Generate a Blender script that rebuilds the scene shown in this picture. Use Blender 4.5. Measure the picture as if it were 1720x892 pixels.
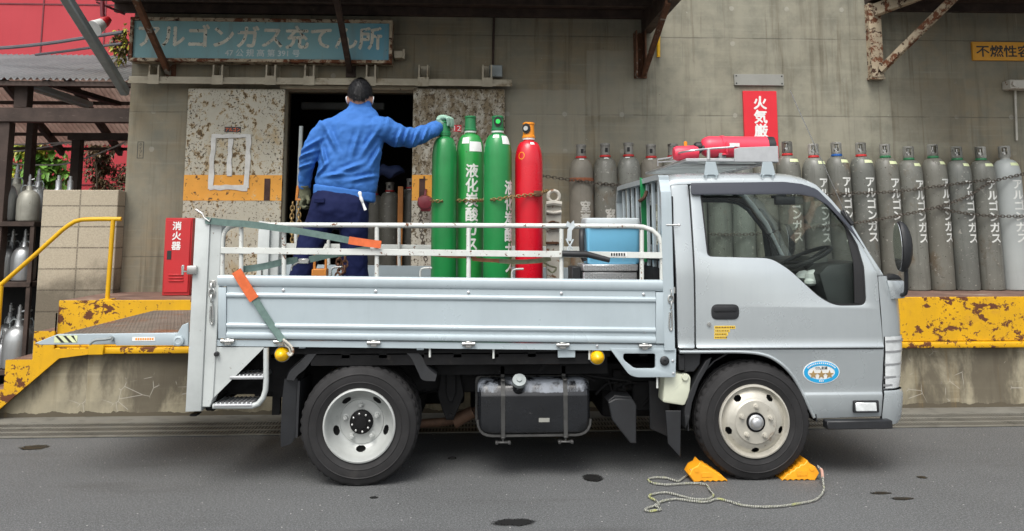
import bpy, bmesh, math, random
from mathutils import Vector, Matrix, Quaternion
R = math.radians
random.seed(7)
sc = bpy.context.scene
for o in list(bpy.data.objects):
    bpy.data.objects.remove(o)
COL = sc.collection

# ---------------------------------------------------------------- camera, sky, sun, exposure
F, CX, CY, PITCH, YAW, CAMH = 1390.0, 860.0, 217.0, R(7.0), R(2.8), 1.586
cam = bpy.data.cameras.new('camera')
cam.sensor_width = 36.0
cam.lens = F / 1720 * 36.0
cam.shift_y = -(446 - CY) / 1720
cam.clip_start = 0.05
cam.clip_end = 500
cam_o = bpy.data.objects.new('camera', cam)
cam_o.location = (0, 0, CAMH)
cam_o.rotation_euler = (R(90) + PITCH, 0, -YAW)
COL.objects.link(cam_o)
sc.camera = cam_o

SUN_EL, SUN_AZ = R(56), R(200)          # azimuth clockwise from +Y, behind the camera and a little to the left
w = bpy.data.worlds.new('World')
sc.world = w
w.use_nodes = True
wn = w.node_tree
for n in list(wn.nodes):
    wn.nodes.remove(n)
wo = wn.nodes.new('ShaderNodeOutputWorld')
bg = wn.nodes.new('ShaderNodeBackground')
sky = wn.nodes.new('ShaderNodeTexSky')
sky.sky_type = 'NISHITA'
sky.sun_disc = False
sky.sun_elevation = SUN_EL
sky.sun_rotation = SUN_AZ
sky.air_density = 1.2
sky.dust_density = 4.0
hs = wn.nodes.new('ShaderNodeHueSaturation')
hs.inputs['Saturation'].default_value = 0.28
wn.links.new(sky.outputs[0], hs.inputs['Color'])
wn.links.new(hs.outputs[0], bg.inputs['Color'])
bg.inputs['Strength'].default_value = 0.12
wn.links.new(bg.outputs[0], wo.inputs[0])
sun = bpy.data.lights.new('sun', 'SUN')
sun.energy = 1.3
sun.angle = R(35)
sun.color = (1.0, 0.97, 0.92)
sun_o = bpy.data.objects.new('sun', sun)
sd = Vector((math.sin(SUN_AZ) * math.cos(SUN_EL), math.cos(SUN_AZ) * math.cos(SUN_EL), math.sin(SUN_EL)))
sun_o.rotation_euler = sd.to_track_quat('Z', 'Y').to_euler()
sun_o.location = (0, 0, 12)
COL.objects.link(sun_o)
sc.view_settings.view_transform = 'Standard'
sc.view_settings.look = 'None'
sc.view_settings.gamma = 1
sc.view_settings.exposure = 0.85
sc.render.engine = 'CYCLES'
sc.cycles.max_bounces = 6
sc.cycles.transparent_max_bounces = 12
sc.cycles.use_denoising = True
sc.cycles.sample_clamp_indirect = 4
sc.cycles.blur_glossy = 1.0

# ---------------------------------------------------------------- measuring
def ray(px, py):
    u = (px - CX) / F
    v = (CY - py) / F
    s, c, sp, cp = math.sin(YAW), math.cos(YAW), math.sin(PITCH), math.cos(PITCH)
    fh = cp - v * sp
    return (u * c + fh * s, -u * s + fh * c, sp + v * cp)
def P(px, py, Y):                      # point of the place seen at (px,py) of the photograph, on the upright plane at distance Y
    x, y, z = ray(px, py)
    t = Y / y
    return Vector((x * t, Y, CAMH + z * t))
def G(px, py, Z=0.0):                  # the same on a level plane of height Z
    x, y, z = ray(px, py)
    t = (Z - CAMH) / z
    return Vector((x * t, y * t, Z))
def PX(px, py, Y): return P(px, py, Y).x
def PZ(px, py, Y): return P(px, py, Y).z
def pp(pts, Y): return [(P(a, b, Y).x, P(a, b, Y).z) for a, b in pts]

# ---------------------------------------------------------------- materials
def srgb(r, g, b):
    f = lambda c: (c / 12.92 if c <= .04045 else ((c + .055) / 1.055) ** 2.4)
    return (f(r / 255), f(g / 255), f(b / 255), 1)
def col(c):
    return tuple(c) if len(c) == 4 else (c[0], c[1], c[2], 1)
class NT:
    def __init__(s, name):
        s.m = bpy.data.materials.new(name)
        s.m.use_nodes = True
        s.t = s.m.node_tree
        for n in list(s.t.nodes):
            s.t.nodes.remove(n)
        s.out = s.n('ShaderNodeOutputMaterial')
        s.b = s.n('ShaderNodeBsdfPrincipled')
        s.l(s.b.outputs[0], s.out.inputs[0])
    def n(s, t, **kw):
        n = s.t.nodes.new(t)
        for k, v in kw.items():
            setattr(n, k, v)
        return n
    def l(s, a, b):
        s.t.links.new(a, b)
    def put(s, inp, v):
        if v is None: return
        if hasattr(v, 'is_output') or hasattr(v, 'links'):
            s.l(v, inp)
        else:
            inp.default_value = v
    def coord(s, rnd=True, kind='Object'):
        tc = s.n('ShaderNodeTexCoord')
        if not rnd: return tc.outputs[kind]
        oi = s.n('ShaderNodeObjectInfo')
        mu = s.n('ShaderNodeVectorMath', operation='SCALE')
        mu.inputs[0].default_value = (37, 19, 53)
        s.l(oi.outputs['Random'], mu.inputs['Scale'])
        ad = s.n('ShaderNodeVectorMath', operation='ADD')
        s.l(tc.outputs[kind], ad.inputs[0]); s.l(mu.outputs[0], ad.inputs[1])
        return ad.outputs[0]
    def scale(s, v, xyz):
        m = s.n('ShaderNodeVectorMath', operation='MULTIPLY')
        s.l(v, m.inputs[0]); m.inputs[1].default_value = xyz
        return m.outputs[0]
    def noise(s, v, sc_, det=6, rough=.6, dist=0):
        n = s.n('ShaderNodeTexNoise')
        s.l(v, n.inputs['Vector'])
        n.inputs['Scale'].default_value = sc_
        n.inputs['Detail'].default_value = det
        n.inputs['Roughness'].default_value = rough
        n.inputs['Distortion'].default_value = dist
        return n.outputs['Fac']
    def ramp(s, f, a, b):               # smooth 0..1 between a and b
        m = s.n('ShaderNodeMapRange', interpolation_type='SMOOTHSTEP')
        s.l(f, m.inputs[0]); m.inputs[1].default_value = a; m.inputs[2].default_value = b
        return m.outputs[0]
    def math(s, op, a, b=None, c=None):
        m = s.n('ShaderNodeMath', operation=op)
        s.put(m.inputs[0], a)
        if b is not None: s.put(m.inputs[1], b)
        if c is not None: s.put(m.inputs[2], c)
        return m.outputs[0]
    def mix(s, f, a, b, mode='MIX'):
        m = s.n('ShaderNodeMix', data_type='RGBA', blend_type=mode)
        s.put(m.inputs[0], f)
        s.put(m.inputs[6], col(a) if isinstance(a, (tuple, list)) else a)
        s.put(m.inputs[7], col(b) if isinstance(b, (tuple, list)) else b)
        return m.outputs[2]
    def fmix(s, f, a, b):
        m = s.n('ShaderNodeMix', data_type='FLOAT')
        s.put(m.inputs[0], f); s.put(m.inputs[2], a); s.put(m.inputs[3], b)
        return m.outputs[0]
    def bump(s, h, strength=.3, dist=.01):
        b = s.n('ShaderNodeBump')
        b.inputs['Strength'].default_value = strength
        b.inputs['Distance'].default_value = dist
        s.l(h, b.inputs['Height'])
        s.l(b.outputs[0], s.b.inputs['Normal'])
    def sep(s, v):
        x = s.n('ShaderNodeSeparateXYZ'); s.l(v, x.inputs[0]); return x.outputs
def mul(c, k): return (min(1, c[0] * k), min(1, c[1] * k), min(1, c[2] * k), 1)

def mat(name, base, rough=.5, metal=0.0, var=.12, vs=4.0, streak=0.0, layers=(), bump=0.0, bs=60.0, coat=0.0, rnd=True, rvar=.12, spec=None, objvar=0.0):
    """paint or bare surface with mottling, vertical run-off streaks and layers of (colour, scale, threshold, softness, stretch, roughness)"""
    t = NT(name)
    base = col(base)
    v = t.coord(rnd)
    n1 = t.noise(v, vs, 5, .6)
    f1 = t.ramp(n1, .3, .7)
    c = t.mix(f1, mul(base, 1 - var), mul(base, 1 + var))
    r = t.fmix(f1, rough + rvar * .5, rough - rvar * .5)
    if streak:
        ns = t.noise(t.scale(v, (14, 14, .9)), 1.6, 5, .65)
        fs = t.ramp(ns, .48, .75)
        fs = t.math('MULTIPLY', fs, streak)
        c = t.mix(fs, c, mul(base, .35))
    if objvar:                           # each copy a little lighter, darker, warmer
        rn = t.n('ShaderNodeObjectInfo').outputs['Random']
        c = t.mix(t.math('FRACT', t.math('MULTIPLY', rn, 7.3)), mul(base, 1), c, 'MIX') if False else c
        hv = t.n('ShaderNodeHueSaturation'); t.l(c, hv.inputs['Color'])
        t.l(t.math('MULTIPLY_ADD', rn, objvar * 2, 1 - objvar), hv.inputs['Value'])
        c = t.mix(t.math('MULTIPLY', t.math('FRACT', t.math('MULTIPLY', rn, 13.7)), objvar * 1.6), hv.outputs[0], mul((.19, .155, .10, 1), 1))
    hgt = None
    for L in layers:
        lc, s_, th, soft, st, lr = L[:6]
        vv = t.scale(v, st) if st else v
        nn = t.noise(vv, s_, 9, .68, .2)
        if len(L) > 6:
            g = t.ramp(t.sep(t.n('ShaderNodeTexCoord').outputs['Object'])[2] if L[6][0] == 'z' else t.noise(v, L[6][0], 4, .6), L[6][1], L[6][2])
            nn = t.math('ADD', nn, t.math('MULTIPLY_ADD', g, L[6][3], -L[6][3]))
        ff = t.ramp(nn, th, th + soft)
        v2 = t.noise(v, s_ * 2.3, 4, .6)
        lc = col(lc)
        cc = t.mix(v2, mul(lc, .6), mul(lc, 1.4))
        c = t.mix(ff, c, cc)
        r = t.fmix(ff, r, lr)
        hgt = ff if hgt is None else t.math('ADD', hgt, ff)
    t.l(c, t.b.inputs['Base Color'])
    t.put(t.b.inputs['Roughness'], r)
    t.b.inputs['Metallic'].default_value = metal
    if spec is not None: t.b.inputs['Specular IOR Level'].default_value = spec
    if coat:
        t.b.inputs['Coat Weight'].default_value = coat
        t.b.inputs['Coat Roughness'].default_value = .12
    if bump:
        nb = t.noise(v, bs, 5, .6)
        if hgt is not None:
            nb = t.math('ADD', nb, t.math('MULTIPLY', hgt, -1.2))
        t.bump(nb, bump, .004)
    return t.m

RUST = (.13, .045, .018)
RUSTD = (.05, .022, .012)
MT = {}
MT['silver'] = mat('silver_paint', (.455, .495, .508), .27, .4, .05, 1.6, streak=.05, coat=.5, rvar=.05)
MT['bedpaint'] = mat('grey_bed_paint', (.40, .465, .495), .33, .15, .05, 3, streak=.06, layers=[((.20, .20, .19), 9, .70, .08, None, .6)], bump=.03, bs=12)
MT['bedworn'] = mat('worn_bed_paint', (.47, .50, .49), .42, .1, .08, 5, layers=[((.12, .07, .04), 26, .66, .03, None, .8)], bump=.05, bs=30)
MT['rail'] = mat('chipped_white_rail_paint', (.58, .60, .57), .4, 0, .08, 6, layers=[((.14, .06, .03), 34, .60, .03, None, .85)], bump=.08, bs=60)
MT['black'] = mat('black_plastic', (.014, .015, .017), .5, 0, .25, 8, layers=[((.06, .06, .06), 6, .62, .2, None, .7)], bump=.05, bs=200)
MT['rubber'] = mat('tyre_rubber', (.019, .0185, .019), .7, 0, .2, 6, layers=[((.050, .046, .042), 5, .58, .25, None, .85)], bump=.1, bs=220, spec=.3)
MT['rubberseal'] = mat('rubber_seal', (.012, .012, .013), .6, 0, .1)
MT['chassis'] = mat('chassis_black', (.007, .007, .0075), .7, 0, .3, 6, layers=[((.022, .02, .018), 8, .6, .15, None, .85), (RUSTD, 14, .68, .05, None, .9)], bump=.1, bs=60, spec=.2)
MT['tank'] = mat('tank_black', (.012, .013, .015), .20, 0, .2, 5, layers=[((.08, .08, .08), 6, .64, .15, (1, 1, 2.5), .6)], bump=.04, bs=40)
MT['chrome'] = mat('zinc_plated', (.55, .55, .53), .28, .9, .15, 12)
MT['alu'] = mat('aluminium', (.55, .56, .57), .36, .75, .1, 8, bump=.03, bs=120)
MT['rim_r'] = mat('silver_wheel_paint', (.44, .455, .44), .42, .25, .08, 8, layers=[((.16, .14, .12), 10, .64, .12, None, .7)], bump=.04)
MT['rim_f'] = mat('dusty_wheel_steel', (.47, .45, .39), .42, .35, .14, 8, layers=[((.20, .14, .09), 7, .60, .12, None, .7), (RUST, 18, .68, .04, None, .9)], bump=.06)
MT['rust'] = mat('rusty_steel', (.115, .05, .024), .85, 0, .35, 9, layers=[((.24, .22, .18), 8, .58, .05, None, .6), (RUSTD, 13, .6, .1, None, .9)], bump=.3, bs=70)
MT['darkrust'] = mat('dark_brown_steel', (.040, .024, .017), .75, 0, .35, 7, layers=[((.10, .075, .05), 9, .62, .1, None, .8)], bump=.2, bs=50)
MT['oxide'] = mat('brown_oxide_paint', (.052, .030, .024), .6, 0, .25, 5, layers=[((.12, .09, .07), 12, .64, .05, None, .8)], bump=.1)
MT['bracket'] = mat('flaking_cream_steel', (.40, .33, .23), .65, 0, .2, 6, layers=[(RUST, 7, .50, .07, None, .9), (RUSTD, 16, .56, .04, None, .95)], bump=.3, bs=60)
MT['cream'] = mat('cream_rail_steel', (.36, .32, .235), .6, 0, .15, 5, layers=[(RUSTD, 11, .63, .04, None, .9), ((.2, .16, .1), 3, .55, .1, None, .8)], bump=.2, bs=50)
MT['yellow'] = mat('yellow_dock_paint', (.62, .335, .0), .48, 0, .09, 3, streak=.12, layers=[((.50, .26, .01), 5, .55, .2, None, .6), ((.11, .035, .012), 8, .54, .02, (1, 1, 1.4), .9, (1.2, .40, .52, .12)), ((.13, .05, .02), 24, .575, .03, None, .9, (1.7, .38, .54, .1))], bump=.15, bs=50)
MT['yellowrail'] = mat('yellow_tube_paint', (.63, .35, .0), .4, 0, .08, 6, layers=[(RUST, 22, .68, .03, None, .9)], bump=.08)
MT['docktop'] = mat('rusty_dock_plate', (.17, .10, .075), .75, 0, .3, 4, layers=[((.30, .25, .20), 4, .55, .15, None, .7), ((.45, .24, .03), 6, .66, .05, None, .7)], bump=.2, bs=60)
MT['red'] = mat('red_cabinet_paint', (.47, .022, .026), .38, 0, .06, 4, streak=.06, bump=.02)
MT['redgas'] = mat('red_cylinder_paint', (.56, .003, .016), .3, 0, .05, 5, layers=[((.3, .02, .02), 16, .70, .05, None, .5)], bump=.03, coat=.3)
MT['pink'] = mat('sun_faded_red_paint', (.70, .045, .085), .4, 0, .08, 5, bump=.03)
MT['green'] = mat('green_cylinder_paint', (.012, .205, .050), .34, 0, .10, 4, streak=.12, layers=[((.03, .05, .03), 22, .68, .03, None, .7)], bump=.04, coat=.15)
MT['greenold'] = mat('lime_green_cylinder_paint', (.022, .25, .050), .36, 0, .14, 4, streak=.2, layers=[((.05, .06, .03), 20, .66, .04, None, .7)], bump=.05, coat=.15)
MT['greencap'] = mat('green_cap_paint', (.012, .17, .055), .4, 0, .12, 6)
MT['orange'] = mat('orange_cap_paint', (.80, .27, .012), .4, 0, .08, 6)
MT['gas'] = mat('grey_cylinder_paint', (.132, .138, .124), .42, 0, .16, 3, streak=.5, layers=[((.12, .095, .065), 4, .55, .14, (1, 1, .6), .8), ((.29, .28, .25), 26, .61, .03, None, .7), ((.05, .042, .034), 34, .63, .02, None, .8)], bump=.06, objvar=.14)
MT['gaspale'] = mat('pale_grey_cylinder_paint', (.36, .385, .375), .4, 0, .06, 3, streak=.12, bump=.04)
MT['gasrust'] = mat('brown_stained_cylinder_paint', (.175, .16, .13), .6, 0, .18, 3, streak=.4, layers=[((.16, .10, .055), 4, .54, .12, (1, 1, .5), .85), ((.28, .25, .2), 20, .68, .03, None, .7)], bump=.08)
MT['gasband'] = mat('rust_bloom', (.22, .075, .035), .9, 0, .3, 12)
MT['valve'] = mat('valve_guard_steel', (.46, .455, .42), .4, .15, .2, 10, layers=[((.05, .04, .035), 10, .6, .1, None, .8)])
MT['capgrey'] = mat('dull_cap_steel', (.20, .195, .175), .5, .2, .2, 10, layers=[((.06, .05, .04), 12, .60, .06, None, .8)])
MT['dark'] = mat('dark_recess', (.012, .012, .012), .8, 0, .1)
MT['flask'] = mat('brushed_flask_steel', (.36, .37, .37), .38, .75, .15, 5, streak=.25, bump=.04)
MT['flaskdull'] = mat('dull_flask_paint', (.30, .295, .25), .5, .2, .15, 5, streak=.3, layers=[((.15, .13, .09), 6, .62, .1, None, .8)], bump=.05)
MT['white'] = mat('white_lettering', (.72, .73, .71), .5, 0, .06, 20)
MT['stencil'] = mat('worn_white_stencil', (.62, .63, .60), .6, 0, .12, 20, layers=[((.20, .2, .19), 45, .66, .04, None, .7)])
MT['stencilold'] = mat('faded_stencil', (.45, .44, .40), .6, 0, .15, 20, layers=[((.16, .15, .12), 40, .56, .05, None, .7)])
MT['signpale'] = mat('pale_sign_lettering', (.52, .58, .56), .6, 0, .1, 12)
MT['signwhite'] = mat('flaking_sign_lettering', (.62, .60, .50), .6, 0, .15, 12, layers=[((.06, .22, .30), 15, .60, .03, None, .8), ((.05, .04, .03), 24, .575, .03, None, .9)])
MT['blackink'] = mat('black_ink', (.02, .02, .02), .5)
MT['cooler'] = mat('sky_blue_plastic', (.16, .44, .64), .42, 0, .05, 4, layers=[((.04, .08, .12), 24, .73, .03, (1, 1, 1.6), .6), ((.4, .55, .62), 6, .6, .2, None, .5)], bump=.03)
MT['coolerlid'] = mat('grey_white_plastic', (.48, .53, .55), .45, 0, .06, 5)
MT['teal'] = mat('faded_teal_webbing', (.105, .165, .148), .8, 0, .14, 25, bump=.25, bs=300)
MT['orangeweb'] = mat('orange_webbing', (.62, .125, .035), .75, 0, .12, 20, bump=.2, bs=250)
MT['brownweb'] = mat('brown_webbing', (.21, .085, .04), .85, 0, .2, 20, bump=.25, bs=250)
MT['jacket'] = mat('blue_work_cloth', (.040, .145, .43), .78, 0, .05, 6, bump=.12, bs=24, rnd=False, spec=.25)
MT['trouser'] = mat('navy_work_cloth', (.006, .010, .048), .85, 0, .12, 6, bump=.15, bs=20, rnd=False, spec=.2)
MT['skin'] = mat('skin', (.46, .24, .16), .5, 0, .05, 10)
def oilmat():
    t = NT('oil_stain'); v = t.coord(True)
    g = t.n('ShaderNodeTexCoord').outputs['Generated']
    X, Y, Z = t.sep(g)
    d = t.math('SQRT', t.math('ADD', t.math('POWER', t.math('SUBTRACT', X, .5), 2), t.math('POWER', t.math('SUBTRACT', Y, .5), 2)))
    d = t.math('ADD', d, t.math('MULTIPLY_ADD', t.noise(v, 22, 6, .7), .5, -.25))
    a = t.ramp(d, .42, .24)
    a = t.math('MULTIPLY', a, .88)
    t.b.inputs['Base Color'].default_value = (.016, .016, .016, 1); t.b.inputs['Roughness'].default_value = .45
    tr = t.n('ShaderNodeBsdfTransparent'); m = t.n('ShaderNodeMixShader')
    t.l(a, m.inputs[0]); t.l(tr.outputs[0], m.inputs[1]); t.l(t.b.outputs[0], m.inputs[2]); t.l(m.outputs[0], t.out.inputs[0]); return t.m
MT['hair'] = mat('black_hair', (.006, .006, .007), .5, 0, .2, 30, bump=.35, bs=120, spec=.3)
MT['glove'] = mat('pale_green_work_glove', (.24, .40, .31), .8, 0, .12, 30, bump=.3, bs=200)
MT['gloveold'] = mat('olive_work_glove', (.12, .125, .075), .85, 0, .2, 30, bump=.3, bs=200)
MT['mask'] = mat('white_paper', (.75, .76, .76), .8)
MT['amber'] = mat('yellow_lamp_plastic', (.85, .47, .0), .22, 0, .06, 8, coat=.4)
MT['chock'] = mat('orange_yellow_rubber', (.82, .34, .01), .55, 0, .1, 10, layers=[((.3, .16, .04), 14, .62, .08, None, .8)], bump=.15)
MT['reservoir'] = mat('milky_plastic', (.56, .58, .46), .4, 0, .06, 6)
MT['exhaust'] = mat('brown_exhaust_steel', (.10, .055, .033), .7, .3, .3, 8)
MT['maroon'] = mat('maroon_cast_iron', (.14, .015, .024), .5, 0, .2, 10, bump=.2, bs=60)
MT['chain'] = mat('weathered_chain', (.10, .085, .07), .55, .6, .3, 30)
MT['chainrust'] = mat('brassy_rust_chain', (.28, .19, .08), .55, .6, .3, 30)
MT['steelgrey'] = mat('grey_steel_paint', (.25, .28, .28), .5, .2, .12, 6, layers=[((.12, .09, .07), 14, .67, .04, None, .8)], bump=.05)
MT['seat'] = mat('grey_brown_seat_vinyl', (.10, .10, .09), .6, 0, .1, 8)
MT['dash'] = mat('dark_dash_plastic', (.038, .039, .040), .5, 0, .1, 8)
MT['yelsticker'] = mat('yellow_sticker', (.80, .55, .06), .45, 0, .03)
MT['ecoblue'] = mat('blue_sticker_ink', (.02, .36, .68), .4)
MT['gold'] = mat('gold_sticker_ink', (.36, .24, .10), .45)
MT['limesticker'] = mat('pale_lime_label', (.62, .68, .40), .5, 0, .08, 20)
MT['redring'] = mat('red_neck_ring', (.50, .03, .03), .45)
MT['bluering'] = mat('blue_neck_ring', (.02, .11, .38), .45)
MT['greenring'] = mat('green_neck_ring', (.03, .17, .07), .45)
MT['redsign'] = mat('red_sign_enamel', (.64, .014, .028), .42, 0, .05, 4)
MT['yelsign'] = mat('orange_yellow_sign_board', (.66, .31, .025), .55, 0, .07, 4, layers=[((.3, .14, .03), 9, .68, .06, None, .8)])
MT['blanksign'] = mat('blank_grey_plate', (.25, .25, .225), .5, 0, .06, 5, layers=[((.2, .18, .15), 6, .6, .1, None, .7)])
MT['redwall'] = mat('red_wall_cladding', (.42, .028, .040), .65, 0, .05, .6, streak=.07, bump=.02)
MT['timber'] = mat('dark_brown_timber', (.043, .026, .019), .7, 0, .3, 4, layers=[((.11, .085, .07), 10, .6, .1, (1, 6, 6), .8)], bump=.15)
def sheet_mat():
    t = NT('translucent_roof_sheet'); v = t.coord(False)
    c = t.mix(t.ramp(t.noise(v, 1.5, 5), .35, .7), (.60, .52, .47), (.45, .37, .33))
    t.l(c, t.b.inputs['Base Color']); t.b.inputs['Roughness'].default_value = .6
    tr = t.n('ShaderNodeBsdfTranslucent'); t.l(c, tr.inputs[0]); m = t.n('ShaderNodeMixShader'); m.inputs[0].default_value = .75
    t.l(t.b.outputs[0], m.inputs[1]); t.l(tr.outputs[0], m.inputs[2]); t.l(m.outputs[0], t.out.inputs[0]); return t.m
MT['polysheet'] = sheet_mat()
MT['corru'] = mat('weathered_corrugated_sheet', (.30, .305, .305), .42, .5, .15, 2, streak=.2, layers=[((.16, .095, .07), 1.3, .60, .1, (1, .5, 1), .85)], bump=.05)
MT['lampwhite'] = mat('lamp_shell_white', (.66, .67, .65), .4)
MT['cable'] = mat('grey_cable', (.09, .09, .10), .6)
MT['cablewhite'] = mat('white_cable', (.55, .52, .5), .6)
MT['leaf_y'] = mat('yellow_green_leaf', (.36, .36, .035), .5, 0, .3, 20)
MT['leaf_g'] = mat('fresh_green_leaf', (.12, .27, .035), .5, 0, .35, 20)
MT['leaf_d'] = mat('dark_bronze_leaf', (.11, .075, .035), .5, 0, .4, 20)
MT['stem'] = mat('brown_stem', (.06, .04, .025), .8)
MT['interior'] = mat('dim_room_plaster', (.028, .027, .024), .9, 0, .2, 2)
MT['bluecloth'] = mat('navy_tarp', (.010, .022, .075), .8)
MT['orangepost'] = mat('orange_post_paint', (.45, .17, .03), .5, 0, .15, 6)
MT['doorhandle'] = mat('rusted_recess', (.05, .022, .016), .8, 0, .3, 14)
MT['epoxy'] = mat('pale_filler', (.55, .55, .52), .7, 0, .12, 12, bump=.4, bs=25)
MT['dirtywhite'] = mat('dirty_white_rust_paint', (.48, .46, .40), .6, 0, .1, 8, layers=[((.2, .1, .05), 16, .58, .05, None, .9)], bump=.2)
MT['mirrorglass'] = mat('mirror_glass', (.8, .82, .84), .03, 1.0, 0)
MT['cloth'] = mat('white_cloth', (.7, .7, .68), .85, bump=.3, bs=40)
MT['clearlens'] = mat('clear_lens', (.80, .83, .83), .10, .25, .12, 14, coat=1.0)
MT['smoke'] = mat('smoked_visor_plastic', (.036, .040, .052), .2, 0, .04)

def glass_mat(name, tint, refl=.09):
    t = NT(name)
    t.t.nodes.remove(t.b)
    tr = t.n('ShaderNodeBsdfTransparent'); tr.inputs[0].default_value = col(tint)
    gl = t.n('ShaderNodeBsdfGlossy'); gl.inputs['Roughness'].default_value = .02
    fr = t.n('ShaderNodeFresnel'); fr.inputs[0].default_value = 1.45
    m = t.n('ShaderNodeMixShader')
    k = t.math('MULTIPLY_ADD', fr.outputs[0], .5, -.008)
    t.l(k, m.inputs[0]); t.l(tr.outputs[0], m.inputs[1]); t.l(gl.outputs[0], m.inputs[2])
    t.l(m.outputs[0], t.out.inputs[0])
    return t.m
MT['tankstrap'] = mat('worn_strap_steel', (.06, .06, .058), .5, .4, .3, 10)
MT['platform'] = mat('worn_chequer_platform', (.20, .165, .135), .5, .25, .2, 3, layers=[((.26, .13, .075), 2.2, .52, .12, None, .8), ((.36, .33, .29), 9, .60, .1, None, .5)], bump=.08)
MT['glass'] = glass_mat('green_tinted_glass', (.915, .955, .935))
# ---------------------------------------------------------------- mesh building
class MB:
    def __init__(s):
        s.bm = bmesh.new()
    def box(s, a, b, bev=0.0, seg=1, mtx=None):
        x0, y0, z0 = a; x1, y1, z1 = b
        x0, x1 = sorted((x0, x1)); y0, y1 = sorted((y0, y1)); z0, z1 = sorted((z0, z1))
        vs = [s.bm.verts.new(p) for p in ((x0, y0, z0), (x1, y0, z0), (x1, y1, z0), (x0, y1, z0), (x0, y0, z1), (x1, y0, z1), (x1, y1, z1), (x0, y1, z1))]
        fs = [s.bm.faces.new([vs[i] for i in q]) for q in ((0, 3, 2, 1), (4, 5, 6, 7), (0, 1, 5, 4), (1, 2, 6, 5), (2, 3, 7, 6), (3, 0, 4, 7))]
        if mtx is not None:
            for v in vs: v.co = mtx @ v.co
        if bev:
            es = list({e for f in fs for e in f.edges})
            bmesh.ops.bevel(s.bm, geom=es, offset=bev, segments=seg, affect='EDGES', profile=.5)
        return s
    def prism(s, pts, y0, y1, bev=0.0, seg=1, axis='Y'):
        mk = {'Y': lambda a, b, c: (a, c, b), 'X': lambda a, b, c: (c, a, b), 'Z': lambda a, b, c: (a, b, c)}[axis]
        A = [s.bm.verts.new(mk(a, b, y0)) for a, b in pts]
        B = [s.bm.verts.new(mk(a, b, y1)) for a, b in pts]
        n = len(pts)
        fs = [s.bm.faces.new(A), s.bm.faces.new(B[::-1])]
        for i in range(n):
            j = (i + 1) % n
            fs.append(s.bm.faces.new([A[j], A[i], B[i], B[j]]))
        bmesh.ops.recalc_face_normals(s.bm, faces=fs)
        if bev:
            es = list({e for f in fs[:2] for e in f.edges})
            bmesh.ops.bevel(s.bm, geom=es, offset=bev, segments=seg, affect='EDGES', profile=.5)
        return s
    def rings(s, rs, closed_ring=True, cap=True, loop=False):
        vr = [[s.bm.verts.new(p) for p in r] for r in rs]
        n = len(rs[0]); k = len(rs)
        fs = []
        for i in range(k if loop else k - 1):
            a, b = vr[i], vr[(i + 1) % k]
            for j in range(n if closed_ring else n - 1):
                j2 = (j + 1) % n
                fs.append(s.bm.faces.new([a[j], a[j2], b[j2], b[j]]))
        if cap and closed_ring and not loop:
            fs.append(s.bm.faces.new(vr[0][::-1])); fs.append(s.bm.faces.new(vr[-1]))
        bmesh.ops.recalc_face_normals(s.bm, faces=fs)
        return vr
    def tube(s, pts, r, seg=10, closed=False, flat=None):
        pts = [Vector(p) for p in pts]
        n = len(pts)
        rad = r if isinstance(r, (list, tuple)) else [r] * n
        tan = []
        for i in range(n):
            a = pts[(i - 1) % n] if (closed or i > 0) else pts[i]
            b = pts[(i + 1) % n] if (closed or i < n - 1) else pts[i]
            tan.append((b - a).normalized())
        up = Vector((0, 0, 1)) if abs(tan[0].z) < .9 else Vector((1, 0, 0))
        u = (up - tan[0] * up.dot(tan[0])).normalized()
        rs = []
        for i in range(n):
            if i:
                q = tan[i - 1].rotation_difference(tan[i])
                u = q @ u
                u = (u - tan[i] * u.dot(tan[i])).normalized()
            v = tan[i].cross(u)
            fx, fy = (1, 1) if flat is None else flat
            rs.append([pts[i] + (u * math.cos(2 * math.pi * k / seg) * fx + v * math.sin(2 * math.pi * k / seg) * fy) * rad[i] for k in range(seg)])
        s.rings(rs, True, not closed, closed)
        return s
    def lathe(s, prof, o=(0, 0, 0), axis='Z', seg=32, cap=True, arc=None):
        o = Vector(o)
        rs = []
        for r, h in prof:
            ring = []
            for k in range(seg):
                a = 2 * math.pi * k / seg
                c, d = r * math.cos(a), r * math.sin(a)
                p = {'Z': (c, d, h), 'Y': (c, h, d), 'X': (h, c, d)}[axis]
                ring.append(o + Vector(p))
            rs.append(ring)
        s.rings(rs, True, cap)
        return s
    def sphere(s, c, r, seg=16, sc_=(1, 1, 1)):
        n = seg // 2
        prof = [(max(1e-4, math.sin(math.pi * i / n)), -math.cos(math.pi * i / n)) for i in range(n + 1)]
        b = len(s.bm.verts)
        rs = []
        c = Vector(c)
        for q, h in prof:
            rs.append([c + Vector((q * math.cos(2 * math.pi * k / seg) * r * sc_[0], q * math.sin(2 * math.pi * k / seg) * r * sc_[1], h * r * sc_[2])) for k in range(seg)])
        s.rings(rs)
        return s
    def bar(s, a, b, wx, wy, bev=0, up=(0, 0, 1)):       # box beam from a to b, wx across (perp to up), wy along up
        a, b = Vector(a), Vector(b)
        d = (b - a); L = d.length; d.normalize()
        up = Vector(up)
        if abs(d.dot(up)) > .95: up = Vector((0, 1, 0))
        x = d.cross(up).normalized(); z = x.cross(d)
        m = Matrix(((x.x, d.x, z.x, a.x), (x.y, d.y, z.y, a.y), (x.z, d.z, z.z, a.z), (0, 0, 0, 1)))
        return s.box((-wx / 2, 0, -wy / 2), (wx / 2, L, wy / 2), bev, 1, m)
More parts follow.
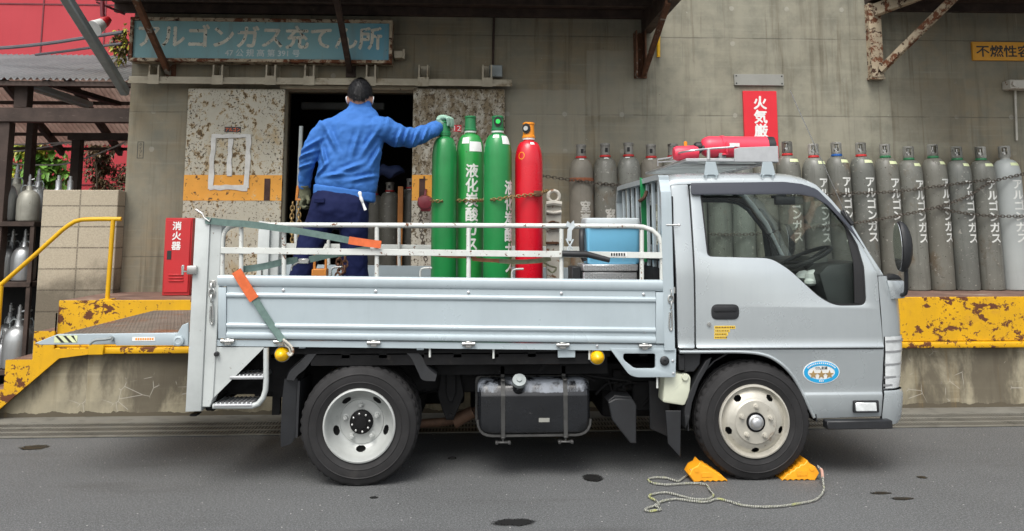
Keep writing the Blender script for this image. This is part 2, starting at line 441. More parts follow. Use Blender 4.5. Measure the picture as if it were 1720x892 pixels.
    def ribbon(s, pts, wdir, width, th=.003):            # webbing: strip along pts
        rs = []
        pts = [Vector(p) for p in pts]
        n = len(pts)
        wd = wdir if isinstance(wdir, list) else [wdir] * n
        for i in range(n):
            t = (pts[min(i + 1, n - 1)] - pts[max(i - 1, 0)]).normalized()
            wv = Vector(wd[i]); wv = (wv - t * wv.dot(t)).normalized()
            nv = t.cross(wv)
            p = pts[i]
            h = width / 2
            rs.append([p + wv * h + nv * th / 2, p + wv * h - nv * th / 2, p - wv * h - nv * th / 2, p - wv * h + nv * th / 2])
        s.rings(rs)
        return s
    def chain(s, pts, link=.035, r=.004, wid=.022):
        pts = resample(pts, link * .72)
        for i in range(len(pts) - 1):
            a, b = pts[i], pts[i + 1]
            d = (b - a).normalized()
            c = (a + b) / 2
            up = Vector((0, 1, 0)) if abs(d.y) < .9 else Vector((1, 0, 0))
            u = d.cross(up).normalized(); v = d.cross(u)
            q = u if i % 2 else v
            hl = link / 2 - wid / 2
            lp = []
            for k in range(10):
                an = 2 * math.pi * k / 10
                lp.append(c + d * (math.cos(an) * wid / 2 + (hl if math.cos(an) > 0 else -hl)) + q * math.sin(an) * wid / 2)
            s.tube(lp, r, 5, True)
        return s
    def add(s, other):
        me = bpy.data.meshes.new('tmp')
        other.bm.to_mesh(me); s.bm.from_mesh(me); bpy.data.meshes.remove(me)
        return s
    def mesh(s, m):
        s.bm.from_mesh(m)
        return s
    def move(s, mtx):
        bmesh.ops.transform(s.bm, matrix=mtx, verts=s.bm.verts)
        return s
    def cuts(s, axis, vals):
        no = {'X': (1, 0, 0), 'Y': (0, 1, 0), 'Z': (0, 0, 1)}[axis]
        for v in vals:
            bmesh.ops.bisect_plane(s.bm, geom=s.bm.verts[:] + s.bm.edges[:] + s.bm.faces[:], plane_co=Vector(no) * v, plane_no=no, dist=1e-5)
        return s
    def warp(s, fn):
        for v in s.bm.verts: v.co = Vector(fn(v.co))
        return s
def resample(pts, step):
    pts = [Vector(p) for p in pts]
    out = [pts[0].copy()]
    acc = 0
    for a, b in zip(pts, pts[1:]):
        L = (b - a).length
        t = step - acc
        while t <= L:
            out.append(a.lerp(b, t / L)); t += step
        acc = L - (t - step)
    return out
def spl(pts, n=8, closed=False):       # Catmull-Rom through points of any dimension
    pts = [Vector(p) for p in pts]
    k = len(pts); out = []
    for i in range(k if closed else k - 1):
        g = (lambda j: pts[j % k]) if closed else (lambda j: pts[max(0, min(k - 1, j))])
        a, b, c, d = g(i - 1), g(i), g(i + 1), g(i + 2)
        for q in range(n):
            t = q / n
            out.append(.5 * ((2 * b) + (c - a) * t + (2 * a - 5 * b + 4 * c - d) * t * t + (3 * b - a - 3 * c + d) * t ** 3))
    if not closed: out.append(pts[-1])
    return out
def rnd(pts, r, n=5):                  # polygon with filleted corners
    pts = [Vector(p) for p in pts]; k = len(pts); out = []
    rr = r if isinstance(r, (list, tuple)) else [r] * k
    for i in range(k):
        a, b, c = pts[i - 1], pts[i], pts[(i + 1) % k]
        if rr[i] <= 0: out.append(b.copy()); continue
        q = min(rr[i], (a - b).length * .49, (c - b).length * .49)
        p0 = b + (a - b).normalized() * q; p1 = b + (c - b).normalized() * q
        for j in range(n + 1):
            t = j / n
            out.append((1 - t) ** 2 * p0 + 2 * t * (1 - t) * b + t * t * p1)
    return out
def ell(cx, cz, rx, rz, n=40, a0=0):
    return [(cx + rx * math.cos(a0 + 2 * math.pi * i / n), cz + rz * math.sin(a0 + 2 * math.pi * i / n)) for i in range(n)]
def _curve_mesh(cu):
    ob = bpy.data.objects.new('tmp', cu)
    COL.objects.link(ob)
    dg = bpy.context.evaluated_depsgraph_get()
    me = bpy.data.meshes.new_from_object(ob.evaluated_get(dg))
    bpy.data.objects.remove(ob)
    return me
def plate(outlines, Y, th, bev=0.0):   # flat plate with holes; outlines are lists of (x,z); front face at Y, th thick
    cu = bpy.data.curves.new('tmp', 'CURVE')
    cu.dimensions = '2D'; cu.fill_mode = 'BOTH'
    cu.extrude = max(1e-5, th / 2 - bev); cu.bevel_depth = bev; cu.bevel_resolution = 1; cu.offset = -bev
    for o in outlines:
        sp = cu.splines.new('POLY'); sp.points.add(len(o) - 1)
        for p, q in zip(sp.points, o): p.co = (q[0], q[1], 0, 1)
        sp.use_cyclic_u = True
    me = _curve_mesh(cu)
    bpy.data.curves.remove(cu)
    me.transform(Matrix.Translation((0, Y + th / 2, 0)) @ Matrix.Rotation(R(90), 4, 'X'))
    m = MB().mesh(me); bpy.data.meshes.remove(me)
    bmesh.ops.remove_doubles(m.bm, verts=m.bm.verts, dist=1e-5)
    return m
def text(s, w=None, h=None, bold=0.0, ext=.001, vertical=False, sx=1.0, pitch=1.0):
    """lettering in the XZ plane facing -Y, centred on the origin, fitted to w and/or h"""
    rows = list(s) if vertical else [s]
    cu = bpy.data.curves.new('tmp', 'FONT')
    cu.body = '\n'.join(rows)
    cu.align_x = 'CENTER'; cu.space_line = pitch
    cu.extrude = 0.0; cu.resolution_u = 3
    me = _curve_mesh(cu)
    bpy.data.curves.remove(cu)
    xs = [v.co.x for v in me.vertices]; ys = [v.co.y for v in me.vertices]
    W, H = max(xs) - min(xs), max(ys) - min(ys)
    cx, cy = (max(xs) + min(xs)) / 2, (max(ys) + min(ys)) / 2
    if w and h: kx, ky = w / W, h / H
    elif w: kx = ky = w / W
    else: kx = ky = h / H
    kx *= sx
    me.transform(Matrix.Rotation(R(90), 4, 'X') @ Matrix.Diagonal((kx, ky, 1, 1)) @ Matrix.Translation((-cx, -cy, 0)))
    m = MB().mesh(me); bpy.data.meshes.remove(me)
    bmesh.ops.remove_doubles(m.bm, verts=m.bm.verts, dist=1e-6)
    if bold:                            # thicken the strokes: the same outlines again, a little to each side
        base = bpy.data.meshes.new('tmp'); m.bm.to_mesh(base)
        for i, (a, b) in enumerate(((1, 0), (-1, 0), (0, 1), (0, -1))):
            n0 = len(m.bm.verts); m.bm.from_mesh(base); m.bm.verts.ensure_lookup_table()
            for v in m.bm.verts[n0:]: v.co += Vector((a * bold * kx, -.00012 * (i + 1), b * bold * ky))
        bpy.data.meshes.remove(base)
    r = bmesh.ops.extrude_face_region(m.bm, geom=m.bm.faces[:])
    vs = [v for v in r['geom'] if isinstance(v, bmesh.types.BMVert)]
    for v in vs: v.co.y -= ext
    bmesh.ops.recalc_face_normals(m.bm, faces=m.bm.faces)
    return m
def wrap(m, rad, ang=0.0):             # bend flat lettering round an upright cylinder of radius rad centred on the origin
    m.cuts('X', [i * .006 for i in range(-40, 41)])
    def fn(c):
        a = c.x / rad + ang
        q = rad - c.y
        return (q * math.sin(a), -q * math.cos(a), c.z)
    return m.warp(fn)

# ---------------------------------------------------------------- objects
OFF = {}
def thing(name, label, cat, loc=(0, 0, 0), group=None):
    o = bpy.data.objects.new(name, None)
    o.empty_display_size = .1
    COL.objects.link(o); o.location = loc
    o['label'] = label; o['category'] = cat
    if group: o['group'] = group
    OFF[o.name] = Vector(loc)
    return o
def obj(name, mb, mt, parent=None, smooth=40, label=None, kind=None, origin=None):
    me = bpy.data.meshes.new(name)
    off = OFF.get(parent.name, Vector()) if parent else (Vector(origin) if origin else Vector())
    bm = mb.bm
    if off.length: bmesh.ops.translate(bm, verts=bm.verts, vec=-off)
    bm.normal_update()
    bm.to_mesh(me); bm.free()
    if smooth:
        me.shade_smooth()
        me.set_sharp_from_angle(angle=R(smooth))
    me.materials.append(MT[mt] if isinstance(mt, str) else mt)
    o = bpy.data.objects.new(name, me)
    COL.objects.link(o)
    if parent:
        o.parent = parent
        OFF[o.name] = off
    else:
        o.location = off
        OFF[o.name] = off
    if label: o['label'] = label
    if kind: o['kind'] = kind
    return o
def split_obj(name, mb, mt, parent=None, smooth=40):      # one object for every separate piece of the builder
    bm = mb.bm; bm.verts.ensure_lookup_table(); seen = {}; k = 0
    for v0 in bm.verts:
        if v0 in seen: continue
        st = [v0]; seen[v0] = k
        while st:
            v = st.pop()
            for e in v.link_edges:
                w_ = e.other_vert(v)
                if w_ not in seen: seen[w_] = k; st.append(w_)
        k += 1
    sets = [MB() for _ in range(k)]; mp = {}
    for v in bm.verts: mp[v] = sets[seen[v]].bm.verts.new(v.co)
    for f in bm.faces: sets[seen[f.verts[0]]].bm.faces.new([mp[v] for v in f.verts])
    bm.free()
    return [obj(name, q, mt, parent, smooth) for q in sets]
def tag(o, label, cat, group=None):
    o['label'] = label; o['category'] = cat
    if group: o['group'] = group
    return o
def single(name, mb, mt, label, cat, group=None, smooth=40):
    vs = mb.bm.verts
    lo = Vector((sum(v.co.x for v in vs) / len(vs), sum(v.co.y for v in vs) / len(vs), min(v.co.z for v in vs)))
    return tag(obj(name, mb, mt, None, smooth, origin=lo), label, cat, group)
def copy_tree(o, parent=None):
    c = o.copy(); COL.objects.link(c)
    if parent:
        c.parent = parent
    for ch in list(o.children): copy_tree(ch, c)
    OFF[c.name] = OFF.get(o.name, Vector())
    return c
# ---------------------------------------------------------------- special surfaces
def asphalt():
    t = NT('asphalt'); v = t.coord(False)
    a = t.noise(v, 1.1, 5, .6); b = t.noise(v, 85, 3, .75); c = t.noise(v, 190, 2, .6)
    base = t.mix(t.ramp(a, .3, .7), (.062, .0645, .065), (.080, .083, .084))
    base = t.mix(t.ramp(b, .44, .66), base, (.150, .154, .155))
    base = t.mix(t.ramp(c, .60, .66), base, (.27, .275, .275))
    vo = t.n('ShaderNodeTexVoronoi'); t.l(v, vo.inputs['Vector']); vo.inputs['Scale'].default_value = 13
    base = t.mix(t.math('LESS_THAN', vo.outputs['Distance'], .06), base, (.45, .44, .42))
    s = t.noise(t.scale(v, (.45, 2.6, 1)), 1.3, 6, .6)
    base = t.mix(t.math('MULTIPLY', t.ramp(s, .54, .72), .30), base, (.040, .038, .035))
    t.l(base, t.b.inputs['Base Color'])
    t.b.inputs['Roughness'].default_value = .78
    h = t.math('ADD', b, t.math('MULTIPLY', c, .6))
    t.bump(h, .55, .004)
    return t.m
MT['asphalt'] = asphalt()
MT['oil'] = oilmat()

def concrete(name, base, warm, seams=True, base_stain=0.0, spots=True, dark=.5, zs=()):
    t = NT(name); v = t.coord(False)
    X, Y, Z = t.sep(v)
    a = t.noise(v, .8, 6, .6, .3); b = t.noise(v, 5, 7, .65); s = t.noise(t.scale(v, (5, 5, .35)), 1.2, 6, .6, .1)
    if seams:                            # tone changes along the wall: a browner bay on either side of a greener one
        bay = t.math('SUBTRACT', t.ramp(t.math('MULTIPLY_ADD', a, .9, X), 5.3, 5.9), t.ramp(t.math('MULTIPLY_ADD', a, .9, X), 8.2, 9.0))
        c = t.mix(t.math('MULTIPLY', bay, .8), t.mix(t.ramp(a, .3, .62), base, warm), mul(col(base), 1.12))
    else:
        c = t.mix(t.ramp(a, .32, .68), base, warm)
    c = t.mix(t.ramp(b, .35, .75), c, mul(col(base), .72))
    c = t.mix(t.math('MULTIPLY', t.ramp(s, .5, .72), dark), c, mul(col(warm), .34))
    hb = t.noise(t.scale(v, (.7, .7, 16)), 1.5, 4, .6)
    c = t.mix(t.math('MULTIPLY', t.ramp(hb, .52, .72), .28), c, mul(col(base), 1.35))
    k = t.noise(v, 22, 5, .6)
    c = t.mix(t.ramp(k, .70, .74), c, (.44, .43, .38))
    k2 = t.noise(v, 15, 5, .6, .3)
    c = t.mix(t.math('MULTIPLY', t.ramp(k2, .71, .76), .7), c, (.05, .045, .038))
    if seams:                            # lime runs and scratches
        dr = t.noise(t.scale(v, (26, 26, 1.7)), 1.0, 6, .65, .1)
        gt_ = t.ramp(t.noise(v, .7, 3), .42, .60)
        c = t.mix(t.math('MULTIPLY', t.ramp(t.math('ADD', dr, t.math('MULTIPLY_ADD', gt_, .06, -.06)), .665, .69), .6), c, (.50, .48, .41))
        dk_ = t.noise(t.scale(v, (9, 9, .5)), 1.0, 6, .65, .1)
        c = t.mix(t.math('MULTIPLY', t.ramp(dk_, .54, .68), .6), c, (.085, .065, .040))
    hgt = t.math('ADD', t.math('MULTIPLY', b, .5), t.math('MULTIPLY', k, .4))
    if seams:
        line = None
        for z in zs:
            wob = t.math('MULTIPLY_ADD', t.noise(v, 9, 3), .012, z - .006)
            d = t.math('ABSOLUTE', t.math('SUBTRACT', Z, wob))
            l = t.math('LESS_THAN', d, .006)
            line = l if line is None else t.math('MAXIMUM', line, l)
        fx = t.math('ABSOLUTE', t.math('SUBTRACT', t.math('FRACT', t.math('MULTIPLY_ADD', X, 1 / 1.82, .37)), .5))
        vl = t.math('MULTIPLY', t.math('LESS_THAN', fx, .0018), .5)
        line = t.math('MAXIMUM', line, vl)
        brk = t.ramp(t.noise(v, 2.2, 4), .35, .55)
        lf = t.math('MULTIPLY', line, t.math('MULTIPLY', brk, .55))
        c = t.mix(lf, c, (.055, .05, .04))
        # board panels of slightly different grey
        br = t.n('ShaderNodeTexWhiteNoise', noise_dimensions='2D')
        cb = t.n('ShaderNodeCombineXYZ')
        t.l(t.math('FLOOR', t.math('MULTIPLY_ADD', X, 1 / .91, .37)), cb.inputs[0])
        t.l(t.math('FLOOR', t.math('MULTIPLY_ADD', Z, 1 / .66, .29)), cb.inputs[1])
        t.l(cb.outputs[0], br.inputs['Vector'])
        c = t.mix(.09, c, t.mix(br.outputs['Value'], mul(col(base), .45), mul(col(base), 1.6)))
        hgt = t.math('SUBTRACT', hgt, t.math('MULTIPLY', line, .8))
    if seams:                            # repair panels of paler mortar
        for (a0, b0, a1, b1, kf) in ((848, 258, 984, 150, .45), (985, 196, 1064, 84, .38), (1340, 330, 1452, 196, .30), (1000, 330, 1200, 205, .22), (1500, 240, 1620, 130, -.25)):
            lo, hi = P(a0, b0, YW), P(a1, b1, YW)
            wx = t.math('MULTIPLY_ADD', t.noise(v, 7, 4), .05, -.025)
            fx_ = t.math('MULTIPLY', t.ramp(t.math('ADD', X, wx), lo.x - XL_, lo.x - XL_ + .02), t.ramp(t.math('ADD', X, wx), hi.x - XL_, hi.x - XL_ - .02))
            fz_ = t.math('MULTIPLY', t.ramp(t.math('ADD', Z, wx), lo.z, lo.z + .02), t.ramp(t.math('ADD', Z, wx), hi.z, hi.z - .02))
            c = t.mix(t.math('MULTIPLY', t.math('MULTIPLY', fx_, fz_), abs(kf)), c, (.30, .285, .225) if kf > 0 else (.13, .105, .07))
    if spots:
        px_ = t.math('SUBTRACT', t.math('FRACT', t.math('MULTIPLY_ADD', X, 1 / .60, .1)), .5)
        pz_ = t.math('SUBTRACT', t.math('FRACT', t.math('MULTIPLY_ADD', Z, 1 / .385, .25)), .5)
        d2 = t.math('ADD', t.math('POWER', t.math('MULTIPLY', px_, .60), 2), t.math('POWER', t.math('MULTIPLY', pz_, .385), 2))
        d2 = t.math('ADD', d2, t.math('MULTIPLY', t.noise(v, 30, 3), .0011))
        gate = t.ramp(t.noise(v, 1.3, 3), .50, .58)
        f = t.math('MULTIPLY', t.math('LESS_THAN', d2, .0012), t.math('MULTIPLY', gate, .4))
        c = t.mix(f, c, (.40, .39, .34))
    if base_stain:
        n2 = t.noise(t.scale(v, (1.6, 1.6, .8)), 1.4, 6, .65, .4)
        c = t.mix(t.math('MULTIPLY', t.ramp(n2, .42, .60), base_stain), c, (.050, .040, .030))
        vo = t.n('ShaderNodeTexVoronoi', feature='DISTANCE_TO_EDGE')
        t.l(v, vo.inputs['Vector']); vo.inputs['Scale'].default_value = 6
        vo2 = t.noise(v, 3.0, 3)
        cr = t.math('MULTIPLY', t.math('LESS_THAN', vo.outputs['Distance'], .018), t.ramp(vo2, .56, .62))
        c = t.mix(t.math('MULTIPLY', cr, .6), c, (.42, .40, .35))
        zz = t.math('MULTIPLY_ADD', t.noise(v, 6, 4), .10, -.01)
        c = t.mix(t.math('LESS_THAN', Z, zz), c, (.10, .085, .06))
        rs = t.noise(t.scale(v, (4, 4, .5)), 1.5, 5, .6)
        c = t.mix(t.math('MULTIPLY', t.ramp(rs, .58, .72), .35), c, (.28, .17, .05))
    t.l(c, t.b.inputs['Base Color'])
    t.b.inputs['Roughness'].default_value = .82
    t.b.inputs['Specular IOR Level'].default_value = .3
    t.bump(hgt, .35, .006)
    return t.m

YW, YD, YT = 8.5, 7.45, 5.40            # warehouse wall, dock face, near side of the truck
XL_ = PX(211, 300, YW)
ZD = .985                               # dock floor
zs = (PZ(1300, 65, YW), PZ(1300, 195, YW), PZ(1000, 430, YW))
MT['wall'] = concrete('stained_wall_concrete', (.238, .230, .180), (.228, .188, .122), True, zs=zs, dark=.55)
MT['dockwall'] = concrete('stained_dock_concrete', (.36, .325, .235), (.27, .235, .155), False, .72, False)
MT['strip'] = concrete('gutter_concrete', (.20, .195, .17), (.15, .14, .115), False, 0, False)
def blockmat():
    t = NT('weathered_concrete_block'); v = t.coord(False)
    X, Y, Z = t.sep(v)
    cb = t.n('ShaderNodeCombineXYZ'); t.l(X, cb.inputs[0]); t.l(Z, cb.inputs[1])
    br = t.n('ShaderNodeTexBrick'); t.l(cb.outputs[0], br.inputs['Vector'])
    br.offset = 0; br.inputs['Scale'].default_value = 1
    br.inputs['Brick Width'].default_value = .415; br.inputs['Row Height'].default_value = .203
    br.inputs['Mortar Size'].default_value = .008; br.inputs['Mortar Smooth'].default_value = .2
    br.inputs['Color1'].default_value = (.44, .385, .285, 1); br.inputs['Color2'].default_value = (.39, .34, .255, 1)
    br.inputs['Mortar'].default_value = (.13, .11, .08, 1)
    n = t.noise(v, 70, 4, .7); c = t.mix(t.ramp(n, .35, .7), br.outputs['Color'], mul((.36, .315, .235, 1), .9))
    st = t.noise(v, 2.2, 5, .6)
    zz = t.math('ADD', Z, t.math('MULTIPLY_ADD', st, -1.2, .6))
    f = t.ramp(zz, 1.28, .85)
    c = t.mix(t.math('MULTIPLY', f, .72), c, (.045, .036, .024))
    t.l(c, t.b.inputs['Base Color']); t.b.inputs['Roughness'].default_value = .9
    t.bump(t.math('SUBTRACT', t.math('MULTIPLY', n, .5), t.math('MULTIPLY', br.outputs['Fac'], 1.5)), .5, .006)
    return t.m
MT['block'] = blockmat()
CH1 = [((.38, .29, .155), 3.0, .55, .14, (1, 1, .6), .8), ((.33, .24, .12), 17, .50, .07, (1, 1, .8), .9, (2.2, .38, .54, .09)), ((.115, .075, .036), 17, .555, .02, (1, 1, .8), .9, (2.2, .38, .54, .09)), ((.06, .045, .03), 42, .555, .02, None, .9, (2.6, .36, .52, .08))]
MT['doorpaint'] = mat('chipped_white_door_paint', (.44, .415, .33), .55, 0, .10, 2.2, streak=.15, layers=CH1, bump=.2, bs=40, rnd=False)
MT['doorrust'] = mat('heavily_flaked_door_paint', (.44, .42, .35), .6, 0, .12, 2.2, streak=.3, layers=[((.20, .158, .098), 11, .36, .22, (1, 1, .6), .9, ('z', .6, 1.30, .2)), ((.42, .40, .33), 46, .60, .03, None, .6), ((.10, .072, .04), 18, .545, .03, (1, 1, .8), .9), ((.06, .045, .03), 40, .56, .02, None, .9)], bump=.3, bs=40, rnd=False)
MT['doorband'] = mat('chipped_orange_door_band', (.66, .30, .035), .55, 0, .1, 3, layers=[((.11, .06, .03), 19, .585, .03, None, .9), ((.50, .42, .25), 6, .60, .08, None, .7)], bump=.2, bs=40, rnd=False)
def signmat():
    t = NT('weathered_blue_sign_board'); v = t.coord(False)
    X, Y, Z = t.sep(v)
    a = t.noise(v, 3, 6, .6)
    f = t.ramp(t.math('MULTIPLY_ADD', a, .8, X), .9, 2.4)
    c = t.mix(f, (.21, .39, .41), (.035, .27, .45))
    c = t.mix(t.math('MULTIPLY', t.ramp(t.noise(t.scale(v, (3, 3, .5)), 3, 5), .5, .7), .45), c, (.20, .26, .25))
    c = t.mix(t.ramp(t.noise(v, 30, 5), .68, .72), c, (.10, .08, .06))
    t.l(c, t.b.inputs['Base Color']); t.b.inputs['Roughness'].default_value = .6
    t.bump(a, .1, .01)
    return t.m
MT['signblue'] = signmat()

# ---------------------------------------------------------------- the ground
m = MB(); m.prism([(-60, -40), (60, -40), (60, 60), (-60, 60)], -.3, 0, axis='Z')
obj('ground', m, 'asphalt', smooth=0, kind='structure')
ys0 = G(100, 713).y; ys1 = G(100, 736).y            # concrete strip, then the slotted drain along its outer side
m = MB(); m.box((-16, ys0, -.2), (16, 7.60, .004))
obj('gutter_strip', m, 'strip', smooth=0, kind='structure')
dg = thing('drain_grate', 'long slotted steel drain grate between road and loading dock', 'drain grate', (0, ys1, 0))
m = MB()
m.box((-9, ys1, .002), (9, ys0 - .001, .005)); obj('trench', m, 'dark', dg, 0)
m = MB(); n = 4; wdt = (ys0 - ys1)
for i in range(n):
    y = ys1 + .012 + (wdt - .024) * i / (n - 1); m.box((-9, y - .016, .004), (9, y + .016, .0125))
split_obj('bar', m, 'strip', dg, 0)
m = MB()
for i in range(520):
    x = -6.5 + i * .026; m.box((x, ys1 + .01, .003), (x + .0125, ys0 - .012, .0105))
obj('crossbar', m, 'strip', dg, 0)
def blob(cx, cy, rx, ry, z=.0045, n=28, seed=0):
    rg = random.Random(seed); ph = [rg.uniform(0, 6.28) for _ in range(4)]
    pts = []
    for i in range(n):
        a = 2 * math.pi * i / n
        k = 1 + .16 * math.sin(2 * a + ph[0]) + .13 * math.sin(3 * a + ph[1]) + .08 * math.sin(5 * a + ph[2]) + .06 * math.sin(9 * a + ph[3])
        pts.append((cx + rx * k * math.cos(a), cy + ry * k * math.sin(a)))
    return pts
for i, (px, py, rx, ry) in enumerate([(997, 803, .072, .075), (866, 878, .11, .065), (58, 752, .10, .07), (1480, 829, .055, .03), (1513, 838, .06, .03), (760, 770, .03, .03), (628, 836, .03, .02), (1548, 802, .03, .03)]):
    g = G(px, py); m = MB()
    m.prism(blob(g.x, g.y, rx * 1.25, ry * 1.25, seed=i), .002, .003, axis='Z')
    o = obj('oil_stain', m, 'oil', smooth=0, kind='structure', origin=(g.x, g.y, 0))

# ---------------------------------------------------------------- warehouse
XL = PX(211, 300, YW); XR = 13.0
dx0, dx1 = PX(476, 300, YW), PX(692, 300, YW)
dz1 = PZ(580, 152, YW)
wh = thing('warehouse', 'old stained grey concrete warehouse with open sliding door', 'warehouse', (XL, YW, 0))
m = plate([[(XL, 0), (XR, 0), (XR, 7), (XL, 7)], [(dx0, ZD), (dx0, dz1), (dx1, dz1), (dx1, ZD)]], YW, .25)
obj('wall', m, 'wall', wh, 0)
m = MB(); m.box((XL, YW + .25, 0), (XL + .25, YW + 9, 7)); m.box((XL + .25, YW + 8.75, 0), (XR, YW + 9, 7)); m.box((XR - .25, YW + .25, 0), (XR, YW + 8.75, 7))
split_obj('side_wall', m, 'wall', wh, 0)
m = MB(); m.box((XL - .2, YW - .2, 7.0), (XR + .2, YW + 9.2, 7.2)); obj('roof', m, 'strip', wh, 0)
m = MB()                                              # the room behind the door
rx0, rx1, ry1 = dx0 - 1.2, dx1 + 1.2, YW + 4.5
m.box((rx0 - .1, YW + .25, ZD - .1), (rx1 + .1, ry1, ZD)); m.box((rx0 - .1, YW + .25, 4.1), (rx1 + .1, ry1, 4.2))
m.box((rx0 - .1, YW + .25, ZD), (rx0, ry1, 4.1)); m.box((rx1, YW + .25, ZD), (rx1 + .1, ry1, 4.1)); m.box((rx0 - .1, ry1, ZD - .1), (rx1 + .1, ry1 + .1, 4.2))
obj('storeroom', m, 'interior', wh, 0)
m = MB()
z0, z1 = PZ(580, 150, YW - .07), PZ(580, 144, YW - .07)
m.box((dx0 - .05, YW - .075, z0), (dx1 + .05, YW - .005, z1), .004)
obj('door_header', m, 'cream', wh)
m = MB(); b = P(1234, 143, YW); e = P(1316, 125, YW)
for (a, z) in ((1290, 18), (1290, 200)): pass
# track with its hangers
tr = thing('door_track', 'cream painted steel sliding door track bolted above the doorway', 'door track', (PX(218, 138, YW - .1), YW, PZ(540, 141, YW - .1)))
m = MB(); xa, xb = PX(219, 138, YW - .12), PX(860, 137, YW - .12); za, zb = PZ(540, 142, YW - .12), PZ(540, 132, YW - .12)
m.box((xa, YW - .17, za), (xb, YW - .09, zb), .006); m.box((xa, YW - .185, za - .012), (xb, YW - .172, za + .012)); obj('rail', m, 'cream', tr)
for px in (265, 371, 459, 523, 625, 712, 818):
    x = PX(px, 122, YW - .08); m = MB(); z2 = PZ(px, 109, YW - .08)
    m.box((x - .055, YW - .014, zb - .02), (x + .055, YW - .001, z2), .003)
    m.box((x - .05, YW - .187, zb + .002), (x - .036, YW - .015, z2 - .02)); m.box((x + .036, YW - .187, zb + .002), (x + .05, YW - .015, z2 - .02))
    m.box((x - .055, YW - .19, za - .02), (x + .055, YW - .186, zb + .012), .0)
    for q in (-.02, .02): m.lathe([(.011, YW - .024), (.011, YW - .014)], (x + q, 0, zb + .06), 'Y', 8)
    obj('hanger', m, 'cream', tr)

def door(px0, px1, mt_, label, flip=False):
    yb, yf = YW - .03, YW - .085
    x0, x1 = PX(px0, 300, yf), PX(px1, 300, yf); zt = PZ((px0 + px1) / 2, 149, yf)
    d = thing('sliding_door', label, 'sliding door', (x0, yf, ZD))
    m = MB(); m.box((x0, yf, ZD + .012), (x1, yb, zt), .006); obj('leaf', m, mt_, d)
    zA, zB = PZ((px0 + px1) / 2, 337, yf), PZ((px0 + px1) / 2, 294, yf)
    m = MB(); m.box((x0 + .001, yf - .003, zA), (x1 - .001, yf - .0005, zB)); obj('band', m, 'doorband', d)
    return d, x0, x1, yf, zA, zB
ld, x0, x1, yf, zA, zB = door(309, 474, 'doorpaint', 'chipped white sliding door leaf with orange band left of the doorway')
hx = PX(449, 318, yf)
m = MB(); m.box((hx - .03, yf - .006, PZ(449, 337, yf)), (hx + .03, yf - .0035, PZ(449, 300, yf)), .002); obj('pull_recess', m, 'doorhandle', ld)
rg = random.Random(3)
def wobble(pts, k):
    return [(a + rg.uniform(-k, k), b + rg.uniform(-k, k)) for a, b in pts]
def strip(a, b, wd):
    a = P(*a, yf); b = P(*b, yf); pts = []
    n = 7
    L = []; Rr = []
    dv = Vector((b.x - a.x, b.z - a.z)).normalized(); nv = Vector((-dv.y, dv.x))
    for i in range(n + 1):
        q = Vector((a.x, a.z)).lerp(Vector((b.x, b.z)), i / n)
        L.append(tuple(q + nv * wd * (.5 + rg.uniform(-.16, .16)))); Rr.append(tuple(q - nv * wd * (.5 + rg.uniform(-.16, .16))))
    return L + Rr[::-1]
m = MB()
for a, b, wd in (((360, 228), (353, 318), .05), ((388, 233), (385, 296), .045), ((418, 228), (414, 316), .05), ((356, 229), (422, 228), .035), ((352, 315), (416, 316), .05)):
    m.prism(strip(a, b, wd), yf - .010 - rg.uniform(0, .003), yf - .0035, .002)
obj('filler_patch', m, 'epoxy', ld)
def sticker(parent, px0, py0, px1, py1, Y, bgm, s, fm, kw={}, name='sticker', th=.0015):
    a, b = P(px0, py1, Y), P(px1, py0, Y)
    m = MB(); m.box((a.x, Y - th, a.z), (b.x, Y, b.z)); o = obj(name, m, bgm, parent, 0)
    if s:
        tm = text(s, w=(b.x - a.x) * .88, h=(b.z - a.z) * .72, ext=.0006, **kw)
        tm.move(Matrix.Translation(((a.x + b.x) / 2, Y - th, (a.z + b.z) / 2)))
        obj('lettering', tm, fm, o, 0)
    return o
sticker(ld, 377, 213, 405, 222, yf - .001, 'blackink', 'アルゴン', 'orangeweb', dict(bold=.02))
rd, x0, x1, yf, zA, zB = door(692, 848, 'doorrust', 'flaked rusty sliding door leaf right of the doorway, behind green cylinders')
hx = PX(709, 318, yf)
m = MB(); m.box((hx - .03, yf - .006, PZ(709, 337, yf)), (hx + .03, yf - .0035, PZ(709, 300, yf)), .002); obj('pull_recess', m, 'doorhandle', rd)
sticker(rd, 762, 210, 775, 221, yf - .001, 'redsign', '12', 'white', {})

# blue name board
Ys = YW - .16
sg = thing('sign_board', 'long weathered blue name board with flaking white characters above the door', 'sign', (PX(435, 107, Ys), Ys, PZ(435, 107, Ys)))
xa, xb = PX(219, 66, Ys), PX(659, 70, Ys); za, zb = PZ(435, 105, Ys), PZ(435, 32, Ys)
m = MB(); m.box((xa + .02, Ys, za + .02), (xb - .02, YW - .02, zb - .02)); obj('panel', m, 'signblue', sg, 0)
m = MB(); fr = .032
m.box((xa, Ys - .03, za), (xb, YW - .02, za + fr), .003); m.box((xa, Ys - .03, zb - fr), (xb, YW - .02, zb), .003)
m.box((xa, Ys - .028, za + fr + .001), (xa + fr, YW - .02, zb - fr - .001), .003); m.box((xb - fr, Ys - .028, za + fr + .001), (xb, YW - .02, zb - fr - .001), .003)
obj('frame', m, 'bracket', sg)
tm = text('アルゴンガス充てん所', w=PX(641, 66, Ys) - PX(233, 66, Ys), h=.235, bold=.026, ext=.002)
tm.move(Matrix.Translation(((PX(233, 66, Ys) + PX(641, 66, Ys)) / 2, Ys - .0005, PZ(435, 62, Ys)))); obj('lettering', tm, 'signwhite', sg, 0)
tm = text('47 公 規 高 第 391 号', w=PX(504, 66, Ys) - PX(379, 66, Ys), h=.075, bold=.014, ext=.0015)
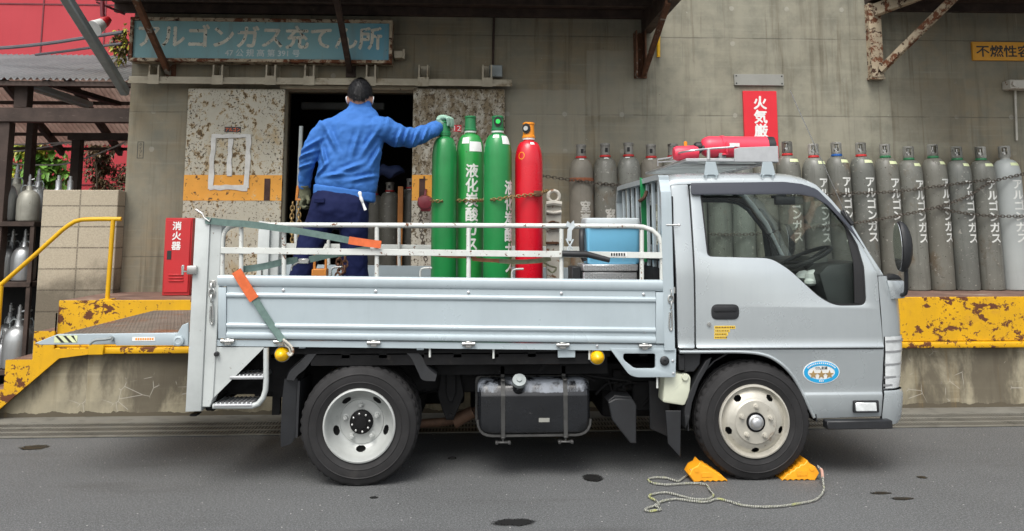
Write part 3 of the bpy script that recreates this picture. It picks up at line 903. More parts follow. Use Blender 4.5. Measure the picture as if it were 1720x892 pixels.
tm.move(Matrix.Translation(((PX(379, 66, Ys) + PX(504, 66, Ys)) / 2, Ys - .0005, PZ(440, 89, Ys)))); obj('small_lettering', tm, 'signpale', sg, 0)

m = MB(); a, b = P(661, 96, Ys), P(679, 84, Ys); m.box((a.x, Ys + .03, a.z), (b.x, YW - .002, b.z), .004); m.box((b.x - .02, Ys + .02, a.z - .01), (b.x + .005, Ys + .029, b.z + .015), .003); obj('end_bracket', m, 'cream', sg)
# the other boards on the wall
Yb = YW - .03
def board(name, label, cat, px0, py0, px1, py1, mt_, s=None, fm=None, w=None, **kw):
    a, b = P(px0, py1, Yb), P(px1, py0, Yb)
    m = MB(); m.box((a.x, Yb, a.z), (b.x, YW - .002, b.z), .001)
    o = tag(obj(name, m, mt_, origin=((a.x + b.x) / 2, Yb, a.z)), label, cat)
    return o, a, b
bo, a, b = board('warning_sign', 'tall red sign with white vertical characters on the wall behind the roof rack', 'sign', 1252, 153, 1304, 268, 'redsign')
tm = text('火気厳禁', h=(PZ(1278, 162, Yb) - PZ(1278, 254, Yb)), bold=.034, ext=.001, vertical=True, sx=1.0)
tm.move(Matrix.Translation(((a.x + b.x) / 2, Yb, (PZ(1278, 162, Yb) + PZ(1278, 254, Yb)) / 2))); obj('lettering', tm, 'white', bo, 0)
bo, a, b = board('blank_plate', 'blank pale grey plate screwed to the wall above the red sign', 'plate', 1234, 125, 1316, 143, 'blanksign')
m = MB()
for q in (a.x + .02, b.x - .02):
    for z in (a.z + .02, b.z - .02): m.lathe([(.008, Yb - .003), (.008, Yb - .0005)], (q, 0, z), 'Y', 8)
obj('screw', m, 'dark', bo)
bo, a, b = board('yellow_sign', 'orange yellow board with black characters high on the right of the wall', 'sign', 1635, 72, 1805, 101, 'yelsign')
tm = text('不燃性容器置場', w=(b.x - a.x) * .93, h=(b.z - a.z) * .62, bold=.02, ext=.001)
tm.move(Matrix.Translation(((a.x + b.x) / 2, Yb, (a.z + b.z) / 2))); obj('lettering', tm, 'blackink', bo, 0)
# conduit with junction box
cd = thing('conduit', 'thin brown conduit running down the wall into a small grey box', 'conduit', (PX(829, 110, YW), YW, PZ(829, 128, YW)))
m = MB(); m.tube([P(831, -40, YW - .02), P(829, 60, YW - .02), P(828, 110, YW - .02)], .012, 8); obj('pipe', m, 'darkrust', cd)
m = MB(); a, b = P(822, 129, YW - .07), P(844, 109, YW - .07); m.box((a.x, YW - .07, a.z), (b.x, YW - .002, b.z), .008); obj('box', m, 'steelgrey', cd)
# valve and pipe at the far right
vp = thing('wall_pipe', 'beige pipe bracket with a vertical pipe at the right wall end', 'pipe', (PX(1705, 200, YW), YW, PZ(1705, 300, YW)))
m = MB(); a, b = P(1697, 149, YW - .14), P(1722, 134, YW - .14); m.box((a.x, YW - .15, a.z), (b.x + .1, YW - .002, b.z), .01); m.lathe([(.03, YW - .18), (.03, YW - .14)], P(1703, 141, YW - .15) * 1.0 - Vector((0, YW - .15, 0)), 'Y', 12); obj('bracket', m, 'dirtywhite', vp)
m = MB(); m.tube([P(1705, 148, YW - .03), P(1708, 236, YW - .03)], .012, 10); obj('pipe', m, 'dirtywhite', vp)
# wall lettering by the corner
tm = text('タイプト', h=PZ(236, 240, YW) - PZ(236, 264, YW), ext=.0008, vertical=True)
a = P(236, 252, YW); tm.move(Matrix.Translation((a.x, YW - .0005, a.z)))
fr = plate([[(a.x - .032, a.z - .085), (a.x + .032, a.z - .085), (a.x + .032, a.z + .085), (a.x - .032, a.z + .085)], [(a.x - .026, a.z - .079), (a.x - .026, a.z + .079), (a.x + .026, a.z + .079), (a.x + .026, a.z - .079)]], YW - .0015, .001)
tm.add(fr); obj('stencil_mark', tm, 'blackink', wh, 0)

# ---------------------------------------------------------------- canopies
def canopy(name, label, xs0, xs1, zz, yfr, mt_='darkrust', th=.22):
    c = thing(name, label, 'canopy', (xs0, YW, zz))
    m = MB(); m.box((xs0, yfr, zz), (xs1, YW - .002, zz + .05)); obj('roof_sheet', m, mt_, c, 0)
    m = MB(); m.box((xs0 - .02, yfr - .03, zz - .10), (xs1 + .02, yfr - .002, zz + .16), .006); obj('fascia', m, mt_, c)
    m = MB()
    for k in (.33, .66, 1.0):
        y = yfr + (YW - yfr) * k
        m.box((xs0, y - .075, zz - .09), (xs1, y - .015, zz - .002))
    split_obj('purlin', m, mt_, c, 0)
    return c
zc = PZ(640, 14, YW); zc1 = PZ(1068, 44, YW)
x0, x1 = PX(196, 30, YW), PX(1092, 30, YW)
cn = canopy('canopy', 'dark rusted steel canopy projecting over the doorway and name board', x0, x1, zc, 7.15)
m = MB(); m.bar((x1 - .05, YW - .02, zc - .14), (x1 - .05, 7.1, zc - .14), .1, .2); obj('end_beam', m, 'darkrust', cn)
def strut(parent, px, py, mt_, wdt=.055, ytop=7.2, ztop=None, foot=True, nm='strut'):
    a = P(px, py, YW - .06); m = MB()
    b = Vector((a.x, ytop, (ztop or zc) - .03))
    m.bar(a, b, wdt, wdt, .004, (1, 0, 0))
    if foot: m.box((a.x - .05, YW - .022, a.z - .05), (a.x + .05, YW - .002, a.z + .12), .003)
    obj(nm, m, mt_, parent)
strut(cn, 284, 124, 'rust'); strut(cn, 588, 120, 'darkrust')
# end bracket with the rusty post
a = P(1079, 130, YW - .08); m = MB()
m.box((a.x - .075, YW - .03, a.z), (a.x + .06, YW - .004, zc - .24), .003); m.box((a.x + .02, YW - .16, a.z + .01), (a.x + .035, YW - .031, zc - .24), .002); m.box((a.x - .075, YW - .16, a.z + .01), (a.x - .06, YW - .031, zc - .24), .002)
obj('post', m, 'rust', cn)
strut(cn, 1081, 126, 'rust', .05, 7.3, zc - .2, False)
# orange pipe end by that bracket
m = MB(); a = P(1106, 96, YW - .05); m.tube([a, P(1106, 18, YW - .05)], .019, 10); single('orange_pipe', m, 'yellowrail', 'short orange yellow pipe hanging beside the rusty canopy bracket', 'pipe')
# right canopy: pale corrugated roof on cream brackets
x0, x1 = PX(1452, 10, YW), 12.5; zc2 = PZ(1458, 14, YW)
cr = canopy('canopy', 'dark canopy on flaking cream brackets at the upper right', x0, x1, zc2 + .05, 7.0, 'darkrust')
m = MB(); a = P(1474, 129, YW - .1); zt = zc2 + .03
m.box((a.x - .055, YW - .10, a.z), (a.x + .075, YW - .085, zt), .002); m.box((a.x + .06, YW - .084, a.z), (a.x + .075, YW - .004, zt)); m.box((a.x - .055, YW - .084, a.z), (a.x - .04, YW - .004, zt)); m.box((a.x - .07, YW - .09, a.z - .02), (a.x + .09, YW - .004, a.z - .002))
obj('post', m, 'bracket', cr)
m = MB(); m.bar((a.x + .01, YW - .11, zt - .08), (a.x + .01 + .62, 7.25, zt + .06), .07, .13, .004); obj('arm', m, 'bracket', cr)
m = MB(); m.bar((a.x + .03, YW - .12, a.z + .07), (a.x + .01 + .50, 7.5, zt - .03), .05, .075, .004); obj('strut', m, 'bracket', cr)
# grey brace at the building's left corner
m = MB(); a = P(211, 156, YW - .12); m.bar(a, (a.x - .02, 7.05, PZ(104, -12, 7.05)), .085, .085, .012, (1, 0, 0))
br = single('corner_brace', m, 'steelgrey', 'grey diagonal steel brace rising from the corner of the warehouse', 'brace')

# ---------------------------------------------------------------- loading dock
xd0 = PX(98, 520, YD); xd1 = 12.9
dk = thing('loading_dock', 'raised loading dock with rust spotted yellow steel edge', 'loading dock', (xd0, YD, 0))
m = MB(); m.box((xd0, YD + .02, ZD - .09), (xd1, YW - .001, ZD)); obj('deck', m, 'docktop', dk, 0)
zf = PZ(1600, 573, YD); zb = PZ(1600, 584, YD)
m = MB(); m.box((xd0, YD, zf), (xd1, YD + .018, ZD + .004), .004); m.box((xd0, YD + .019, zf), (xd0 + .02, YW - .25, ZD - .092)); obj('edge_beam', m, 'yellow', dk)
m = MB(); m.box((xd0, YD - .03, zb), (xd1, YD + .1, zf - .004), .012, 2); obj('bumper_flange', m, 'yellow', dk)
m = MB(); m.box((xd0 + .25, YD + .06, -.1), (xd1, YD + .3, zb - .002)); m.box((xd0 + .25, YD + .31, -.1), (xd0 + .5, YW - .002, ZD - .1)); obj('base_wall', m, 'dockwall', dk, 0)
a, b = P(149, 592, YD - .03), P(176, 577, YD - .03); m = MB(); m.box((a.x, YD - .05, a.z - .02), (b.x, YD - .031, b.z), .006); obj('buffer_plate', m, 'yellowrail', dk)
# stairs
st = thing('stairs', 'yellow painted steel stairs climbing to the dock at its left end', 'stairs', (PX(30, 690, YD), YD, 0))
stz = [ZD, PZ(80, 557, YD), PZ(35, 605, YD), PZ(5, 655, YD)]; stx = [xd0, PX(61, 557, YD), PX(13, 606, YD), PX(-28, 655, YD), PX(-70, 700, YD)]
for k in range(1, 4):
    m = MB(); m.box((stx[k], YD + .004, stz[k] - .05), (stx[k - 1] + .02, YD + .85, stz[k]), .004); obj('tread', m, 'docktop', st)
    m = MB(); m.box((stx[k] + .004, YD + .004, stz[k] - .30 if k < 3 else .0), (stx[k] + .016, YD + .85, stz[k] - .052)); obj('riser', m, 'yellow', st, 0)
poly = [(xd0 - .002, stz[0] - .1), (xd0 - .002, stz[1] + .006), (stx[1], stz[1] + .006), (stx[1], stz[2] + .006), (stx[2], stz[2] + .006), (stx[2], stz[3] + .006), (stx[3], stz[3] + .006), (stx[3], .0), (stx[3] + .02, 0), tuple(pp([(0, 688)], YD)[0]), tuple(pp([(102, 601)], YD)[0]), (xd0 + .3, zb), (xd0 + .3, zf - .01), (xd0 - .002, zf - .01)]
m = MB(); m.prism(poly, YD - .034, YD - .006); obj('stringer', m, 'yellow', st, 0)
m = MB(); q = pp([(0, 688), (102, 601)], YD + .06); m.prism([(stx[3], 0), q[0], q[1], (xd0 + .249, zb), (xd0 + .249, 0)], YD + .06, YD + .9); obj('stair_base', m, 'dockwall', st, 0)
# handrail
Yh = YD + .12
hr = thing('handrail', 'bent yellow tube handrail beside the dock stairs', 'handrail', (PX(178, 500, Yh), Yh, ZD))
m = MB(); m.tube([P(x, y, Yh) for x, y in ((-60, 528), (3, 477), (60, 427), (104, 387), (116, 378), (126, 372), (138, 369), (165, 368), (204, 368))], .0195, 12); obj('rail', m, 'yellowrail', hr)
m = MB(); a = P(190, 370, Yh); m.tube([a, (a.x - .01, Yh, ZD)], .0195, 12); m.box((a.x - .055, Yh - .05, ZD + .0005), (a.x + .045, Yh + .05, ZD + .008)); obj('post', m, 'yellowrail', hr)
m = MB(); a = P(2, 480, Yh); m.tube([a, (a.x, Yh, stz[3])], .0195, 12); obj('post', m, 'yellowrail', hr)
# fire extinguisher cabinet
Yc = 7.98
fc = thing('extinguisher_cabinet', 'red steel fire extinguisher cabinet with white characters on the dock', 'cabinet', (PX(296, 495, Yc), Yc, ZD))
xa, xb = PX(275, 430, Yc), PX(321, 430, Yc); zt = PZ(300, 366, Yc)
m = MB(); m.box((xa, Yc, ZD + .002), (xb, Yc + .24, zt), .006); obj('body', m, 'red', fc)
m = MB(); m.box((xa + .012, Yc - .012, ZD + .03), (xb - .012, Yc - .0005, zt - .02), .004); dr = obj('door', m, 'red', fc)
m = MB(); a, b = P(281, 436, Yc), P(289, 421, Yc); m.box((a.x, Yc - .016, a.z), (b.x, Yc - .0125, b.z), .002); obj('latch', m, 'blackink', dr)
m = MB()
for k in range(3):
    a, b = P(284, 463 + 5 * k, Yc), P(309, 460 + 5 * k, Yc); m.box((a.x, Yc - .022, a.z), (b.x, Yc - .0125, b.z), .004)
split_obj('vent_louvre', m, 'red', dr)
tm = text('消火器', h=PZ(297, 372, Yc) - PZ(297, 419, Yc), bold=.03, ext=.001, vertical=True, pitch=1.12, sx=1.05)
a = P(297.5, 396, Yc); tm.move(Matrix.Translation((a.x, Yc - .0125, a.z))); obj('lettering', tm, 'white', dr, 0)
# ---------------------------------------------------------------- the yard on the left
Yk = 8.32
xb0, xb1 = PX(65, 430, Yk), XL + .012; zt = PZ(120, 319, Yk)
m = MB(); m.box((xb0, Yk, 0), (xb1, Yk + .176, zt), .006)
single('block_wall', m, 'block', 'low weathered concrete block wall beside the warehouse corner', 'wall', smooth=0)
Yr = 15.0
rb = thing('red_building', 'large red clad building behind the timber shelter', 'building', (PX(80, 388, Yr), Yr, 0))
m = MB(); m.box((-16, Yr, 0), (PX(330, 388, Yr), Yr + 6, 8)); obj('wall', m, 'redwall', rb, 0)
m = MB()
for px in (70, 175, -60, -180): x = PX(px, 60, Yr); m.box((x - .012, Yr - .012, 0), (x + .012, Yr - .0005, 8))
for py in (7, 310): z = PZ(70, py, Yr); m.box((-16, Yr - .011, z - .012), (PX(330, 388, Yr), Yr - .0005, z + .012))
split_obj('seam', m, 'maroon', rb, 0)
# shelter
YsA, YsR, YsB = 8.62, 10.4, 12.4
sh = thing('shelter', 'open brown timber shelter with corrugated roof beside the warehouse', 'shelter', (PX(100, 388, 9), 9, 0))
zA = PZ(100, 132, YsA); zR = PZ(100, 93, YsR); zB = PZ(100, 243, YsB)
xs0, xs1 = -9.0, XL - .02
m = MB(); n = 150; rs = []
def corr(Ya, za, Yb, zb_, x0, x1, amp, pitch, th=.004):
    rs = []; n = int((x1 - x0) / pitch * 8)
    mm = MB(); up = []
    for i in range(n + 1):
        x = x0 + (x1 - x0) * i / n; o = amp * math.sin(2 * math.pi * x / pitch)
        up.append([(x, Ya, za + o), (x, Yb, zb_ + o)])
    V = [[mm.bm.verts.new(p) for p in r] for r in up]; V2 = [[mm.bm.verts.new((p[0], p[1], p[2] - th)) for p in r] for r in up]
    for i in range(n):
        mm.bm.faces.new([V[i][0], V[i + 1][0], V[i + 1][1], V[i][1]]); mm.bm.faces.new([V2[i][0], V2[i][1], V2[i + 1][1], V2[i + 1][0]])
        mm.bm.faces.new([V[i][0], V2[i][0], V2[i + 1][0], V[i + 1][0]])
    return mm
obj('roof_sheet', corr(YsA, zA, YsR, zR, xs0, xs1, .014, .066), 'corru', sh)
obj('rear_roof_sheet', corr(YsR + .02, zR - .02, YsB, zB, xs0, xs1, .012, .066), 'polysheet', sh)
m = MB()
for k in range(6):
    t = k / 5; y = YsR + .1 + (YsB - YsR - .15) * t; z = zR - .05 + (zB - zR) * (y - YsR) / (YsB - YsR)
    m.box((xs0, y - .03, z - .06), (xs1, y + .03, z - .018))
m.box((xs0, YsA + .03, zA - .07), (xs1, YsA + .08, zA - .022))
split_obj('purlin', m, 'timber', sh, 0)
m = MB()
for px in (-100, 20, 130, 240): x = PX(px, 200, 11.0); m.bar((x, YsR + .02, zR - .12), (x, YsB, zB - .12), .06, .10)
split_obj('rafter', m, 'timber', sh, 0)
m = MB(); y = 8.75; m.box((xs0, y, PZ(100, 205, y)), (xs1, y + .1, PZ(100, 181, y)), .006); obj('beam', m, 'timber', sh)
m = MB(); y = 11.0; m.box((PX(113, 228, y), y, PZ(150, 235, y)), (xs1, y + .12, PZ(150, 223, y)), .006); obj('beam', m, 'timber', sh)
for px0, px1, py0, py1, y in ((13, 36, 136, 181, 8.78), (-12, 9, 205, 640, 8.78), (116, 131, 226, 520, 11.015), (38, 50, 205, 470, 11.2)):
    m = MB(); m.box((PX(px0, 300, y), y, PZ(100, py1, y) if py1 < 500 else 0), (PX(px1, 300, y), y + .12, PZ(100, py0, y)), .005); obj('post', m, 'timber', sh)
# fluorescent batten under the roof
a, b = P(52, 143, 8.95), P(150, 176, 10.2); b.x = a.x + .05
lf = thing('fluorescent_batten', 'grey fluorescent lamp batten hanging under the shelter roof', 'lamp', a)
m = MB(); m.bar(a, b, .10, .06, .006); obj('housing', m, 'coolerlid', lf)
m = MB(); m.tube([a + Vector((.0, .03, -.048)), b + Vector((0, -.03, -.048))], .014, 10); obj('tube_lamp', m, 'lampwhite', lf)
m = MB(); m.bar(a + Vector((.10, .1, .05)), b + Vector((.30, .1, .03)), .09, .05); obj('mounting_rail', m, 'timber', lf)
# red and white floodlight on the canopy edge
fl = thing('security_lamp', 'red armed lamp with white head by the name board corner', 'lamp', P(172, 0, 8.2))
m = MB(); m.tube([P(172, -30, 8.2), P(172, 22, 8.2), P(173, 30, 8.2)], .022, 10); m.tube([P(162, 3, 8.25), P(210, 24, 8.35)], .012, 8); obj('arm', m, 'maroon', fl)
m = MB(); c = P(171, 40, 8.18); a = P(184, 31, 8.22); d = P(158, 48, 8.1)
m.tube([a, a.lerp(c, .6), c], [.03, .055, .055], 14); obj('holder', m, 'red', fl)
m = MB(); m.tube([c, c.lerp(d, .5), d], [.056, .068, .082], 16); obj('head', m, 'lampwhite', fl)
# cables
def cable(name, pts, r, mt_, label, Ya, Yb):
    m = MB(); n = len(pts); q = [P(x, y, Ya + (Yb - Ya) * i / (n - 1)) for i, (x, y) in enumerate(pts)]
    m.tube(spl(q, 6), r, 6); single(name, m, mt_, label, 'cable')
cable('power_cable', [(-60, 82), (10, 80), (80, 73), (140, 64), (206, 54)], .020, 'cable', 'thick grey twisted cable crossing above the corrugated roof', 9.5, 8.7)
cable('power_cable', [(60, 92), (110, 86), (160, 79), (204, 73)], .015, 'cable', 'thinner lower cable just above the corrugated roof', 9.3, 8.7)
cable('slack_wire', [(-20, 244), (20, 243), (80, 241), (150, 236), (214, 228)], .011, 'cablewhite', 'upper of three pale wires sagging in front of the red wall', 11.6, 11.2)
cable('slack_wire', [(-20, 258), (30, 254), (80, 246), (120, 238), (150, 236)], .011, 'cablewhite', 'pale wire rising to meet the upper wire below the shelter roof', 12.0, 11.6)
cable('slack_wire', [(0, 270), (30, 276), (70, 277), (110, 275), (160, 260), (212, 238)], .011, 'cablewhite', 'lowest pale wire drooping behind the shelter post', 11.8, 11.3)
# plants
def leafy(name, label, cx, cy, Y, rx, ry, n, mt_, size, trunk=None, mt2=None, thin=.5):
    rg = random.Random(hash(name + str(cx)) % 1000 if False else int(cx * 7 + cy))
    c = P(cx, cy, Y); k = Y / F
    t = thing(name, label, 'plant', (c.x, Y, 0 if trunk else c.z - ry * k))
    cl = [(rg.uniform(-1, 1), rg.uniform(-1, 1), rg.uniform(-1, 1), rg.uniform(.25, .5)) for _ in range(16)]
    cl = [q for q in cl if q[0] ** 2 + q[2] ** 2 < 1.0]
    ms = [MB(), MB()]
    for i in range(n):
        q = rg.choice(cl)
        v = Vector((rg.gauss(0, 1), rg.gauss(0, 1), rg.gauss(0, 1))).normalized() * q[3] * rg.uniform(.5, 1.05)
        p = Vector((c.x + (q[0] + v.x) * rx * k, Y + (q[1] + v.y) * rx * k * .6, c.z + (q[2] + v.z) * ry * k))
        d = (v + Vector((rg.uniform(-.6, .6), rg.uniform(-.9, .3), rg.uniform(-.9, .2)))).normalized()
        s_ = size * rg.uniform(.6, 1.3)
        up = Vector((rg.uniform(-.4, .4), rg.uniform(-.6, .1), 1)); sd = d.cross(up).normalized(); nn = sd.cross(d)
        wv = s_ * .26
        mm = ms[0] if rg.random() < .6 else ms[1]
        a0 = mm.bm.verts.new(p); l = mm.bm.verts.new(p + d * s_ * .5 + sd * wv + nn * wv * .35); r = mm.bm.verts.new(p + d * s_ * .5 - sd * wv + nn * wv * .35)
        mid = mm.bm.verts.new(p + d * s_ * .5); tip = mm.bm.verts.new(p + d * s_ - Vector((0, 0, s_ * .15)))
        mm.bm.faces.new([a0, l, mid]); mm.bm.faces.new([a0, mid, r]); mm.bm.faces.new([l, tip, mid]); mm.bm.faces.new([mid, tip, r])
    obj('foliage', ms[0], mt_, t, 0)
    if n > 60: obj('inner_foliage', ms[1], mt2 or mt_, t, 0)
    m = MB()
    base = Vector((c.x, Y + .1, 0 if trunk else c.z - ry * k * 1.0))
    for q in cl[:7]:
        e = Vector((c.x + q[0] * rx * k, Y + q[1] * rx * k * .6, c.z + q[2] * ry * k))
        m.tube(spl([base, base.lerp(e, .5) + Vector((rg.uniform(-.05, .05), 0, .03)), e], 4), [.012] * 8 + [.006], 5)
    obj('stem', m, 'stem', t)
leafy('shrub', 'yellow green broad leaved shrub behind the tank rack', 42, 262, 13.7, 50, 46, 760, 'leaf_y', .17, True, 'leaf_g')
leafy('shrub', 'fresh green leaf tuft above the block wall', 74, 290, 13.4, 36, 32, 380, 'leaf_g', .20, True, 'leaf_g')
leafy('shrub', 'small yellow leaf spray under the shelter beam', 68, 219, 13.2, 26, 10, 90, 'leaf_y', .16, False, 'leaf_y')
leafy('bush', 'dense dark bronze bush behind the block wall', 178, 292, 13.4, 46, 48, 2600, 'leaf_d', .075, True, 'leaf_d')
leafy('creeper', 'dry creeper leaves beside the left end of the name board', 205, 72, 9.4, 15, 26, 260, 'leaf_d', .07, False, 'leaf_y')
# tank rack
rk = thing('tank_rack', 'dark steel shelf rack holding silver gas flasks', 'rack', (PX(20, 500, 8.9), 8.9, 0))
rxa, rxb = -5.9, PX(62, 430, 8.85)
shz = [PZ(30, 372, 8.75), PZ(30, 474, 8.75), .20]
for z in shz:
    m = MB(); m.box((rxa, 8.75, z - .05), (rxb, 9.45, z), .004); obj('shelf', m, 'darkrust', rk)
m = MB()
for x in (rxb - .04, rxa): 
    for y in (8.76, 9.40): m.box((x, y, 0), (x + .04, y + .04, shz[0] - .051))
split_obj('upright', m, 'darkrust', rk, 0)
m = MB(); m.box((rxa, 9.47, 0), (rxb, 9.49, shz[0])); obj('back_panel', m, 'dark', rk, 0)
def make_flask(label, mt_):
    t = thing('gas_flask', label, 'gas flask', (0, 0, 0), 'silver gas flasks on the rack')
    m = MB(); m.lathe([(.11, 0), (.142, .012), (.148, .05), (.150, .20), (.148, .27), (.138, .325), (.115, .370), (.08, .398), (.05, .410), (.042, .425), (.036, .47)], seg=24); obj('body', m, mt_, t)
    m = MB(); m.lathe([(.030, .471), (.030, .52), (.022, .525), (.022, .60), (.012, .605), (.012, .62)], seg=12); m.tube([(.022, 0, .55), (.06, 0, .56)], .010, 8); obj('valve', m, 'flask', t)
    m = MB()
    for s in (-1, 1): m.tube([(s * .10, 0, .37), (s * .105, 0, .44), (s * .07, 0, .475), (s * .03, 0, .47)], .007, 6)
    split_obj('handle', m, 'steelgrey', t)
    return t
f1 = make_flask('x', 'flask'); f2 = make_flask('y', 'flaskdull')
fl_ = [(f1, 2, 368, 8.95, .98, 'large silver gas flask on the top shelf, cut by the left frame edge'), (f2, 25, 352, 9.25, 1.0, 'dull gas flask at the back of the top shelf'), (f2, 46, 367, 8.98, .80, 'dull beige gas flask in the middle of the top shelf'), (f1, 61, 362, 9.2, .92, 'bluish gas flask at the right end of the top shelf'),
       (f1, 3, 470, 8.98, .86, 'silver gas flask at the left of the middle shelf'), (f1, 18, 462, 9.25, .86, 'silver gas flask at the back of the middle shelf'), (f1, 38, 468, 8.95, .86, 'silver gas flask at the right of the middle shelf'),
       (f1, 2, 606, 8.9, .62, 'short gas flask at the left of the bottom shelf'), (f1, 14, 588, 9.25, 1.0, 'gas flask in the back row of the bottom shelf, left'), (f1, 28, 604, 8.9, 1.02, 'big shiny gas flask at the front of the bottom shelf'), (f1, 44, 588, 9.22, .98, 'gas flask in the back row of the bottom shelf, right')]
used = set()
for pr, px, py, Y, s, lab in fl_:
    o = pr if pr.name not in used else copy_tree(pr)
    used.add(pr.name)
    z = shz[0] if py < 380 else shz[1] if py < 480 else shz[2]
    o.location = (PX(px, py, Y), Y, z + .001); o.scale = (s * .93, s * .93, s); o.rotation_euler.z = random.uniform(-.6, .6); o['label'] = lab
tl = thing('twin_flask_valves', 'two small steel flask necks standing behind the block wall top', 'gas flask', (PX(104, 318, 8.62), 8.62, 0))
m = MB()
for px in (98, 108): x = PX(px, 318, 8.62); z = PZ(100, 303, 8.62); m.lathe([(.11, 0), (.11, z - .35), (.05, z - .12), (.028, z - .08), (.028, z), (.016, z + .01), (.016, z + .05)], (x, 8.62 + (px - 98) * .012, 0), seg=14)
obj('body', m, 'flask', tl)

# ---------------------------------------------------------------- gas cylinders along the wall
YC = 8.33
RAD = .117
def shell(r, zsh, zn, rn=.04):
    p = [(r * .86, 0), (r * .97, .006), (r, .022), (r, zsh)]
    for i in range(1, 9):
        a = i / 8 * math.pi / 2
        p.append((rn + (r - rn) * math.cos(a) ** .85, zsh + (zn - zsh) * math.sin(a) ** 1.0))
    p.append((rn, zn + .01))
    return p
def guard_open(t, z, h, mt_, r=.050):
    m = MB(); seg = 36
    rs = []
    prof = [(r * .92, z), (r, z + .012)] + [(r, z + .012 + (h - .03) * i / 6) for i in range(1, 7)] + [(r * .98, z + h - .004), (r * .86, z + h)]
    V = []
    for q, hh in prof:
        V.append([m.bm.verts.new((q * math.sin(2 * math.pi * k / seg), -q * math.cos(2 * math.pi * k / seg), hh)) for k in range(seg)])
    for i in range(len(prof) - 1):
        for k in range(seg):
            a = (k + .5) * 360 / seg; fr = min(abs(a - 335) , abs(a - 335 + 360)); bk = min(abs(a - 155), 360)
            if 2 <= i <= 6 and (fr < 30 or bk < 34): continue
            m.bm.faces.new([V[i][k], V[i][(k + 1) % seg], V[i + 1][(k + 1) % seg], V[i + 1][k]])
    m.bm.faces.new(V[-1])
    g = bmesh.ops.solidify(m.bm, geom=m.bm.faces[:], thickness=.004)
    bmesh.ops.recalc_face_normals(m.bm, faces=m.bm.faces)
    o = obj('valve_guard', m, mt_, t)
    m = MB(); m.lathe([(.022, z + .002), (.022, z + h * .5), (.014, z + h * .55), (.014, z + h * .8)], seg=12); m.box((-.03, -.02, z + h * .3), (.012, .0, z + h * .52), .004); obj('valve', m, 'chrome', o)
    return o
def make_argon(mt_='gas', ring='redring'):
    t = thing('argon_cylinder', 'x', 'gas cylinder', (0, 0, 0), 'gas cylinders standing along the wall')
    obj('body', MB().lathe(shell(RAD, 1.16, 1.335), seg=40), mt_, t)
    if ring: obj('neck_ring', MB().lathe([(.046, 1.336), (.052, 1.340), (.052, 1.355), (.046, 1.359)], seg=24), ring, t)
    obj('cap_seat', MB().lathe([(.040, 1.346), (.040, 1.364)], seg=16), 'valve', t)
    guard_open(t, 1.36, .12, 'valve')
    tm = text('アルゴンガス', h=.63, w=.104, bold=.03, ext=.0008, vertical=True); tm.move(Matrix.Translation((0, -.0006, .80))); wrap(tm, RAD, .32); obj('lettering', tm, 'stencil', t, 0)
    lb = MB(); rs = []
    for k in range(12):
        a = -.05 + k / 11 * 1.15
        col_ = []
        for j in range(4):
            f = .42 + .16 * j / 3; q = f * math.pi / 2
            rr = .04 + (RAD - .04) * math.cos(q) ** .85 + .0015; zz_ = 1.16 + .175 * math.sin(q)
            col_.append((rr * math.sin(a), -rr * math.cos(a), zz_))
        rs.append(col_)
    lb.rings(rs, False, False); obj('shoulder_label', lb, 'limesticker', t)
    return t
def make_nitrogen(mt_, txt, tz, th, ring='redring', band=False):
    t = thing('nitrogen_cylinder', 'x', 'gas cylinder', (0, 0, 0), 'gas cylinders standing along the wall')
    obj('body', MB().lathe(shell(RAD, 1.16, 1.335), seg=40), mt_, t)
    obj('neck_ring', MB().lathe([(.046, 1.337), (.053, 1.340), (.053, 1.356), (.046, 1.359)], seg=24), ring, t)
    obj('cap', MB().lathe([(.046, 1.361), (.045, 1.45), (.050, 1.452), (.050, 1.474), (.044, 1.48)], seg=24), 'capgrey', t)
    obj('cap_slot', MB().box((-.013, -.0475, 1.385), (.013, -.044, 1.43), .002), 'dark', t)
    if txt:
        tm = text(txt, h=th, w=.10, bold=.028, ext=.0008, vertical=True); tm.move(Matrix.Translation((0, -.0006, tz))); wrap(tm, RAD, .12); obj('lettering', tm, 'stencilold', t, 0)
    if band: obj('rust_band', MB().lathe([(RAD + .0006, 1.10), (RAD + .0012, 1.11), (RAD + .0012, 1.125), (RAD + .0006, 1.135)], seg=40, cap=False), 'gasband', t)
    a = MB(); rs = []
    for k in range(6):
        an = -.45 + k / 5 * .6; q = .72 * math.pi / 2; q2 = .84 * math.pi / 2
        rs.append([((.04 + (RAD - .04) * math.cos(x) ** .85 + .0015) * math.sin(an), -(.04 + (RAD - .04) * math.cos(x) ** .85 + .0015) * math.cos(an), 1.16 + .175 * math.sin(x)) for x in (q, q2)])
    a.rings(rs, False, False); obj('shoulder_label', a, 'white', t)
    return t
A_red = make_argon(); A_blue = make_argon('gas', 'bluering'); A_grn = make_argon('gas', 'greenring'); A_pale = make_argon('gaspale', None)
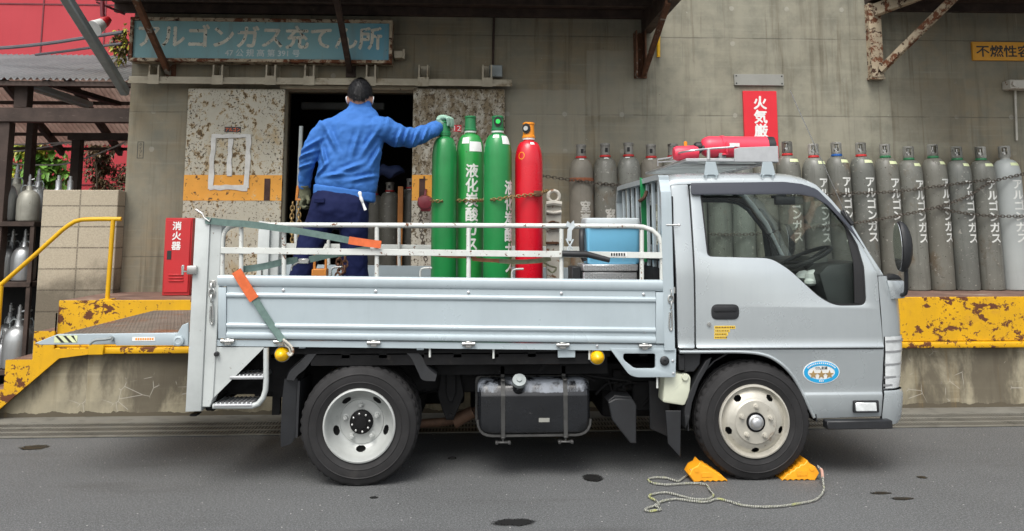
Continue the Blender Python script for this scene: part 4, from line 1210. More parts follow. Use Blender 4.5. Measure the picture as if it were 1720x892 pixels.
rows = [  # prototype, pixel x of the neck, label
    (make_nitrogen('gasrust', '窒素ガス', .66, .48, band=True), 976, 'brown stained grey cylinder with rust band, leftmost of the wall row'),
    (make_nitrogen('gas', '窒素', .70, .23), 1016, 'grey cylinder with two white characters, second from the left of the wall row'),
    (make_nitrogen('gas', None, 0, 0), 1055, 'grey cylinder without lettering, third from the left of the wall row'),
    (make_nitrogen('gasrust', '素ガス', .62, .36), 1094, 'brown stained grey cylinder fourth from the left, beside the cab guard frame'),
    (make_nitrogen('gas', None, 0, 0), 1131, 'grey cylinder behind the small red can on the roof rack'),
    (make_nitrogen('gas', None, 0, 0), 1164, 'grey cylinder just left of the roof rack tank, cap showing'),
    (None, 1205, 'plain grey cylinder seen through the rear of the side window'),
    (None, 1244, 'plain grey cylinder seen through the middle of the side window'),
    (None, 1283, 'plain grey cylinder behind the window grab handle'),
    (A_red, 1323, 'argon cylinder with red neck ring directly right of the roof rack'),
    (A_red, 1366, 'argon cylinder with red neck ring behind the aerial'),
    (A_blue, 1406, 'argon cylinder with blue neck ring'),
    (A_red, 1446, 'argon cylinder with red neck ring right of the blue ringed one'),
    (A_grn, 1487, 'argon cylinder with green neck ring above the door mirror'),
    (A_grn, 1527, 'argon cylinder with green neck ring just right of the door mirror'),
    (A_grn, 1567, 'argon cylinder with green neck ring, fourth from the right of the row'),
    (A_grn, 1607, 'argon cylinder with green neck ring, third from the right of the row'),
    (A_grn, 1648, 'argon cylinder with green neck ring, beside the pale one'),
    (A_pale, 1689, 'pale grey argon cylinder at the right end of the row'),
]
used = set(); plain = None
for pr, px, lab in rows:
    if pr is None:
        if plain is None: plain = make_nitrogen('gas', None, 0, 0); pr = plain; o = pr
        else: o = copy_tree(plain)
    else:
        o = pr if pr.name not in used else copy_tree(pr)
    used.add((pr or plain).name)
    big = pr is A_pale
    top = P(px, 262, YC)
    lean = -R(.7) if px > 1300 else 0
    zt = 1.335
    o.location = (top.x - math.sin(lean) * zt, YC + random.uniform(-.012, .012), ZD + .002)
    o.rotation_euler = (0, lean + R(random.uniform(-.2, .2)), random.uniform(-.22, .16))
    s = 1.0 + random.uniform(-.010, .010) + (.012 if 1300 < px < 1460 else 0)
    o.scale = (1.16, 1.16, s) if big else (1.05, 1.05, s)
    o['label'] = lab
# a blue flask peeping out behind the row is hidden; chains across the row
def chain(name, pts, Y, label, link=.045, r=.0042, wid=.026, mt_='chain', dips=None):
    m = MB(); q = [P(x, y, Y) for x, y in pts]; m.chain(spl(q, 8), link, r, wid)
    return single(name, m, mt_, label, 'chain')
Yx = YC - RAD * 1.05 - .018
chain('chain', [(1190, 393), (1245, 394), (1300, 390), (1360, 383), (1440, 374), (1500, 364), (1570, 349), (1625, 330), (1665, 306), (1725, 291)], Yx - .012, 'dark chain climbing across the argon cylinders from window height to the right end')
chain('chain', [(1180, 338), (1300, 330), (1425, 325), (1500, 322), (1560, 315), (1620, 307), (1664, 301)], Yx, 'upper dark chain running level across the argon cylinder tops')
chain('chain', [(1572, 349), (1620, 358), (1670, 363), (1730, 363)], Yx - .012, 'short dark chain sagging across the last three argon cylinders')
chain('chain', [(880, 291), (915, 296), (980, 305), (1040, 311), (1100, 315)], Yx, 'dark chain holding the nitrogen cylinders on the left of the wall row')

# ---------------------------------------------------------------- things inside the doorway
Yi = 9.3
def dim_cyl(px, py, Y, lab, mt_='gas'):
    o = copy_tree(plain); o.name = 'stored_cylinder'
    t = P(px, py, Y); o.location = (t.x, Y, ZD + .001); o.scale = (1, 1, (t.z - ZD) / 1.48); o['label'] = lab; o['group'] = 'cylinders stored inside the doorway'
dim_cyl(628, 312, 9.6, 'dim stored cylinder inside the doorway, right behind the man')
dim_cyl(655, 306, 9.5, 'dim stored cylinder inside the doorway, beside the orange post')
dim_cyl(690, 300, 9.4, 'dim stored cylinder deep at the right jamb of the doorway')
m = MB(); x0, x1 = PX(667, 400, 9.2), PX(676, 400, 9.2); m.box((x0, 9.2, ZD + .001), (x1, 9.26, PZ(672, 313, 9.2)), .004); single('orange_post', m, 'orangepost', 'slim orange post standing inside the doorway', 'post')
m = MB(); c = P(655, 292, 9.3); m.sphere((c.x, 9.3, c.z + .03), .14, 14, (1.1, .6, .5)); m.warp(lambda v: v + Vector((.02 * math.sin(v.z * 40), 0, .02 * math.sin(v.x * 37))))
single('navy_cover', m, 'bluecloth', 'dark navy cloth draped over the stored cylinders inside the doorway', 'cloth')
m = MB(); a, b = P(505, 183, 9.9), P(646, 172, 9.9); m.box((a.x, 9.9, a.z), (b.x, 9.98, b.z), .01); single('ceiling_batten', m, 'steelgrey', 'unlit grey batten inside the dark storeroom', 'lamp')
# pole and hanging chains by the man's left hand
pl = thing('cart_pole', 'slim blue grey pole with orange hook bar and chains in the doorway', 'pole', (PX(503, 330, 7.75), 7.75, ZD))
m = MB(); m.tube([(PX(506, 212, 7.75), 7.75, PZ(506, 212, 7.75)), (PX(501, 330, 7.75), 7.75, PZ(501, 330, 7.75)), (PX(499, 455, 7.75), 7.75, ZD)], .018, 8); obj('tube', m, 'steelgrey', pl)
m = MB(); m.tube([P(501, 312, 7.72), P(498, 335, 7.72), P(518, 337, 7.72)], .016, 8); obj('hook_bar', m, 'orangepost', pl)
m = MB(); m.chain([P(492, 340, 7.7), P(490, 370, 7.7), P(492, 430, 7.7)], .05, .006, .032); m.chain([P(501, 338, 7.7), P(503, 380, 7.7), P(499, 440, 7.7)], .05, .006, .032); obj('chain', m, 'chainrust', pl)
# maroon chain hoist on the right leaf
hs_ = thing('chain_hoist', 'maroon cast iron chain hoist hanging on the right door leaf', 'hoist', P(714, 356, 8.2))
m = MB(); c = P(714, 340, 8.25); m.lathe([(.02, -.06), (.065, -.05), (.075, -.01), (.075, .03), (.05, .05), (.02, .06)], c, 'Y', 16); m.box((c.x - .07, 8.2, c.z - .01), (c.x + .07, 8.3, c.z + .05), .015, 2); m.box((c.x - .05, 8.21, c.z - .09), (c.x + .06, 8.29, c.z - .03), .02, 2); m.tube([c + Vector((0, .02, .05)), c + Vector((0, .04, .11)), (c.x, 8.40, c.z + .13)], .012, 8); obj('body', m, 'maroon', hs_)
m = MB(); m.chain([P(706, 352, 8.22), P(707, 380, 8.25), P(711, 415, 8.25), P(716, 440, 8.25)], .05, .006, .032); obj('chain', m, 'chain', hs_)
# ---------------------------------------------------------------- the truck
YM = YT + .845                            # its middle plane
YF = 2 * YM - YT
T = thing('truck', 'silver grey flatbed truck with railed bed and roof rack parked facing right', 'truck', (PX(860, 813, YT), YM, 0))
def mir(m):
    for v in m.bm.verts: v.co.y = 2 * YM - v.co.y
    bmesh.ops.reverse_faces(m.bm, faces=m.bm.faces[:])
    return m
def both(name, fn, mt_, parent=T, smooth=40, far=True):
    a = obj(name, fn(), mt_, parent, smooth)
    if far: obj(name, mir(fn()), mt_, parent, smooth)
    return a
zwaist = PZ(1300, 588, YT); zsill = PZ(1300, 440, YT)
zband = PZ(1400, 664, YT)
def tumble(c):
    z = c[2]; y = 0
    if z > 1.30: y += .085 * ((z - 1.30) / .60) ** 1.35
    if z < 1.30: y += .022 * ((1.30 - z) / .45) ** 2
    y -= .013 / (1 + math.exp(max(-40, min(40, (z - zband) / .006))))
    return (c[0], c[1] + y, z)
zc_ = [.5 + .04 * i for i in range(40)]
def cabplate(outs, dy, th, bev, fn=tumble):
    m = plate([pp(o, YT) for o in outs], YT + dy, th, bev)
    bmesh.ops.dissolve_limit(m.bm, angle_limit=.02, verts=m.bm.verts[:], edges=m.bm.edges[:])
    m.cuts('Z', zc_ + [zband - .012, zband - .006, zband, zband + .006, zband + .012, zwaist + .002, zwaist + .012, zwaist + .022]); m.warp(fn); return m
win = rnd([(1181, 323), (1345, 317), (1377, 326), (1398, 338), (1424, 374), (1443, 412), (1452, 449), (1456, 513), (1404, 514), (1377, 500), (1325, 452), (1296, 434), (1189, 431)], [8, 0, 0, 0, 0, 0, 0, 12, 14, 16, 22, 14, 8], 5)
door_o = rnd([(1164, 308), (1322, 306), (1352, 309), (1378, 320), (1398, 341), (1428, 378), (1452, 420), (1474, 461), (1479, 520), (1487, 585.5), (1171, 586)], [6, 0, 0, 0, 0, 0, 0, 5, 0, 4, 4], 4)
def lipfn(c):
    x, y, z = tumble(c)
    y -= .014 * math.exp(-((z - (zwaist + .012)) / .016) ** 2)
    return (x, y, z)
dn = both('door', lambda: cabplate([door_o, win], 0, .028, .004, lipfn), 'silver')
both('rear_pillar', lambda: cabplate([rnd([(1131, 309), (1161.5, 307.5), (1168.5, 586), (1140, 586)], 4, 3)], 0, .028, .006, lipfn), 'silver')
arch = [(1171, 592), (1245, 592), (1282, 596), (1306, 606), (1330, 626), (1350, 655), (1364, 684), (1374, 708)]
both('lower_panel', lambda: cabplate([[(1141, 588.6), (1487.5, 587.6)] + [(1489.5, 655), (1491, 704)] + [(1380, 708)] + [(1374, 703)] + [(x + 0, y) for x, y in reversed(arch[:-1])] + [(1144, 593)]], 0, .028, .004, tumble), 'silver')
def lipm():
    m = MB(); pts = [P(x, y, YT - .004) for x, y in spl([(1143, 592), (1171, 592)] + arch[1:-1] + [(1376, 706)], 5)]
    m.tube(pts, .011, 8); m.warp(tumble); return m
both('arch_lip', lipm, 'silver')
both('inner_liner', lambda: cabplate([[(1134, 312), (1370, 312), (1398, 344), (1428, 382), (1472, 462), (1487, 650), (1480, 700), (1390, 700), (1330, 600), (1142, 588)], win], .034, .012, 0), 'dash')
seal_in = [(x + (1318 - x) * .022, y + (420 - y) * .03) for x, y in win]
sl = both('window_seal', lambda: cabplate([win, seal_in], .006, .020, 0), 'rubberseal')
both('window_glass', lambda: cabplate([[(x + (1318 - x) * .01, y + (420 - y) * .014) for x, y in win]], .016, .004, 0), 'glass', smooth=0)
both('quarter_pillar', lambda: cabplate([[(1424, 380), (1443, 414), (1452, 450), (1455.5, 508), (1437, 510), (1435, 440)]], .008, .007, 0), 'rubberseal')
vis = rnd([(1163, 306.5), (1322, 304.5), (1352, 308), (1378, 318), (1400, 342), (1430, 380), (1451, 419), (1444, 408), (1420, 376), (1392, 344), (1372, 331), (1345, 326), (1190, 326.5), (1164, 327)], 3, 3)
def visf(c):
    x, y, z = tumble(c); return (x, y - .02, z)
both('rain_visor', lambda: cabplate([vis], -.012, .006, .002, visf), 'smoke')
def pillar():
    m = plate([pp([(1365, 301), (1381, 309), (1404, 333), (1434.6, 372), (1461, 421), (1484, 459), (1486, 464), (1475, 464), (1452, 421), (1427, 379), (1397, 342), (1376, 319), (1362, 312)], YT)], YT + .004, .07, .012)
    m.cuts('Z', zc_); m.warp(tumble); return m
both('windscreen_pillar', pillar, 'silver')
# roof
st_ = [(1129, 311, 302), (1133, 309, 297), (1145, 307.5, 294), (1165, 306.5, 292.5), (1240, 304.5, 291.5), (1310, 304, 291.5), (1340, 306, 294), (1362, 309, 299.5), (1378, 315, 307)]
def roofm():
    rs = []
    for px, ps, pt in st_:
        x = PX(px, ps, YT); zs_ = PZ(px, ps, YT) - .004; zt_ = PZ(px, pt, YT) + .006
        y0 = YT + tumble((0, 0, zs_))[1] - .004
        r = [(x, y0 + .03, zs_ - .01), (x, y0 + .001, zs_)]
        for i in range(1, 7):
            a = i / 6 * math.pi / 2
            r.append((x, y0 + .11 * (1 - math.cos(a)), zs_ + (zt_ - zs_) * math.sin(a) + .012 * i / 6))
        for t in (.25, .5, .75): r.append((x, y0 + .11 + (2 * (YM - y0 - .11)) * t, zt_ + .012 + .02 * math.sin(math.pi * t)))
        r += [(a, 2 * YM - b, c) for a, b, c in r[:8][::-1]]
        rs.append(r)
    m = MB(); m.rings(rs, False, False); return m
obj('roof', roofm(), 'silver', T, 60)
# windscreen and front
wl = [(1376, 307), (1404, 334.5), (1434.6, 373.5), (1461, 423), (1484, 461)]
m = MB(); rs = []
for px, py in wl:
    a = tumble(P(px, py, YT + .03)); rs.append([(a[0], a[1], a[2]), (a[0] + .03, YM, a[2]), (a[0], 2 * YM - a[1], a[2])])
m.rings(rs, False, False); obj('windscreen', m, 'glass', T, 0)
fl_ = [(464, 1475, 1488), (480, 1476, 1501), (508, 1479, 1508), (535, 1482, 1511), (564, 1484.5, 1513), (610, 1489, 1514.5), (657, 1491.5, 1515)]
def front(levels, dout=0.0, arc_only=False, n=8):
    rs = []
    for py, ps, pf in levels:
        a = P(ps, py, YT); f = PX(pf, py, YT + .12)
        y0 = tumble((0, YT, a.z))[1]; rx, ry = f - a.x, .13
        r = []
        for i in range(n + 1):
            t = i / n * math.pi / 2
            r.append((a.x + (rx + dout) * math.sin(t) - 0.0, y0 - dout + (ry + dout) * (1 - math.cos(t)), a.z))
        if not arc_only:
            r += [(r[-1][0] + .02, YM, a.z)] + [(p, 2 * YM - q, z) for p, q, z in r[::-1]]
        rs.append(r)
    m = MB(); m.rings(rs, False, False); return m
obj('front_panel', front(fl_), 'silver', T, 50)
m = MB(); a = P(1484, 463, YT); r0 = tumble((0, YT, a.z))[1]
m.box((a.x - .12, r0 + .03, a.z - .05), (a.x + .01, 2 * YM - r0 - .03, a.z - .012)); obj('cowl', m, 'black', T)
hl = [(566, 1488, 1514), (590, 1490, 1515.2), (630, 1492, 1515.8), (655, 1494, 1515)]
def lampm():
    m = front(hl, .006, True); return m
h_ = both('headlight', lampm, 'clearlens', smooth=50)
m = MB()
for py in (572, 590, 612, 634, 648):
    a = front([(py, 1489.5, 1514.8), (py + 3.5, 1489.8, 1515)], .009, True); m.add(a)
obj('lens_bar', m, 'alu', h_, 50)
a = front([(566, 1486.5, 1503), (655, 1491.5, 1504)], .004, True, 4); obj('seam', a, 'rubberseal', h_, 50)
# bumper
bl = [(659, 1492, 1519), (666, 1491.5, 1521.5), (700, 1491, 1522), (712, 1491.5, 1521), (719, 1493, 1517)]
obj('bumper', front(bl, .006), 'silver', T, 50)
m = front([(655, 1489, 1512), (721, 1489, 1512)], .0); obj('bumper_backing', m, 'black', T, 50)
both('skirt', lambda: MB().box(tuple(P(1390, 722, YT + .016)), tuple(P(1490, 702, YT + .09)), .006), 'black')
# small things on the cab side
def cabY(py): return tumble((0, YT, PZ(1300, py, YT)))[1]
hd = thing  # noqa
y = cabY(523)
dh = obj('door_handle', plate([pp(rnd([(1195, 511), (1242, 511), (1242, 537), (1195, 537)], 11, 5), YT)], y - .003, .01, .002), 'black', T)
m = plate([pp(rnd([(1199, 514), (1238, 514), (1238, 523), (1199, 524)], 4, 3), YT)], y - .009, .008, .002); obj('lever', m, 'black', dh)
m = MB(); c = P(1191.5, 545, YT); m.lathe([(.013, y - .004), (.014, y), (.014, y + .004)], (c.x, 0, c.z), 'Y', 16); m.lathe([(.006, y - .0075), (.006, y - .003)], (c.x + .001, 0, c.z), 'Y', 12); obj('key_lock', m, 'chrome', T)
for i, (xa, xb, ya, yb) in enumerate(((1201, 1236, 547.5, 553), (1201, 1227, 553.6, 558.6), (1201, 1224, 559.2, 564.2), (1201, 1222, 564.8, 569.8))):
    q0, q1 = P(xa, yb, YT), P(xb, ya, YT); m = MB(); m.box((q0.x, YT - .0015, q0.z), (q1.x, YT + .004, q1.z)); m.warp(tumble); o = obj('warning_sticker', m, 'yelsticker', T, 0)
    m = MB(); rg = random.Random(i); x = q0.x + .006
    while x < q1.x - .008:
        q = rg.uniform(.004, .009); m.box((x, YT - .0025, q0.z + .005), (x + q, YT - .0016, q1.z - .005)); x += q + .004
    m.warp(tumble); obj('print', m, 'rust', o, 0)
# oval sticker with three stars, lying on the curved panel
yy = YT; c = P(1384, 627, yy); rx = PX(1415, 627, yy) - c.x; rz = PZ(1384, 607, yy) - c.z
zcuts = [c.z - rz + rz * .1 * i for i in range(1, 20)]
def onpanel(m): m.cuts('Z', zcuts); m.warp(tumble); return m
es = obj('oval_sticker', onpanel(plate([ell(c.x, c.z, rx, rz)], yy - .0025, .005)), 'white', T, 0)
obj('blue_ring', onpanel(plate([ell(c.x, c.z, rx * .95, rz * .93), ell(c.x, c.z - .002, rx * .74, rz * .60)], yy - .0040, .0010)), 'ecoblue', es, 0)
m = MB()
for k in (-1, 0, 1):
    cx_, cz_ = c.x + k * rx * .44, c.z - rz * .20; pts = []
    for i in range(10):
        an = math.pi / 2 + i * math.pi / 5; q = (.030 if i % 2 == 0 else .0125) ; pts.append((cx_ + q * math.cos(an), cz_ + q * math.sin(an)))
    m.prism(pts, yy - .0052, yy - .0030)
m.warp(tumble); obj('stars', m, 'gold', es, 0)
tm = text('CO₂削減', h=.020, bold=.01, ext=.0005); tm.move(Matrix.Translation((c.x, yy - .0035, c.z + rz * .36))); tm.warp(tumble); obj('lettering', tm, 'blackink', es, 0)
m = MB()
for k in range(17):
    an = R(150 - k * 7.5); p = (c.x + rx * .85 * math.cos(an), c.z + rz * .78 * math.sin(an)); m.box((p[0] - .0035, yy - .0055, p[1] - .004), (p[0] + .0035, yy - .0042, p[1] + .005))
for k in range(3): m.box((c.x - .014 + k * .011, yy - .0055, c.z - rz * .82), (c.x - .007 + k * .011, yy - .0042, c.z - rz * .68))
m.warp(tumble); obj('ring_print', m, 'white', es, 0)
# side marker lamp
yy = cabY(682); a, b = P(1433, 693, yy), P(1475, 672, yy)
sm = obj('marker_lamp', MB().box((a.x, yy - .012, a.z), (b.x, yy + .01, b.z), .005, 2), 'black', T)
obj('lens', MB().box((a.x + .012, yy - .018, a.z + .012), (b.x - .022, yy - .0125, b.z - .012), .004), 'clearlens', sm)
# mirrors, aerial
def mirror(near):
    Yq = YT - .13
    m = MB(); pts = [P(x, y, Yq) for x, y in ((1515, 371), (1524, 378), (1530, 400), (1530, 430), (1525, 450), (1516, 457))]
    c = P(1513, 414, Yq); hz = PZ(1513, 371, Yq) - c.z
    m.sphere((0, 0, 0), 1, 20, (.070, .082, hz)); 
    for v in m.bm.verts:
        if v.co.x < -.012: v.co.x = -.012 + (v.co.x + .012) * .1
    m.move(Matrix.Translation(c + Vector((.0, 0, 0))) @ Matrix.Rotation(R(-7), 4, 'Z'))
    g = MB(); g.prism(ell(0, 0, .072, hz * .93, 28), -.018, -.0205, axis='X'); g.move(Matrix.Translation(c) @ Matrix.Rotation(R(-7), 4, 'Z'))
    arm = MB(); arm.tube(spl([P(1522, 444, Yq), P(1522, 470, Yq + .02), P(1521, 492, Yq + .06), P(1512, 496, YT + .03)], 5), .013, 8)
    bs = MB(); bs.prism(pp([(1490, 471), (1518, 471), (1522, 476), (1521, 501), (1498, 503)], YT), YT + .0, YT + .12, .012, 2)
    bc = MB(); bc.prism(pp([(1493, 470), (1494, 464), (1503, 460), (1512, 463), (1518, 470)], YT), YT + .01, YT + .09, .008, 2)
    L = [m, g, arm, bs, bc]
    if not near: L = [mir(q) for q in L]
    o = obj('door_mirror', L[0], 'black', T, 60); obj('mirror_glass', L[1], 'mirrorglass', o, 0); obj('mirror_arm', L[2], 'black', o); obj('mirror_base', L[3], 'silver', o); obj('base_cap', L[4], 'black', o)
mirror(True); mirror(False)
an = MB(); a = Vector(tumble(P(1432, 374, YT - .01))); an.tube([a, a.lerp(P(1326, 150, YT - .05), .999)], .0032, 6)
ao = obj('aerial', an, 'chrome', T); m = MB(); m.bar(Vector(tumble(P(1437, 378, YT - .012))), Vector(tumble(P(1420, 353, YT - .012))), .03, .022, .006, (0, 1, 0)); obj('aerial_base', m, 'black', ao)
# cabin inside
m = MB(); zf_ = PZ(1300, 505, YT); xA, xB = PX(1142, 500, YT), PX(1480, 500, YT)
m.box((xA, YT + .06, .80), (xB - .05, YF - .06, .84)); m.box((xA, YT + .05, .84), (xA + .03, YF - .05, zsill + .0)); obj('cabin_floor', m, 'dash', T, 0)
m = plate([[(YT + .10, zsill), (YF - .10, zsill), (YF - .16, 1.87), (YT + .16, 1.87)], [(YT + .30, zsill + .10), (YT + .32, 1.78), (YF - .32, 1.78), (YF - .30, zsill + .10)]], 0, .03)
m.warp(lambda c: (xA + .0 + c[1], c[0], c[2])); obj('cab_back', m, 'silver', T, 0)
def seat(y0, y1):
    m = MB(); m.box((xA + .12, y0, 1.02), (xA + .62, y1, 1.17), .05, 3); m.box((xA + .05, y0, 1.14), (xA + .17, y1, zsill + .02), .04, 3); obj('seat', m, 'seat', T)
seat(YT + .14, YT + .62); seat(YF - .85, YF - .14)
m = MB(); dz = PZ(1400, 442, YT + .4); m.prism([(PX(1480, 500, YT) - .04, .84), (PX(1476, 480, YT) - .06, dz + .02), (PX(1400, 440, YT), dz), (PX(1385, 450, YT), dz - .06), (PX(1398, 500, YT), dz - .22), (PX(1410, 500, YT), .84)], YT + .09, YF - .09, .02, 2); obj('dashboard', m, 'dash', T)
m = MB(); m.box((PX(1398, 450, YT), YT + .36, dz - .10), (PX(1432, 450, YT), YT + .72, dz + .055), .02, 2); obj('instrument_hood', m, 'seat', T)
c = Vector((PX(1352, 432, YT + .36), YT + .36, PZ(1340, 432, YT + .36) - .005)); ax = Vector((-.40, 0, .917)); u = Vector((.917, 0, .40))
m = MB(); ring = [c + (u * math.cos(2 * math.pi * k / 32) + Vector((0, 1, 0)) * math.sin(2 * math.pi * k / 32)) * .185 for k in range(32)]
m.tube(ring, .014, 8, True)
for k in (0, 2.2, 4.1): m.tube([c - ax * .03, c + (u * math.cos(k) + Vector((0, 1, 0)) * math.sin(k)) * .18], .011, 6)
m.tube([c - ax * .04, c - ax * .4 + Vector((.1, 0, 0))], [.04, .03], 10); obj('steering_wheel', m, 'rubberseal', T)
m = MB(); c = P(1368, 470, YT + .24)
for i in range(9): m.sphere(c + Vector((random.uniform(-.06, .06), random.uniform(-.05, .05), random.uniform(-.03, .04))), random.uniform(.03, .05), 10, (1.3, 1, .8))
GLV = m
m = MB(); a, b = P(1301, 343, YM), P(1348, 330, YM); m.box((a.x, YM - .02, a.z - .005), (b.x, YM + .02, b.z), .01, 2); m.tube([P(1296, 331, YM), P(1320, 328, YM)], .012, 6); obj('inside_mirror', m, 'black', T)
m = MB(); q = [P(x, y, YF - .09) for x, y in ((1272, 357), (1275, 352), (1283, 356), (1299, 383), (1297, 390), (1288, 391), (1274, 364))]; m.tube(spl(q, 4, True), .013, 8, True); obj('grab_handle', m, 'dash', T)

# ---------------------------------------------------------------- wheels
def tyre(c, R_=.374, wd=.185, sgn=1):
    prof = [(.218, .03), (.228, .012), (.25, .002), (.262, -.001), (.266, -.004), (.270, -.001), (.29, -.003), (.312, -.002), (.316, -.006), (.320, -.001), (.325, .001), (.345, .009), (.356, .014), (.3575, .019), (.366, .024), (R_ - .002, .034), (R_, .040), (R_, .066), (R_ - .009, .068), (R_ - .009, .076), (R_, .078), (R_, .107), (R_ - .009, .109), (R_ - .009, .117), (R_, .119), (R_, .145), (R_ - .002, .151), (.366, .161), (.356, .171), (.325, .184), (.29, .188), (.25, .183), (.218, .155)]
    seg = 126
    m = MB(); V = m.lathe(prof, c, 'Y', seg, False)
    i0 = {14: .006, 15: .010, 16: .010, 17: .006, 25: .006, 26: .009, 27: .006}
    m.bm.verts.ensure_lookup_table()
    for i, dpt in i0.items():
        for k in range(seg):
            if k % 3 == 0:
                v = m.bm.verts[i * seg + k]; d = Vector((v.co.x - c[0], 0, v.co.z - c[2])).normalized(); v.co -= d * dpt
    for v in m.bm.verts:                  # the load flattens the tread where it stands
        q = v.co.z - .004
        if q < .010: v.co.z = .002 + max(0, q + .004) * .45; v.co.y += (-.004 if v.co.y < c[1] + wd / 2 else .004) * (1 - max(0, q) / .010)
    return m
def rim(c, prof, holes, rh, a_, b_, seg=240, ph=0):
    m = MB(); P_ = []
    for (r0, h0), (r1, h1) in zip(prof, prof[1:]):
        n = max(1, int(abs(r1 - r0) / .0025)) if rh and min(r0, r1) < rh + a_ * 1.3 and max(r0, r1) > rh - a_ * 1.3 else 1
        for i in range(n): P_.append((r0 + (r1 - r0) * i / n, h0 + (h1 - h0) * i / n))
    P_.append(prof[-1])
    m.lathe(P_, (0, 0, 0), 'Y', seg, False)
    if rh:
        kill = []
        for f in m.bm.faces:
            q = f.calc_center_median(); r = math.hypot(q.x, q.z); an = math.atan2(q.z, q.x)
            for k in range(holes):
                d = (an - ph - 2 * math.pi * k / holes + math.pi) % (2 * math.pi) - math.pi
                if ((r - rh) / a_) ** 2 + (d * rh / b_) ** 2 < 1: kill.append(f); break
        bmesh.ops.delete(m.bm, geom=kill, context='FACES')
    m.move(Matrix.Translation(c)); return m
def nuts(c, r, n, y0, y1, rad, ph):
    L = []
    for k in range(n):
        m = MB(); L.append(m)
        an = ph + 2 * math.pi * k / n
        q = (c[0] + r * math.cos(an), c[1], c[2] + r * math.sin(an))
        m.lathe([(rad * 1.45, y1 + .006), (rad * 1.4, y1), (rad * 1.05, y1 - .002)], q, 'Y', 14); m.lathe([(rad, y1 - .001), (rad, y0 + .003), (rad * .8, y0)], q, 'Y', 6); m.lathe([(rad * .5, y0), (rad * .45, y0 - .009)], q, 'Y', 8)
    return L
gr, gf = G(603, 814), G(1267, 812)
Yw = YT + .03
WR = .368
def front_wheel(near):
    c = Vector((PX(1268, 716, Yw), Yw, WR))
    f = (lambda q: q) if near else mir
    ro = obj('front_wheel', f(rim(c, [(.232, .012), (.228, -.002), (.219, -.004), (.214, .004), (.210, .022), (.203, .028), (.196, .024), (.176, .004), (.150, -.010), (.138, -.012), (.132, -.020), (.075, -.022), (.062, -.020), (.060, .0), (.02, .0)], 5, .178, .017, .025, ph=R(126))), 'rim_f', T, 45)
    obj('tyre', f(tyre(c)), 'rubber', ro, 35)
    obj('hub', f(MB().lathe([(.050, .0), (.048, -.03), (.040, -.034), (.037, -.050), (.026, -.062), (.012, -.064), (.001, -.064)], c, 'Y', 20)), 'alu', ro)
    obj('hub_ring', f(MB().lathe([(.061, -.0215), (.061, -.0235), (.050, -.0235), (.050, -.02)], c, 'Y', 28)), 'chassis', ro)
    [obj('wheel_nut', f(q), 'rim_f', ro) for q in nuts(c, .098, 5, -.046, -.022, .0145, R(87))]
    obj('drum', f(MB().lathe([(.19, .05), (.19, .14), (.05, .14)], c, 'Y', 28)), 'chassis', ro)
front_wheel(True); front_wheel(False)
def rear_wheel(near):
    c = Vector((PX(603, 716, Yw), Yw, WR)); f = (lambda q: q) if near else mir
    ro = obj('rear_wheel', f(rim(c, [(.229, .014), (.226, .0), (.217, -.003), (.212, .004), (.207, .026), (.200, .060), (.190, .086), (.180, .104), (.165, .122), (.150, .134), (.142, .136), (.138, .130), (.076, .128), (.074, .13), (.02, .13)], 5, .166, .017, .031, ph=R(-90))), 'rim_r', T, 45)
    obj('tyre', f(tyre(c)), 'rubber', ro, 35)
    obj('hub', f(MB().lathe([(.074, .129), (.073, .099), (.066, .093), (.04, .091), (.036, .085), (.001, .083)], c, 'Y', 24)), 'chassis', ro)
    m = MB()
    for k in range(8):
        an = 2 * math.pi * k / 8 + .2; m.lathe([(.007, .092), (.007, .083), (.004, .081)], (c.x + .056 * math.cos(an), c.y, c.z + .056 * math.sin(an)), 'Y', 6)
    obj('hub_bolts', f(m), 'chrome', ro)
    [obj('wheel_nut', f(q), 'rim_r', ro) for q in nuts(c, .106, 5, .092, .127, .0155, R(93))]
    obj('drum', f(MB().lathe([(.20, .16), (.20, .20), (.05, .20)], c, 'Y', 28)), 'dark', ro)
    c2 = c + Vector((0, .215, 0)); obj('inner_tyre', f(tyre(c2)), 'rubber', ro, 35)
rear_wheel(True); rear_wheel(False)

# ---------------------------------------------------------------- bed
def L2(px):                               # the bed drops a little towards the cab
    return (px - 370) / 750 * 8.5
def bp(px, py, Y): return P(px, py + L2(px), Y)
def bedloft(prof, pxa, pxb, Y=YT, mt_=None):
    m = MB(); n = 6
    rs = [[bp(pxa + (pxb - pxa) * i / n, py, Y) + Vector((0, dy, 0)) for py, dy in prof] for i in range(n + 1)]
    m.rings(rs, True, True); return m
toprail = [(462, .03), (461.5, .004), (463, -.006), (467, -.011), (474, -.011), (479, -.006), (481, .0), (481, .03)]
panel = [(481, .03), (481, .002), (490.5, .002), (492, -.007), (494, -.011), (497, -.011), (499, -.007), (500.5, .002), (541.5, .002), (543, -.007), (545, -.011), (548, -.011), (550, -.007), (551.5, .002), (557, .002), (558.5, -.008), (561, -.012), (565, -.012), (567.5, -.008), (569, .002), (569, .03)]
both('side_gate_rail', lambda: bedloft(toprail, 366, 1119), 'bedpaint', smooth=60)
gate = both('side_gate', lambda: bedloft(panel, 381, 1101), 'bedpaint', smooth=24)
def endcaps():
    m = MB()
    for a, b in ((367, 380.5), (1101.5, 1121)):
        q = [bp(a, 482.5, YT), bp(b, 482.5, YT), bp(b, 568.5, YT), bp(a, 568.5, YT)]
        m.prism([(v.x, v.z) for v in q], YT - .010, YT + .03, .004, 2)
    return m
split_obj('gate_end_cap', endcaps(), 'bedpaint', T); split_obj('gate_end_cap', mir(endcaps()), 'bedpaint', T)
m = MB()
